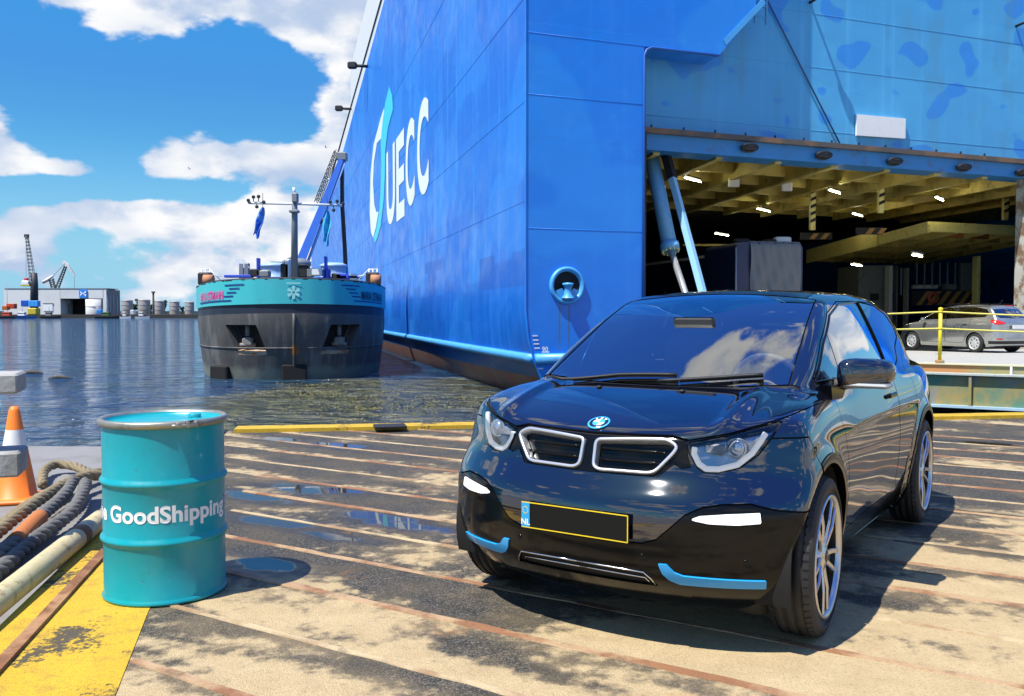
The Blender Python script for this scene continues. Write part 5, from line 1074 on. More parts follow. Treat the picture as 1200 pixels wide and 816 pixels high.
def make_wheel(name, hub, side, parent, rt=.35, rr=.262, w=.20, steer=0., style='double', capcol=None):
    """tyre and rim; outer face towards +y * side"""
    e = empty(name, hub, 0, parent); e.rotation_euler = (0, 0, steer)
    Mx = Matrix.Rotation(-math.pi / 2 * side, 4, 'X')          # lathe z -> outward y
    h = w / 2
    t = MB()
    prof = [(rr - .012, -h + .02), (rr + .004, -h + .006), (rr + .03, -h), (rt - .035, -h + .002), (rt - .012, -h + .012), (rt - .002, -h + .03)]
    for g in (-.45, -.15, .15, .45):
        q = g * (w - .06); prof += [(rt, q - .007), (rt - .007, q - .005), (rt - .007, q + .005), (rt, q + .007)]
    prof += [(rt - .002, h - .03), (rt - .012, h - .012), (rt - .035, h - .002), (rt - .06, h + .001), (rr + .03, h), (rr + .004, h - .006), (rr - .012, h - .02)]
    t.lathe(prof, 72, Mx)
    # shoulder tread blocks
    for k in range(60):
        a = 2 * math.pi * k / 60
        for s_ in (-1, 1):
            Mk = Mx @ Matrix.Rotation(a, 4, 'Z')
            t.box((0, 0, 0), (.001, .001, .001)) if False else None
            p = [Mk @ Vector(q) for q in ((rt - .012, -.012, s_ * (h - .034)), (rt + .002, -.012, s_ * (h - .034)), (rt + .002, .012, s_ * (h - .034)), (rt - .012, .012, s_ * (h - .034)),
                                          (rt - .024, -.012, s_ * (h - .010)), (rt - .009, -.012, s_ * (h - .012)), (rt - .009, .012, s_ * (h - .012)), (rt - .024, .012, s_ * (h - .010)))]
            t.hexa(p)
    t.build('tyre', M_tyre, e)
    r = MB()
    r.lathe([(rr - .010, h - .030), (rr + .008, h - .010), (rr + .007, h + .002), (rr - .005, h + .001), (rr - .012, h - .010), (rr - .014, h - .022)], 64, Mx)
    rim = r.build('rim', M_alloy if style != 'cap' else capcol, e)
    MB().lathe([(rr - .014, h - .021), (rr - .022, h - .05), (rr - .03, 0), (rr - .02, -h + .04), (rr - .005, -h + .02)], 48, Mx).build('rim_barrel', M_alloy_dark if style != 'cap' else capcol, rim)
    d = MB(); d.lathe([(0.001, h - .085), (.10, h - .082), (.17, h - .075), (.172, h - .10), (rr - .02, h - .12)], 48, Mx); d.build('brake_disc', M_alloy_dark, e)
    def spoke(mb, a0, a1, r0, r1, z0, z1, w0, w1, th):
        P = []
        for (rad, ang, zz, ww) in ((r0, a0, z0, w0), ((r0 + r1) / 2, (a0 + a1) / 2, (z0 + z1) / 2 + .006, (w0 + w1) / 2 * .9), (r1, a1, z1, w1)):
            c, s_ = math.cos(ang), math.sin(ang); cen = Vector((rad * c, rad * s_, zz)); tan = Vector((-s_, c, 0))
            P.append([cen - tan * ww, cen - tan * ww * .72 + Vector((0, 0, .007)), cen + tan * ww * .72 + Vector((0, 0, .007)), cen + tan * ww, cen + tan * ww * .8 - Vector((0, 0, th)), cen - tan * ww * .8 - Vector((0, 0, th))])
        V = [Mx @ q for r_ in P for q in r_]; F = []
        for k in range(2):
            for i in range(6): j = (i + 1) % 6; F.append((k * 6 + i, k * 6 + j, k * 6 + 6 + j, k * 6 + 6 + i))
        F += [list(range(5, -1, -1)), list(range(12, 18))]
        mb.add(V, F)
    if style == 'double':
        for k in range(5):
            A = 2 * math.pi * k / 5 + .32
            for s_ in (-1, 1):
                m = MB(); spoke(m, A + s_ * .30, A + s_ * .17, .055, rr - .004, h - .028, h - .016, .0125, .011, .03); m.build('spoke', M_alloy, rim)
            m = MB(); spoke(m, A, A, .06, rr - .006, h - .045, h - .045, .012, .045, .012); m.build('spoke_web', M_alloy_dark, rim)
        m = MB(); m.lathe([(.001, h - .012), (.030, h - .012), (.034, h - .016), (.06, h - .02), (.072, h - .03), (.072, h - .07)], 40, Mx); m.build('hub', M_alloy, rim)
        m = MB(); m.lathe([(.001, h - .009), (.026, h - .009), (.029, h - .013)], 28, Mx); m.build('hub_cap', M_gloss, rim)
    else:
        m = MB(); m.lathe([(.001, h - .006), (.05, h - .008), (.07, h - .02), (.09, h - .02), (rr - .03, h - .012), (rr - .01, h - .02)], 40, Mx); m.build('wheel_cover', capcol, rim)
        for k in range(8):
            a = 2 * math.pi * k / 8; m = MB(); c, s_ = math.cos(a), math.sin(a)
            m.lathe([(.001, .003), (.024, .003), (.026, 0)], 14, Mx @ Matrix.Translation((c * (rr - .07), s_ * (rr - .07), h - .014))); m.build('cover_opening', M_void, rim)
    return e

YAW = .58355
def build_hatchback():
    car = empty('electric_hatchback', (.6517, 4.3812, 0), 0)
    car.rotation_euler = (0, 0, math.atan2(-math.cos(YAW), -math.sin(YAW)))
    tag(car, 'glossy black electric hatchback with twin kidney grilles parked on the deck', 'car')
    hubs = (0., -2.57); HZ = .35; AR = .412
    c = dict(
        A=spl([.10, .17, .24, .30, .40, .55, .70, .85, 1.0, 1.1, 1.2], [.70, .755, .800, .822, .842, .862, .868, .858, .824, .785, .73], .03),
        P=spl([.8, .6, .45, .2, 0, -.5, -1.2, -1.9, -2.57, -2.9, -3.2, -3.5], [-.06, -.02, -.002, .010, .010, -.012, -.024, -.008, .012, 0, -.05, -.16], .12),
        F=spl([.10, .17, .215, .25, .30, .36, .45, .55, .615, .66, .70, .74, .78, .86, .90, 1.0], [.42, .50, .565, .60, .650, .680, .695, .698, .692, .668, .632, .600, .582, .560, .545, .50], .020), f2=.24, f4=.25,
        B=spl([.1, .3, .5, .8, 1.1, 1.3, 1.45, 1.6], [-3.15, -3.27, -3.315, -3.32, -3.28, -3.16, -3.0, -2.7], .05), r2=.10, r4=.25,
        H=spl([.9, .62, .53, .486, .36, .241, .1, -.05, -.3, -.8, -2.5, -3.5], [.72, .850, .905, .926, .974, 1.012, 1.045, 1.066, 1.078, 1.085, 1.10, 1.10], .05), hd=.045, ridge=.020, ridx=spl([.6, .4, .1, -.2, -.5], [.5, 1, 1, .8, 0], .08),
        bz=spl([.8, .5, .3, -3.0, -3.4], [.20, .175, .155, .155, .22], .05),
        w0=spl([.4, .1, -.16, -.4, -.8, -1.5, -2.2, -2.8, -3.2, -3.6], [.56, .635, .700, .742, .776, .788, .772, .725, .66, .56], .1), t1=.35, t2=.22,
        G=spl([.3, -.05, -.159, -.4, -.7, -.955, -1.15, -1.4, -1.7, -2.2, -2.7, -3.1, -3.4], [.872, 1.063, 1.121, 1.250, 1.408, 1.520, 1.552, 1.562, 1.566, 1.552, 1.505, 1.43, 1.36], .06), gc=.10,
        hubs=hubs, hz=HZ, arch=AR, flare=.016, kd=.15, kf=.055, kt=.075)
    fld = body_field(c)
    P, N, T = surface_net(fld, (-3.5, -1.0, .08), (.80, 1.0, 1.64), .0135)
    body = Sh(P, N, T)
    def sx(y, z, lo=0., hi=.9):      # front surface
        for _ in range(17):
            m_ = (lo + hi) / 2
            if fld(np.array([m_]), np.array([y]), np.array([z]))[0] < 0: lo = m_
            else: hi = m_
        return lo
    def sy(x, z, lo=.3, hi=1.1):
        for _ in range(17):
            m_ = (lo + hi) / 2
            if fld(np.array([x]), np.array([m_]), np.array([z]))[0] < 0: lo = m_
            else: hi = m_
        return lo
    def sz(x, y, lo=.5, hi=1.8):
        for _ in range(17):
            m_ = (lo + hi) / 2
            if fld(np.array([x]), np.array([y]), np.array([m_]))[0] < 0: lo = m_
            else: hi = m_
        return lo
    def nrm(p, e=.004):
        g = [fld(np.array([p[0] + (e if i == 0 else 0)]), np.array([p[1] + (e if i == 1 else 0)]), np.array([p[2] + (e if i == 2 else 0)]))[0] - fld(np.array([p[0] - (e if i == 0 else 0)]), np.array([p[1] - (e if i == 1 else 0)]), np.array([p[2] - (e if i == 2 else 0)]))[0] for i in range(3)]
        return Vector(g).normalized()
    # ---- wheel arches
    arch = lambda x, y, z: np.maximum(np.minimum(*[np.sqrt((x - h_) ** 2 + (z - HZ) ** 2) for h_ in hubs]) - AR, .45 - np.abs(y))
    _, body = body.cut(lambda x, y, z: np.maximum(z - .21, np.abs(y) - .60 + .0 * x) + np.maximum(x - .2, 0), 0, 0)
    _, body = body.cut(arch, 0)
    inner = body
    # ---- glass
    xc = lambda a: -.035 - .30 * a * a
    def ws(x, y, z):
        a = np.abs(y); side = (a - (.652 + (x + .159) * .118)) * .99
        return np.maximum(np.maximum(x - (xc(a) - .012), side), np.maximum(-(x + 1.02 - .10 * a * a), 1.0 - z))
    win_f = [(-.335, 1.088), (-.62, 1.262), (-.93, 1.405), (-1.22, 1.467), (-1.745, 1.487), (-1.755, 1.125), (-1.2, 1.105), (-.6, 1.090)]
    win_r = [(-1.79, 1.487), (-2.25, 1.468), (-2.62, 1.40), (-2.76, 1.32), (-2.70, 1.26), (-2.35, 1.20), (-2.20, 1.12), (-2.05, 1.085), (-1.80, 1.09)]
    wf = side_mask(lambda x, z: sdpoly(x, z, win_f, .015)); wr = side_mask(lambda x, z: sdpoly(x, z, win_r, .02))
    _, inner = inner.cut(ws, -.0, 0); _, inner = inner.cut(wf, 0, 0); _, inner = inner.cut(wr, 0, 0)
    wsp, body = body.cut(ws, .004)
    wsp.off(-.003).obj('windscreen', M_wind, car)
    # black ceramic band round the screen
    wfp, body = body.cut(wf, .003); wrp, body = body.cut(wr, .003)
    split = lambda x, y, z: (x + .70) + (z - 1.09) * .22
    for s_ in (-1, 1):
        h_ = wfp.clip(lambda x, y, z: -s_ * y); a_, b_ = h_.off(-.004).cut(split, .006)
        a_.obj('side_window', M_side, car); b_.obj('quarter_light', M_side, car)
        wrp.clip(lambda x, y, z: -s_ * y).off(-.004).obj('rear_side_window', M_side, car)
    # window surround strip, silvery rubber edge
    for s_ in (-1, 1):
        pts = []
        for (q0, q1) in zip(win_f, win_f[1:] + win_f[:1]):
            for k in range(8):
                t_ = k / 8; x_, z_ = q0[0] + (q1[0] - q0[0]) * t_, q0[1] + (q1[1] - q0[1]) * t_; pts.append(Vector((x_, s_ * (sy(x_, z_) + .001), z_)))
        MB().tube(pts, .0065, 6, True).build('window_seal', M_gloss, car)
    # ---- headlights, kidneys, lower bumper
    hl = [(.432, .878), (.440, .835), (.470, .785), (.505, .762), (.56, .762), (.635, .782), (.695, .835), (.735, .905), (.760, .972), (.70, .950), (.58, .910)]
    hlf = front_mask(lambda a, z: sdpoly(a, z, hl, .008), .0)
    kid = [(.030, .868), (.20, .880), (.345, .886), (.392, .862), (.380, .835), (.315, .757), (.290, .748), (.060, .746), (.034, .760)]
    kdf = front_mask(lambda a, z: sdpoly(a, z, kid, .016), .2)
    surr = [(-.01, .889), (.36, .897), (.428, .884), (.434, .83), (.455, .78), (.42, .772), (.385, .79), (.33, .735), (-.01, .733)]
    srf = front_mask(lambda a, z: sdpoly(a, z, surr, 0), .2)
    _, inner = inner.cut(hlf, -.004, 0); _, inner = inner.cut(kdf, -.002, 0)
    hlp, body = body.cut(hlf, .003)
    kp, body = body.cut(kdf, .0)
    srp, body = body.cut(srf, .002)
    srp.off(-.006).obj('grille_surround', M_gloss, car)
    def low_z(a): return np.interp(a, [0, .30, .36, .41, .47, .53, .60, .70, .78, .95], [.468, .472, .492, .54, .600, .632, .645, .648, .625, .60])
    lbf = lambda x, y, z: np.maximum((z - low_z(np.abs(y))) * .8, .16 - x)
    lbp, body = body.cut(lbf, .003)
    # details inside the lower bumper
    fog = [(.490, .583), (.525, .602), (.62, .612), (.735, .618), (.742, .572), (.66, .565), (.56, .568)]
    fgf = front_mask(lambda a, z: sdpoly(a, z, fog, .006), .1); fgp, lbp = lbp.cut(fgf, .002)
    blu = [(.364, .394), (.378, .350), (.402, .324), (.44, .308), (.745, .300), (.752, .338), (.46, .350), (.428, .362), (.400, .394)]
    blf = front_mask(lambda a, z: sdpoly(a, z, blu, .003), .1); blp, lbp = lbp.cut(blf, .001)
    slot = [(-.01, .352), (.305, .345), (.33, .315), (.345, .283), (-.01, .287)]
    slf = front_mask(lambda a, z: sdpoly(a, z, slot, .0), .2); slp, lbp = lbp.cut(slf, .001)
    slp.off(-.035).obj('lower_intake', M_void, car)
    lbp.solid_obj('lower_bumper', M_gloss, car)
    for s_ in (-1, 1):
        half = lambda x, y, z: -s_ * y
        o = fgp.clip(half).off(.004).solid_obj('fog_light', M_lightbar, car)
        blp.clip(half).off(.008).solid_obj('blue_accent', M_blue, car, .02)
        # headlight: clear cover over a bowl, a light-guide U and a projector
        cover = hlp.clip(half).off(.001).obj('headlight', M_lens, car)
        hlp.clip(half).off(-.055).obj('reflector_bowl', M_chrome if False else mat('lamp_bowl', (.42, .44, .47), .2, .85, .25, 30), cover)
        U = [(.458, .862), (.458, .835), (.483, .795), (.512, .778), (.56, .778), (.627, .796), (.675, .842), (.700, .892), (.715, .93)]
        pp = []
        for i in range(len(U) - 1):
            for k in range(6):
                t_ = k / 6; a_ = U[i][0] + (U[i + 1][0] - U[i][0]) * t_; z_ = U[i][1] + (U[i + 1][1] - U[i][1]) * t_; pp.append((a_, z_))
        P3 = [Vector((sx(a_, z_), s_ * a_, z_)) for a_, z_ in pp]; P3 = [p - nrm(p) * .016 for p in P3]
        MB().tube(P3, [.0125] * len(P3), 8).build('light_guide', M_lightbar, cover)
        q = Vector((sx(.60, .855), s_ * .60, .855)); MB().lathe([(.045, -.03), (.045, 0), (.040, .006), (.036, 0), (.030, .010), (.015, .018), (.001, .021)], 28, frame_to(q - Vector((.045, 0, 0)), (1, 0, .05))).build('projector_lens', mat('lamp_glass', (.72, .75, .8), .05, .7, .05, 20), cover)
        q = Vector((sx(.525, .85), s_ * .525, .85)); MB().bbox(q - Vector((.045, 0, 0)), (.03, .09, .045), .008).build('lamp_module', mat('lamp_module', (.55, .57, .6), .2, .7, .05, 20), cover)
        # kidney: silver frame, dark back, bright ledge
        fr = MB(); K = []
        n = len(kid); cc = np.array(kid)
        # rounded outline
        for i in range(n):
            p0, p1, p2 = cc[i - 1], cc[i], cc[(i + 1) % n]; l1 = min(.022, np.linalg.norm(p1 - p0) * .45); l2 = min(.022, np.linalg.norm(p2 - p1) * .45)
            a_ = p1 + (p0 - p1) / np.linalg.norm(p0 - p1) * l1; b_ = p1 + (p2 - p1) / np.linalg.norm(p2 - p1) * l2
            for k in range(5): t_ = k / 4; K.append((1 - t_) ** 2 * a_ + 2 * t_ * (1 - t_) * p1 + t_ * t_ * b_)
        P3 = [Vector((sx(a_, z_) + .004, s_ * a_, z_)) for a_, z_ in K]
        V = []; F = []; m_ = len(P3); cen = sum(P3, Vector()) / m_
        for i, p in enumerate(P3):
            t_ = (P3[(i + 1) % m_] - P3[i - 1]).normalized(); nx = nrm(p - Vector((.004, 0, 0))); out_ = t_.cross(nx).normalized()
            if out_.dot(p - cen) < 0: out_ = -out_
            V += [p + out_ * .007 - nx * .012, p + out_ * .007 + nx * .004, p + out_ * .004 + nx * .008, p - out_ * .005 + nx * .007, p - out_ * .007 + nx * .002, p - out_ * .008 - nx * .035]
        for i in range(m_):
            j = (i + 1) % m_
            for k in range(5): F.append((i * 6 + k, i * 6 + k + 1, j * 6 + k + 1, j * 6 + k))
        fr.add(V, F, True); g = fr.build('kidney_frame', mat('satin_silver_frame', (.70, .71, .73), .28, .75, .04, 20), car)
        kp.clip(half).off(-.035).obj('kidney_back', M_gloss, g)
        for zz in (.785, .83):
            pts = [Vector((sx(a_, zz) - .020, s_ * a_, zz)) for a_ in np.linspace(.05, .335, 8)]; MB().tube(pts, .006, 6).build('grille_bar', M_gloss, g)
        # number plate etc below
        pts = [Vector((sx(a_, z_) + .002, s_ * a_, z_)) for a_, z_ in [(0.0, .354), (.1, .353), (.2, .350), (.30, .346), (.325, .318), (.337, .292)]]
        MB().tube(pts, .0035, 6).build('intake_trim', M_chrome, car)
        pts = [Vector((sx(a_, z_) - .012, s_ * a_, z_)) for a_, z_ in [(0.0, .325), (.1, .324), (.2, .321), (.295, .317), (.312, .290)]]
        MB().tube(pts, .0035, 6).build('intake_trim', M_chrome, car)
        for a_, z_ in ((.30, .415), (.69, .415)):
            q = Vector((sx(a_, z_), s_ * a_, z_)); MB().lathe([(.001, .001), (.009, .001), (.0095, .003), (.011, .003), (.0115, -.004)], 20, frame_to(q, nrm(q))).build('parking_sensor', M_gloss, car)
    # ---- bonnet
    bon_z = lambda a: np.interp(a, [0, .36, .432, .58, .70, .765, .80, .815, .83], [.893, .901, .886, .917, .957, .982, 1.005, 1.03, 1.08])
    bnf = lambda x, y, z: np.maximum(np.maximum((bon_z(np.abs(y)) - z) * .85, xc(np.abs(y)) + .012 - x), np.abs(y) - .80 + .06 * (x - .1))
    bnp, body = body.cut(bnf, .003); bnp.solid_obj('bonnet', M_paint, car)
    cow = lambda x, y, z: np.maximum(np.maximum(np.abs(x - xc(np.abs(y))) - .012, np.abs(y) - .70), 1.0 - z)
    cwp, body = body.cut(cow, .0); cwp.off(-.006).obj('cowl_panel', M_matte, car)
    # ---- bumper cap, fender, doors, tailgate
    bmp = lambda x, y, z: np.maximum(np.maximum(-(x - .16) - (.80 - z) * .55, (z - .90) * .9), .10 - x)
    bpp, body = body.cut(bmp, .003); bpp.solid_obj('front_bumper', M_paint, car)
    dr = [(-.40, 1.075), (-.40, .92), (-.50, .62), (-.54, .40), (-.58, .345), (-1.70, .345), (-1.775, .42), (-1.775, 1.49), (-1.22, 1.482), (-.92, 1.42), (-.61, 1.278), (-.315, 1.095)]
    drf = side_mask(lambda x, z: sdpoly(x, z, dr, .02)); drp, body = body.cut(drf, .003)
    d2 = [(-1.785, 1.49), (-1.785, .42), (-1.83, .36), (-2.06, .40), (-2.12, .55), (-2.16, .66), (-2.32, .78), (-2.32, 1.06), (-2.45, 1.12), (-2.72, 1.22), (-2.80, 1.32), (-2.64, 1.415), (-2.25, 1.482)]
    d2f = side_mask(lambda x, z: sdpoly(x, z, d2, .02)); d2p, body = body.cut(d2f, .003)
    sill = lambda x, y, z: np.maximum(np.maximum(np.maximum(z - .335, .165 - z), np.abs(x + 1.28) - .87), .6 - np.abs(y))
    slp2, body = body.cut(sill, .002)
    archf = lambda x, y, z: np.maximum(np.minimum(*[np.sqrt((x - h_) ** 2 + (z - HZ) ** 2) for h_ in hubs]) - (AR + .042), .55 - np.abs(y))
    acp, body = body.cut(archf, .002)
    tail = lambda x, y, z: np.maximum(np.maximum(x + 3.02, np.abs(y) - .56), np.maximum(.62 - z, z - 1.46))
    rwf = lambda x, y, z: np.maximum(sdpoly(np.abs(y), z, [(-.1, 1.08), (.44, 1.09), (.50, 1.16), (.44, 1.38), (-.1, 1.40)], .03), x + 2.8)
    _, inner = inner.cut(rwf, -.004, 0)
    tgp, body = body.cut(tail, .003); rgp, tgp = tgp.cut(rwf, .003); rgp.off(-.003).obj('rear_window', M_side, car); tgp.solid_obj('tailgate', M_gloss, car)
    roof = lambda x, y, z: np.maximum(np.maximum(x + 1.0, -x - 2.95), np.maximum(np.abs(y) - .50 - (x + 1.0) * .02, 1.3 - z))
    rfp, body = body.cut(roof, .003); rfp.solid_obj('roof', M_gloss, car)
    for s_ in (-1, 1):
        half = lambda x, y, z: -s_ * y
        d = drp.clip(half).solid_obj('door', M_paint, car); e_ = d2p.clip(half).solid_obj('rear_door', M_paint, car)
        slp2.clip(half).off(-.004).solid_obj('sill', M_gloss, car)
        for h_ in hubs:
            acp.clip(half).clip(lambda x, y, z: np.abs(x - h_) - 1.0).off(.004).solid_obj('wheel_arch_trim', M_gloss, car, .05)
            ln = MB()   # arch liner
            def lp(u, v): a_ = math.pi * (-.10 + 1.2 * u); return Vector((h_ + (AR + .01) * math.cos(a_), s_ * (.50 + .34 * v), HZ + (AR + .01) * math.sin(a_)))
            ln.grid(lp, 28, 3)
            ln.add([lp(i / 28, 0) for i in range(29)] + [Vector((h_, s_ * .5, .2))], [(i, i + 1, 29) for i in range(28)]).build('arch_liner', M_void, car)
        # door handle
        q = Vector((-1.58, s_ * sy(-1.58, .93), .93)); hd = MB()
        hd.bbox(q + Vector((0, s_ * .012, .008)), (.19, .018, .026), .006); hd.build('handle', M_gloss, d)
        MB().lathe([(.001, -.008), (.03, -.005), (.042, .002)], 20, Matrix.Translation(q + Vector((.03, 0, 0))) @ Matrix.Rotation(-math.pi / 2 * s_, 4, 'X') @ Matrix.Scale(.5, 4, (0, 1, 0))).build('handle_recess', M_void, d)
    for s_ in (-1, 1):
        MB().grid(lambda u, v: Vector((.36 - .04 * v - .20 * u * u, s_ * (.56 + .22 * u), .20 - .07 * v * math.sin(math.pi * (.15 + .7 * u)))), 14, 4).build('air_deflector', M_matte, car)
    body.solid_obj('body_shell', M_paint, car)
    # inner skin, so no light passes the shut lines
    sk = inner.off(-.013); mesh_obj('inner_skin', sk.P, sk.T, M_void, car, True, sk.N)
    # ---- plate
    pl = MB(); px_ = sx(0, .532) + .004; pl.bbox((px_ + .006, 0, .532), (.012, .52, .112), .003); pt = pl.build('number_plate', mat('blanked_plate', (.010, .010, .009), .7, 0, .1, 10, spec=.1), car)
    yb = MB()
    for (cy, cz, wy, wz) in ((0, .055, .516, .004), (0, -.055, .516, .004), (.258, 0, .004, .11)): yb.box((px_ + .0125, cy, .532 + cz), (.003, wy, wz))
    yb.build('plate_border', mat('yellow_print', (.75, .55, .02), .5), pt)
    MB().box((px_ + .0125, -.238, .532), (.003, .042, .106)).build('country_band', mat('plate_blue', (.02, .32, .62), .5), pt)
    V, F = text_mesh('NL', .036, .0008); V = V - V.mean(0) * np.array([1, 1, 0]); mesh_obj('country_letters', [(px_ + .0145, -.238 + v[0], .500 + v[1]) for v in V], F, M_white, pt, False)
    st = MB()
    for k in range(12):
        a_ = k / 12 * 2 * math.pi; st.box((px_ + .0145, -.238 + .013 * math.cos(a_), .553 + .015 * math.sin(a_)), (.001, .004, .004))
    st.build('star_ring', mat('yellow_print', (.75, .55, .02), .5), pt)
    # ---- round emblem on the bonnet
    q = Vector((.478, 0, sz(.478, 0))); Mr = frame_to(q, nrm(q), (0, 0, 1)) @ Matrix.Scale(1.0, 4)
    em = MB().lathe([(.001, .001), (.052, .001), (.051, .006), (.046, .007), (.044, .0055), (.001, .0055)], 48, Mr).build('emblem', mat('emblem_blue_ring', (.05, .45, .85), .2, 0, .05, 10, coat=.5), car)
    MB().lathe([(.029, .0058), (.042, .0062), (.042, .0050)], 48, Mr).build('emblem_black_ring', mat('emblem_black', (.01, .012, .03), .2), em)
    MB().lathe([(.042, .0066), (.0435, .0070), (.0445, .0060)], 48, Mr).build('emblem_rim', M_chrome, em)
    for k in range(4):
        qd = MB(); V = [Vector((0, 0, .0066))] + [Vector((.0275 * math.cos(a_), .0275 * math.sin(a_), .0066)) for a_ in np.linspace(k * math.pi / 2, (k + 1) * math.pi / 2, 9)]
        qd.add([Mr @ v for v in V], [(0, i, i + 1) for i in range(1, 9)]).build('emblem_quadrant', M_white if k % 2 else mat('emblem_light_blue', (.05, .45, .85), .2), em)
    for ch, a_ in (('B', 128), ('M', 90), ('W', 52)):
        V, F = text_mesh(ch, .016, .0006); V = V - (V.max(0) + V.min(0)) / 2; b_ = R(a_); ro = R(a_ - 90)
        mesh_obj('emblem_letter', [Mr @ Vector((.0355 * math.cos(b_) + v[0] * math.cos(ro) - v[1] * math.sin(ro), .0355 * math.sin(b_) + v[0] * math.sin(ro) + v[1] * math.cos(ro), .0068)) for v in V], F, M_white, em, False)
    # ---- mirror (the side towards the ship's ramp)
    mc = Vector((-.60, .905, 1.125)); mm = MB()
    def mir(u, v):
        th, ph = -math.pi / 2 + math.pi * v, 2 * math.pi * u
        cx_, sx_ = math.cos(ph), math.sin(ph); ex = .62
        f_ = lambda t_: math.copysign(abs(t_) ** ex, t_)
        yy = .125 * f_(math.sin(th)); r_ = abs(math.cos(th)) ** .5
        tap = 1 - .16 * (yy / .125)
        return mc + Vector((.085 * f_(cx_) * r_ * tap + .03 * (yy / .125) * -1, yy, .072 * f_(sx_) * r_ * tap + .006 * (yy / .125)))
    mm.grid(mir, 28, 20)
    mo = mm.build('door_mirror', M_paint, car)
    MB().bbox(mc + Vector((.035, .01, -.058)), (.12, .215, .022), .009).build('mirror_strip', mat('grey_trim', (.30, .31, .32), .3, .3), mo)
    MB().bbox(mc + Vector((-.088, 0, 0)), (.006, .20, .105), .002).build('mirror_glass', M_chrome, mo)
    ar = MB(); ar.tube([Vector((-.60, .70, 1.055)), Vector((-.585, .775, 1.065)), Vector((-.58, .85, 1.075)), Vector((-.58, .93, 1.08))], [.05, .032, .026, .03], 10); ar.build('mirror_arm', M_matte, mo)
    MB().prism([(-.34, 1.075), (-.68, 1.075), (-.46, .93), (-.40, .90)], sy(-.5, 1.0) - .05, sy(-.5, 1.0) + .0, Matrix(((1, 0, 0, 0), (0, 0, 1, 0), (0, 1, 0, 0), (0, 0, 0, 1)))).build('mirror_foot', M_gloss, mo)
    # ---- wipers
    for (pts) in ([(-.03, -.55), (-.10, -.20), (-.12, .18)], [(-.045, .05), (-.13, .35), (-.20, .56)]):
        P3 = []
        for i in range(len(pts) - 1):
            for k in range(6): t_ = k / 6; x_, y_ = pts[i][0] + (pts[i + 1][0] - pts[i][0]) * t_, pts[i][1] + (pts[i + 1][1] - pts[i][1]) * t_; P3.append(Vector((x_, y_, sz(x_, y_) + .018)))
        w_ = MB().tube(P3, .008, 6).build('wiper', M_matte, car)
        MB().tube([p - Vector((0, 0, .012)) for p in P3[2:]], .004, 5).build('wiper_blade', M_void, w_)
    for y_ in (-.22, .22): MB().bbox((.06, y_, sz(.06, y_) + .004), (.03, .022, .012), .004).build('washer_jet', M_matte, car)
    # ---- cabin seen through the screen
    db = MB()
    db.grid(lambda u, v: Vector((-.22 - .62 * v, -.66 + 1.32 * u, 1.00 - .04 * v ** 2 + .03 * math.exp(-((u - .72) / .14) ** 2) * v)), 24, 8); db.build('dashboard', M_seat2, car)
    for s_ in (-1, 1):
        se = MB(); se.bbox((-1.55, s_ * .36, .98), (.14, .46, .62), .05, Matrix.Rotation(R(-14), 3, 'Y')); so = se.build('seat', M_seat, car)
        MB().bbox((-1.66, s_ * .36, 1.33), (.09, .26, .18), .035).build('headrest', M_seat2, so)
    stw = MB(); Ms = frame_to((-.80, .36, 1.02), (-1, 0, .42)); pts = [Ms @ Vector((.185 * math.cos(a_), .185 * math.sin(a_), 0)) for a_ in np.linspace(0, 2 * math.pi, 33)[:-1]]
    stw.tube(pts, .016, 8, True); sw = stw.build('steering_wheel', mat('wheel_leather', (.13, .135, .145), .45), car)
    MB().bbox(Ms @ Vector((0, 0, 0)), (.05, .30, .07), .015, Ms.to_3x3() @ Matrix.Rotation(math.pi / 2, 3, 'Y')).build('steering_hub', M_matte, sw)
    MB().bbox((-.62, 0, 1.36), (.03, .24, .07), .012).build('interior_mirror', M_matte, car)
    MB().bbox((-.58, -.02, 1.09), (.03, .24, .13), .008).build('dash_screen', M_gloss, car)
    fl = MB(); fl.box((-1.4, 0, .42), (2.4, 1.3, .04)); fl.build('cabin_floor', M_void, car)
    # ---- wheels
    make_wheel('wheel', (0, .785, HZ), 1, car, steer=R(2.5)); make_wheel('wheel', (0, -.785, HZ), -1, car, steer=R(2.5))
    make_wheel('wheel', (-2.57, .785, HZ), 1, car); make_wheel('wheel', (-2.57, -.785, HZ), -1, car)
    MB().box((-1.3, 0, .22), (3.2, 1.2, .10)).build('underbody', M_void, car)
    return car
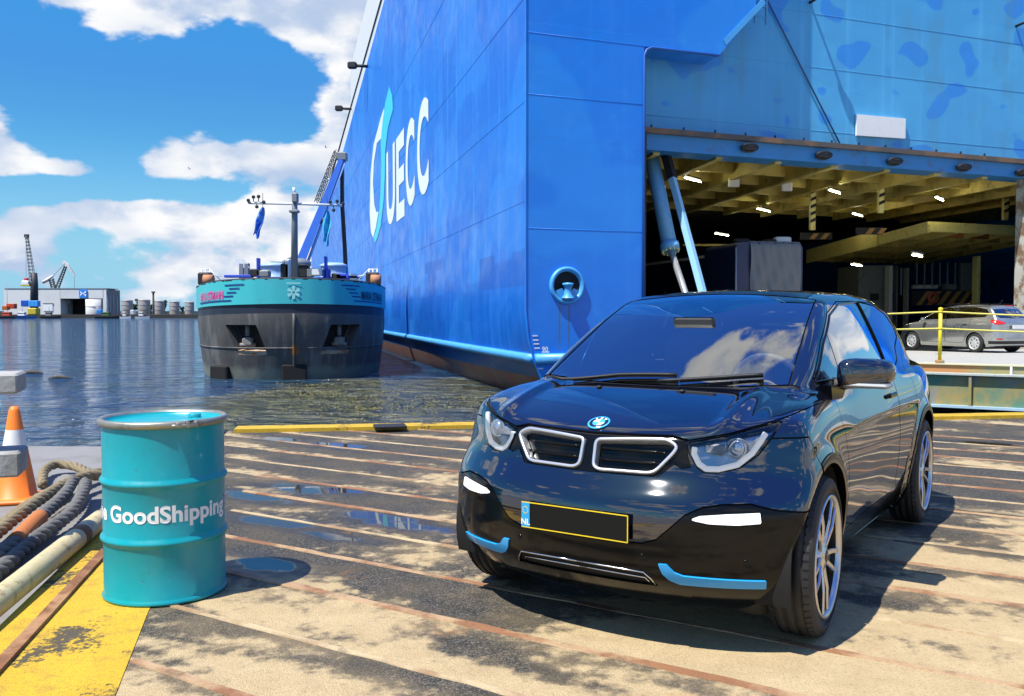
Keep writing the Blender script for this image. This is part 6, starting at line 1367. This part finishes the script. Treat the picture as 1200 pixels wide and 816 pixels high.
# ================================================================== silver car on the ramp
M_silver = mat('silver_car_paint', (.44, .45, .44), .22, .75, .06, 3, coat=.6)
M_redlamp = mat('red_lamp', (.60, .02, .012), .15, 0, .1, 8, coat=.6)
def build_mpv():
    rw = at(1144, 414, 30.0); fw = Vector((math.sin(R(-20)), math.cos(R(-20)), 0)); lf = Vector((-fw.y, fw.x, 0))
    org = Vector((rw.x, rw.y, 0)) + fw * 2.75 - lf * .78
    car = empty('silver_people_carrier', (org.x, org.y, .10), math.atan2(fw.y, fw.x)); tag(car, 'silver people carrier driving up the ramp into the dark ship', 'car')
    hubs = (0., -2.75); HZ = .32; AR = .37
    c = dict(A=spl([.1, .2, .3, .5, .7, .9, 1.05, 1.2], [.72, .80, .84, .875, .89, .875, .83, .76], .03), P=spl([1.2, .8, .4, 0, -1.3, -2.75, -3.3, -3.7], [-.2, -.06, -.01, .005, 0, .005, -.03, -.12], .1),
             F=spl([.1, .2, .4, .6, .75, .9], [.70, .82, .90, .88, .80, .70], .04), f2=.22, f4=.3, B=spl([.1, .25, .45, .7, 1.0, 1.15, 1.4, 1.55, 1.7], [-3.45, -3.58, -3.64, -3.62, -3.60, -3.52, -3.30, -3.12, -2.8], .04), r2=.10, r4=.22,
             H=spl([1.0, .7, .3, -.1, -.5, -1.5, -3.8], [.72, .86, .97, 1.04, 1.06, 1.07, 1.09], .06), hd=.06, ridge=.0, ridx=spl([1, 0], [0, 0]), bz=spl([1, 0, -3, -3.7], [.2, .17, .17, .26], .05),
             w0=spl([.4, -.1, -.6, -1.5, -2.6, -3.3, -3.8], [.56, .70, .78, .82, .80, .75, .66], .1), t1=.36, t2=.24, G=spl([.3, -.1, -.7, -1.2, -1.6, -2.2, -2.9, -3.4, -3.8], [.82, 1.06, 1.36, 1.55, 1.60, 1.62, 1.59, 1.53, 1.45], .08), gc=.10, hubs=hubs, hz=HZ, arch=AR, flare=.008, kd=.12, kf=.08, kt=.09)
    fld = body_field(c); body = Sh(*surface_net(fld, (-3.9, -1.02, .08), (1.1, 1.02, 1.7), .036))
    _, body = body.cut(lambda x, y, z: np.maximum(np.minimum(*[np.sqrt((x - h_) ** 2 + (z - HZ) ** 2) for h_ in hubs]) - AR, .5 - np.abs(y)), 0)
    sw = side_mask(lambda x, z: sdpoly(x, z, [(-.42, 1.10), (-1.0, 1.40), (-1.35, 1.50), (-2.55, 1.515), (-3.0, 1.44), (-3.14, 1.30), (-3.02, 1.19), (-1.5, 1.12)], .03)); wp, body = body.cut(sw, .004)
    rwf = lambda x, y, z: np.maximum(sdpoly(np.abs(y), z, [(-.1, 1.15), (.55, 1.16), (.63, 1.24), (.56, 1.44), (-.1, 1.47)], .03), x + 3.0); rp_, body = body.cut(rwf, .004)
    wsf = lambda x, y, z: np.maximum(np.maximum(sdpoly(x, np.abs(y), [(-.16, -.1), (-.22, .62), (-1.12, .54), (-1.12, -.1)], .02), 1.0 - z), -1); fp_, body = body.cut(wsf, .004)
    tlf = lambda x, y, z: np.maximum(sdpoly(np.abs(y) + np.maximum(0, x + 3.55) * 1.0, z, [(.42, 1.0), (.70, 1.075), (1.02, 1.10), (1.04, 1.02), (.86, .95), (.70, .935), (.50, .955)], .012), x + 3.0); tp, body = body.cut(tlf, .003)
    rff = lambda x, y, z: np.maximum(sdpoly(np.abs(y), z, [(.56, .43), (.74, .45), (.74, .50), (.56, .48)], .01), x + 3.0); rfp, body = body.cut(rff, .002)
    dk_ = lambda x, y, z: np.maximum(z - .40 + .0 * x, np.maximum(x + 3.25, .30 - z) * 1.0); dp, body = body.cut(dk_, .002)
    drs = [(-.42, 1.09), (-.45, .6), (-.5, .32), (-1.48, .32), (-1.48, 1.51), (-1.3, 1.51)]; d1, body = body.cut(side_mask(lambda x, z: sdpoly(x, z, drs, .02)), .006)
    dr2 = [(-1.50, 1.52), (-1.50, .32), (-2.25, .32), (-2.42, .55), (-2.50, .72), (-2.55, 1.515)]; d2, body = body.cut(side_mask(lambda x, z: sdpoly(x, z, dr2, .02)), .006)
    for s_ in (-1, 1):
        half = lambda x, y, z: -s_ * y
        w_ = wp.clip(half).off(-.006); p1, p2 = w_.cut(lambda x, y, z: x + 1.49, .02); p2, p3 = p2.cut(lambda x, y, z: -(x + 2.5), .02)
        p1.obj('side_window', M_side, car); p2.obj('side_window', M_side, car); p3.obj('side_window', M_side, car)
        tp.clip(half).off(.006).solid_obj('tail_light', M_redlamp, car); rfp.clip(half).obj('reflector', M_redlamp, car)
        a_ = d1.clip(half).solid_obj('door', M_silver, car); b_ = d2.clip(half).solid_obj('rear_door', M_silver, car)
        MB().bbox((-1.33, s_ * .90, .96), (.18, .03, .03), .01).build('handle', M_silver, a_); MB().bbox((-2.36, s_ * .90, .98), (.18, .03, .03), .01).build('handle', M_silver, b_)
        MB().bbox((-.62, s_ * .98, 1.10), (.12, .18, .13), .04).build('door_mirror', M_silver, car)
        MB().tube([(-1.2, s_ * .63, 1.585), (-1.6, s_ * .63, 1.635), (-2.8, s_ * .60, 1.62), (-3.1, s_ * .58, 1.58)], .018, 6).build('roof_rail', M_gloss, car)
        for h_ in hubs: MB().grid(lambda u, v: Vector((h_ + (AR + .01) * math.cos(math.pi * (-.1 + 1.2 * u)), s_ * (.5 + .33 * v), HZ + (AR + .01) * math.sin(math.pi * (-.1 + 1.2 * u)))), 20, 2).build('arch_liner', M_void, car)
        # adhesive lettering along the flank
        V, F = text_mesh('Pot75', .36, .014, 0, 1.05); P = []
        for v in V:
            x_ = (-1.42 - v[0]) if s_ > 0 else (-2.35 + v[0]); P.append((x_, s_ * 0, .70 + v[1]))
        P = np.array(P); yy = np.full(len(P), 1.1)
        lo = np.full(len(P), .4); hi = np.full(len(P), 1.2)
        for _ in range(16): mid = (lo + hi) / 2; ins_ = fld(P[:, 0], mid, P[:, 2]) < 0; lo = np.where(ins_, mid, lo); hi = np.where(ins_, hi, mid)
        P[:, 1] = s_ * (lo + .012); mesh_obj('flank_lettering', P, F, mat('grey_lettering', (.07, .085, .09), .5), car, False)
    rp_.off(-.004).obj('rear_window', M_side, car); fp_.off(-.004).obj('windscreen', M_wind, car); dp.off(-.004).obj('rear_bumper_insert', M_matte, car)
    body.solid_obj('body_shell', M_silver, car); sk = body.off(-.02); mesh_obj('inner_skin', sk.P, sk.T, M_void, car, True, sk.N)
    MB().bbox((-3.69, 0, .86), (.02, .52, .12), .004).build('number_plate', M_white, car); MB().bbox((-3.30, 0, 1.56), (.03, .34, .03), .008).build('brake_light', M_redlamp, car); MB().bbox((-3.67, 0, .72), (.03, 1.0, .02), .005).build('tailgate_seam', M_matte, car)
    MB().tube([(-3.47, -.30, 1.17), (-3.48, .25, 1.19)], .012, 6).build('rear_wiper', M_matte, car); MB().tube([(-2.9, 0, 1.59), (-3.05, 0, 1.75)], .008, 5).build('antenna', M_matte, car)
    cap = mat('silver_wheel_cover', (.62, .63, .64), .35, .4, .05, 8)
    for x_ in hubs:
        for s_ in (-1, 1): make_wheel('wheel', (x_, s_ * .79, HZ), s_, car, .32, .215, .20, 0, 'cap', cap)
    MB().box((-1.4, 0, .24), (4.0, 1.3, .10)).build('underbody', M_void, car)
    for s_ in (-1, 1): MB().bbox((-1.5, s_ * .38, 1.05), (.14, .46, .6), .05).build('seat', M_seat, car)
build_hatchback()
build_mpv()
# ================================================================== truck wrapped in grey tarpaulin inside the ship
def build_truck():
    f0, f1 = at(862, 345, 30.6), at(940, 345, 31.2); top = at(900, 281, 30.9).z
    o = (f0 + f1) / 2; o.z = .06; e_ = empty('covered_truck', o); tag(e_, 'dark blue truck in the stern opening, its front wrapped in grey tarpaulin', 'truck')
    w_ = (f1 - f0).length; ax = (f1 - f0); ax.z = 0; ax.normalize(); inw = Vector((-ax.y, ax.x, 0)); h_ = top - .06
    P = lambda a_, b2, z: ax * a_ + inw * b2 + Vector((0, 0, z))
    M_navy = mat('navy_truck_paint', (.012, .02, .07), .4, 0, .1, 1); M_tarp = mat('grey_tarpaulin', (.15, .155, .16), .6, 0, .15, 3, bump=.5, bscale=9)
    def front(u, v):
        a_ = (u - .5) * w_ * .98; z = .5 + v * (h_ - .55); r_ = min(1, (1 - abs(2 * u - 1)) / .12); rz = min(1, (1 - v) / .08)
        wr = .035 * math.sin(u * 23 + 3 * math.sin(v * 5)) * (.4 + .6 * (1 - v)) + .02 * math.sin(u * 51 + v * 13); return P(a_, -.06 + .16 * (1 - math.sqrt(max(0, 1 - (1 - r_) ** 2))) + .14 * (1 - math.sqrt(max(0, 1 - (1 - rz) ** 2))) - wr, z)
    tb_ = MB().grid(lambda u, v: front(.20 + .8 * u, v), 60, 40); tb_.build('tarpaulin', M_tarp, e_)
    cb_ = MB(); rad = .22; prof = []
    for cx_, cz_, a0 in ((w_ / 2 - rad, h_ - .1 - rad, 0), (-w_ / 2 + rad, h_ - .1 - rad, 90)): prof += [(cx_ + rad * math.cos(R(a0 + k * 15)), cz_ + rad * math.sin(R(a0 + k * 15))) for k in range(7)]
    prof = [(w_ / 2, .45)] + prof + [(-w_ / 2, .45)]; n_ = len(prof)
    cb_.add([P(a_, 0, z) for a_, z in prof] + [P(a_, 2.4, z) for a_, z in prof], [list(range(n_ - 1, -1, -1)), list(range(n_, 2 * n_))] + [(i, (i + 1) % n_, n_ + (i + 1) % n_, n_ + i) for i in range(n_)]); cb_.build('cab', M_navy, e_)
    bd = MB(); bd.hexa([P(-w_ / 2 + .05, 2.5, .6), P(w_ / 2, 2.5, .6), P(w_ / 2, 11, .6), P(-w_ / 2 + .05, 11, .6), P(-w_ / 2 + .05, 2.5, h_ - .35), P(w_ / 2, 2.5, h_ - .35), P(w_ / 2, 11, h_ - .35), P(-w_ / 2 + .05, 11, h_ - .35)]); bo = bd.build('load_body', M_navy, e_)
    MB().hexa([P(-w_ / 2 + .03, 2.5, h_ - .5), P(-w_ / 2 + .06, 2.5, h_ - .5), P(-w_ / 2 + .06, 11, h_ - .5), P(-w_ / 2 + .03, 11, h_ - .5), P(-w_ / 2 + .03, 2.5, h_ - .4), P(-w_ / 2 + .06, 2.5, h_ - .4), P(-w_ / 2 + .06, 11, h_ - .4), P(-w_ / 2 + .03, 11, h_ - .4)]).build('body_rail', M_wh, bo)
    V, F = text_mesh('2', .75, .005); mesh_obj('side_number', [P(-w_ / 2 + .03, 6.2 - v[0], 1.75 + v[1]) for v in V], F, mat('faded_number', (.30, .30, .26), .6), bo, False)
    for a_ in (-.3, .15): MB().bbox(P(a_ * w_, .6, h_ - .02), (.5, .4, .16), .04).build('roof_fitting', M_dark, e_)
    MB().bbox(P(.3 * w_, .5, h_ + .02), (.55, .4, .24), .04).build('roof_unit', M_wh, e_)
    MB().tube([P(-w_ / 2 - .02, -.05, .6), P(-w_ / 2 - .02, -.05, h_ - .3)], .03, 6).build('edge_trim', mat('grey_trim', (.30, .31, .32), .3, .3), e_); MB().bbox(P(.36 * w_, -.1, 1.75), (.05, .05, .22), .01).build('tie_clip', M_white, e_)
    for b2 in (1.0, 4.5, 9.5):
        for a_ in (-.42, .42):
            we = empty('wheel', P(a_ * w_, b2, .5), 0, e_); MB().lathe([(.28, -.14), (.46, -.14), (.5, -.1), (.5, .1), (.46, .14), (.28, .14)], 28, frame_to((0, 0, 0), ax)).build('tyre', M_tyre, we); MB().lathe([(.001, -.05), (.28, -.08), (.28, .08), (.001, .05)], 20, frame_to((0, 0, 0), ax)).build('rim', M_alloy_dark, we)
build_truck()
# ================================================================== traffic cones
M_or = mat('cone_orange', (.90, .20, .015), .5, 0, .08, 6, dirt=(.35, .10, .02), dirt_amt=.3); M_refl = mat('cone_white_band', (.72, .72, .70), .45, 0, .06, 12)
def cone(loc, h_, label, rz=0):
    e_ = empty('traffic_cone', loc, rz); tag(e_, label, 'cone', 'orange traffic cones'); k = h_ / .75
    MB().bbox((0, 0, .02 * k), (.42 * k, .42 * k, .035 * k), .012 * k).build('base', M_or, e_)
    rad = lambda z: (.155 - (.155 - .030) * z / .715)
    MB().lathe([(.18 * k, .037 * k), (rad(0.02) * k, .05 * k), (rad(.30) * k, .335 * k), (rad(.66) * k, .715 * k), (.026 * k, .745 * k), (.001, .75 * k)], 32).build('body', M_or, e_)
    MB().lathe([((rad(.37) + .003) * k, .40 * k), ((rad(.57) + .003) * k, .60 * k)], 32).build('white_band', M_refl, e_)
cone(ground(19, 587, -.06), .75, 'orange traffic cone with white band behind the grey barrier, nearest the left edge', .3)
q = at(1047, 416, 22.0); cone((q.x, q.y, .13), .72, 'small distant traffic cone standing on the loading ramp')
# ================================================================== rope barrier on the ramp
M_yb = mat('lemon_yellow_post', (.80, .66, .02), .5, 0, .06, 6)
pb = at(1101, 434.5, 18.2)
def post(p, label):
    e_ = empty('barrier_post', p); tag(e_, label, 'post', 'yellow barrier posts on the ramp'); MB().tube([(0, 0, 0), (0, 0, 1.10)], .035, 12).build('tube', M_yb, e_); MB().lathe([(.001, 1.13), (.04, 1.12), (.045, 1.08), (.036, 1.06)], 12).build('cap', M_yb, e_)
    for z in (1.04, .70): MB().lathe([(.036, z - .02), (.05, z), (.036, z + .02)], 12).build('rope_ring', M_yb, e_)
    MB().bbox((0, 0, .03), (.14, .14, .06), .01).build('foot', M_orust, e_)
posts = [pb + rdir * 7.0, pb, pb - rdir * 5.5]
zz_ = za_ + .215
for p, lb in zip(posts, ('yellow barrier post hidden behind the black car', 'yellow barrier post with rings on the ramp edge in front of the silver car', 'yellow barrier post at the right end of the ramp')):
    p.z = zz_
post(posts[1], 'yellow barrier post with rings on the ramp edge in front of the silver car')
for z, lb in ((1.04, 'upper yellow rope strung along the ramp edge'), (.70, 'lower yellow rope strung along the ramp edge')):
    pts = []
    for a_, b2 in zip(posts, posts[1:]):
        for k in range(14): f_ = k / 14; pts.append(a_ * (1 - f_) + b2 * f_ + Vector((0, 0, z - .10 * math.sin(math.pi * f_) * (1 if z > .8 else .7))))
    o = MB().tube(pts, .017, 6).build('barrier_rope', mat('yellow_rope', (.62, .55, .12), .8, 0, .2, 20)); tag(o, lb, 'rope')
# ================================================================== drum
def drum_material():
    m = bpy.data.materials.new('turquoise_drum_paint'); m.use_nodes = True; t = NT(m.node_tree); b = m.node_tree.nodes['Principled BSDF']; v = t.n('ShaderNodeTexCoord').outputs['Object']
    x, y, z = t.xyz(v); p = t.comb(t.m('ARCTAN2', y, x), t.m('MULTIPLY', z, 3.4), 0.0)
    c = t.mix(t.noise(v, 2.6, 5, .6), (.002, .25, .30), (.004, .34, .39))
    c = t.mix(t.m('MULTIPLY', t.ramp(t.noise(t.mapv(p, (9, 1.2, 1)), 1.0, 7, .7), .55, .75), .35), c, (.02, .20, .24))
    scuff = t.ramp(t.noise(t.mapv(p, (2.2, 26, 1), rot=(0, 0, R(20))), 1.0, 8, .74), .63, .71); c = t.mix(t.m('MULTIPLY', scuff, .6), c, (.10, .52, .54))
    chip = t.ramp(t.noise(v, 26, 6, .7), .665, .69); c = t.mix(chip, c, (.11, .06, .035))
    drip = t.ramp(t.noise(t.mapv(p, (22, .9, 1)), 1.0, 5, .6), .66, .74); c = t.mix(t.m('MULTIPLY', drip, .22), c, (.30, .42, .42))
    t.put(b.inputs['Base Color'], c); t.put(b.inputs['Roughness'], t.ramp(t.noise(v, 7, 6, .65), .3, .7, lo=.26, hi=.5)); b.inputs['Coat Weight'].default_value = .15
    bp = t.n('ShaderNodeBump'); bp.inputs['Strength'].default_value = .25; bp.inputs['Distance'].default_value = .01; t.put(bp.inputs['Height'], t.noise(v, 9, 3, .5)); t.L.new(bp.outputs[0], b.inputs['Normal']); return m
M_drum = drum_material()
dp_ = at(195, 700, 4.55); RD = .292; HD = .885
drum = empty('steel_drum', (dp_.x, 4.55, .006)); tag(drum, 'turquoise steel drum with white lettering standing beside the yellow marking', 'drum')
prof = [(.001, .012), (RD - .012, .012), (RD - .004, .004), (RD + .008, .001), (RD + .010, .010), (RD + .004, .020), (RD, .028)]
for zc in (.30, .585): prof += [(RD, zc - .028), (RD + .004, zc - .018), (RD + .013, zc - .007), (RD + .014, zc), (RD + .012, zc + .007), (RD + .004, zc + .018), (RD, zc + .028)]
prof += [(RD, HD - .035), (RD + .002, HD - .02), (RD + .006, HD - .006), (RD + .004, HD)]
sh_ = MB().lathe(prof, 96); dent = [(2.2, .15, .35, .10, .004), (3.9, .72, .3, .08, .005), (4.6, .47, .4, .06, .003), (5.3, .12, .3, .07, .005), (4.2, .17, .25, .08, .004)]
for i_, p_ in enumerate(sh_.v):
    a_ = math.atan2(p_[1], p_[0]) % (2 * math.pi); k_ = 1 - sum(am / RD * math.exp(-(((a_ - da + math.pi) % (2 * math.pi) - math.pi) / wa) ** 2 - ((p_[2] - dz) / wz) ** 2) for da, dz, wa, wz, am in dent); sh_.v[i_] = (p_[0] * k_, p_[1] * k_, p_[2])
sh_.build('shell', M_drum, drum)
M_bare = mat('bare_galvanised_ring', (.36, .34, .28), .42, .7, .2, 10, dirt=(.07, .055, .04), dirt_amt=.8)
MB().lathe([(RD + .004, HD - .030), (RD + .014, HD - .026), (RD + .019, HD - .014), (RD + .018, HD - .002), (RD + .010, HD + .007), (RD - .004, HD + .005), (RD - .010, HD - .004)], 96).build('clamp_ring', M_bare, drum)
lid = MB().lathe([(.001, HD - .022), (RD * .55, HD - .021), (RD * .6, HD - .018), (RD * .65, HD - .021), (RD - .03, HD - .024), (RD - .016, HD - .018), (RD - .010, HD - .004)], 96).build('lid', M_drum, drum)
MB().lathe([(.034, -.006), (.034, .010), (.029, .013), (.012, .012), (.001, .010)], 24, Matrix.Translation((.10, .16, HD - .014))).build('bung', M_drum, lid)
view = math.atan2(-4.55, -dp_.x)       # angle facing the camera
def on_drum(s_, z, off=0.): a_ = view + s_; return Vector(((RD + off) * math.cos(a_), (RD + off) * math.sin(a_), z))
# closing latch of the clamp ring, to the right of the middle
la_ = .33
lt_ = MB(); lt_.tube([on_drum(la_ - .22 + .44 * k / 8, HD - .014, .026) for k in range(9)], .008, 8); lo_ = lt_.build('latch_lever', M_bare, drum)
for a_ in (-.12, .02, .16): MB().bbox(on_drum(la_ + a_, HD - .012, .022), (.022, .022, .03), .004, Matrix.Rotation(view + la_ + a_, 3, 'Z')).build('latch_lug', M_bare, lo_)
MB().tube([on_drum(la_ - .02, HD - .002, .026), on_drum(la_ + .10, HD + .006, .028)], .005, 6).build('latch_pin', mat('dark_bolt', (.06, .055, .05), .5, .5), lo_)
V, F = text_mesh('The GoodShipping Program', .112, .0035, 0, 1.02, 6)
# capital G sits just right of the drum's left edge
i0 = text_mesh('The ', .112, .0035, 0, 1.02)[0][:, 0].max() + .028
P = [on_drum((v[0] - i0) / RD - 1.02, .405 + v[1] + .0 * v[0], .0018) for v in V]
mesh_obj('drum_lettering', P, F, mat('white_print', (.78, .80, .80), .45, 0, .04, 20, dirt=(.3, .5, .55), dirt_amt=.25, mscale=6), drum, False)
# ================================================================== pipe and mooring ropes at the quay edge
M_pipe = mat('yellowed_white_pipe', (.50, .42, .23), .6, 0, .12, 5, bump=.15, bscale=40, col2=(.50, .44, .26), mscale=6, dirt=(.20, .10, .04), dirt_amt=.9)
p0, p1 = ground(118, 622), ground(0, 722); dpp = (p0 - p1).normalized(); zp = Vector((0, 0, .075))
pts = [p1 - dpp * 2.5 + zp, p1 + zp, p1 + (p0 - p1) * .5 + zp, p0 - dpp * .10 + zp, p0 + zp * 1.0]
po = MB().tube(pts, .062, 20).build('mooring_pipe', M_pipe); tag(po, 'rust-stained yellowish white pipe lying along the quay edge', 'pipe')
MB().tube([p0 - dpp * .52 + zp, p0 - dpp * .40 + zp], .0628, 20).build('rust_band', M_rust, po)
bpy.context.view_layer.update()
M_tan = mat('tan_hemp_rope', (.27, .215, .125), .9, 0, .3, 60, bump=.6, bscale=220, dirt=(.10, .085, .06), dirt_amt=.6); M_gry = mat('grey_nylon_rope', (.17, .165, .155), .9, 0, .3, 60, bump=.6, bscale=220, dirt=(.08, .08, .08), dirt_amt=.5)
M_orr = mat('rope_orange_sleeve', (.50, .16, .04), .85, 0, .3, 40, bump=.5, bscale=160)
def catmull(P, n_=14):
    P = [Vector(p) for p in P]; Q = [P[0] * 2 - P[1]] + P + [P[-1] * 2 - P[-2]]; out = []
    for i in range(1, len(Q) - 2):
        for k in range(n_):
            t = k / n_; a_, b2, c_, d = Q[i - 1], Q[i], Q[i + 1], Q[i + 2]; out.append(.5 * ((2 * b2) + (c_ - a_) * t + (2 * a_ - 5 * b2 + 4 * c_ - d) * t * t + (3 * b2 - a_ - 3 * c_ + d) * t ** 3))
    return out + [P[-1]]
def rope(pix, r_, m, label, lay=.30, sleeve=None):
    pts = catmull([ground(px, py, -.06) + Vector((0, 0, z + r_)) for px, py, z in pix]); L = [0.]
    for a_, b2 in zip(pts, pts[1:]): L.append(L[-1] + (b2 - a_).length)
    n_ = int(L[-1] / .022); cl = []; j = 0
    for i in range(n_ + 1):
        s_ = L[-1] * i / n_
        while j < len(L) - 2 and L[j + 1] < s_: j += 1
        f_ = (s_ - L[j]) / max(1e-6, L[j + 1] - L[j]); cl.append(pts[j].lerp(pts[j + 1], f_))
    mb = MB(); T = [(cl[min(i + 1, n_)] - cl[max(i - 1, 0)]).normalized() for i in range(n_ + 1)]
    for k in range(3):
        sp = []
        for i, c_ in enumerate(cl):
            ph = 2 * math.pi * (L[-1] * i / n_ / lay + k / 3); u = T[i].orthogonal().normalized(); u = (Vector((0, 0, 1)) - T[i] * T[i].z).normalized(); w_ = T[i].cross(u); sp.append(c_ + (u * math.cos(ph) + w_ * math.sin(ph)) * r_ * .48)
        mb.tube(sp, [r_ * .56 * random.uniform(.9, 1.08) for _ in sp], 8)
    for q in range(int(260 * L[-1])):      # loose fibres
        i = random.randrange(1, n_); ph = random.uniform(0, 6.28); u = (Vector((0, 0, 1)) - T[i] * T[i].z).normalized(); w_ = T[i].cross(u); d = u * math.cos(ph) + w_ * math.sin(ph); p = cl[i] + d * r_ * .9; e2 = p + d * random.uniform(.008, .022) + T[i] * random.uniform(-.03, .03); mb.add([p - T[i] * .0012, p + T[i] * .0012, e2], [(0, 1, 2)])
    o = mb.build('mooring_rope', m); tag(o, label, 'rope', 'mooring ropes heaped at the quay edge')
    if sleeve: a_, b2 = int(sleeve[0] * n_), int(sleeve[1] * n_); MB().tube(cl[a_:b2], r_ * 1.16, 12).build('chafe_sleeve', M_orr, o)
rope([(150, 560, .02), (112, 567, .05), (75, 585, .06), (40, 606, .07), (0, 636, .06), (-60, 680, .05)], .042, M_tan, 'upper tan mooring rope running from behind the drum to the left edge')
rope([(150, 570, .03), (110, 577, .10), (80, 590, .12), (45, 614, .12), (10, 640, .10), (-50, 690, .08)], .042, M_tan, 'lower tan mooring rope lying beside the grey rope')
rope([(50, 574, .0), (52, 563, .04), (66, 556, .05), (88, 557, .04), (112, 563, .02), (140, 552, .02)], .040, M_tan, 'tan rope bight looped behind the two tan ropes')
rope([(86, 587, .12), (78, 600, .10), (62, 614, .08), (40, 633, .07), (18, 655, .06), (-10, 676, .05), (-60, 715, .04)], .045, M_gry, 'grey mooring rope with frayed orange sleeve', sleeve=(.42, .66))
rope([(101, 587, .10), (97, 600, .09), (84, 618, .06), (62, 632, .04), (34, 652, .03), (0, 682, .02), (-40, 712, .02)], .046, M_gry, 'thick grey rope eye lying next to the yellowish pipe')
# ================================================================== grey timber barrier at the left edge
M_gt = mat('weathered_grey_timber', (.36, .355, .34), .85, 0, .12, 4, bump=.3, bscale=24, col2=(.26, .25, .23), mscale=5, dirt=(.52, .51, .48), dirt_amt=.4)
g0 = at(24, 450, 4.9); bar_e = empty('timber_barrier', (g0.x - .82, 4.9, -.06)); tag(bar_e, 'grey weathered two-board barrier poking in at the left edge', 'barrier')
L0 = Vector(bar_e.location)
for py0, py1, tilt in ((439, 463, 0), (532, 562, 0)):
    a_ = at(26, py0, 4.9).z; b2 = at(26, py1, 4.9).z; MB().bbox((.20 + .0, .02, (a_ + b2) / 2 - L0.z), (1.1, .30, a_ - b2), .012, Matrix.Rotation(R(20), 3, 'Z')).build('board', M_gt, bar_e)
for dy in (-.1, .1): MB().bbox((-.22, .10 + dy, .58), (.10, .10, 1.18), .01).build('post', M_gt, bar_e)
# ================================================================== loose steel plate on the kerb, gulls
q = ground(457, 505.5); pl = MB().bbox((q.x, q.y, .062), (.38, .26, .03), .006, Matrix.Rotation(R(14), 3, 'Z')).build('loose_plate', M_dark); tag(pl, 'small dark steel plate lying on the yellow kerb', 'plate')
def gull(px, py, dep, label):
    e_ = empty('gull', at(px, py, dep)); tag(e_, label, 'bird', 'gulls in the sky'); MB().lathe([(.001, -.22), (.05, -.12), (.07, .0), (.045, .14), (.001, .20)], 10, frame_to((0, 0, 0), (1, .3, 0))).build('body', M_wht, e_)
    for s_ in (-1, 1): MB().hexa([Vector((-.06, s_ * .04, .0)), Vector((.06, s_ * .04, .0)), Vector((.04, s_ * .55, .16)), Vector((-.03, s_ * .55, .16)), Vector((-.06, s_ * .04, .02)), Vector((.06, s_ * .04, .02)), Vector((.04, s_ * .55, .175)), Vector((-.03, s_ * .55, .175))]).build('wing', M_gm, e_)
gull(382, 173, 110, 'gull flying just left of the ship, above the boom head'); gull(222, 198, 130, 'gull flying in front of the middle white cloud')
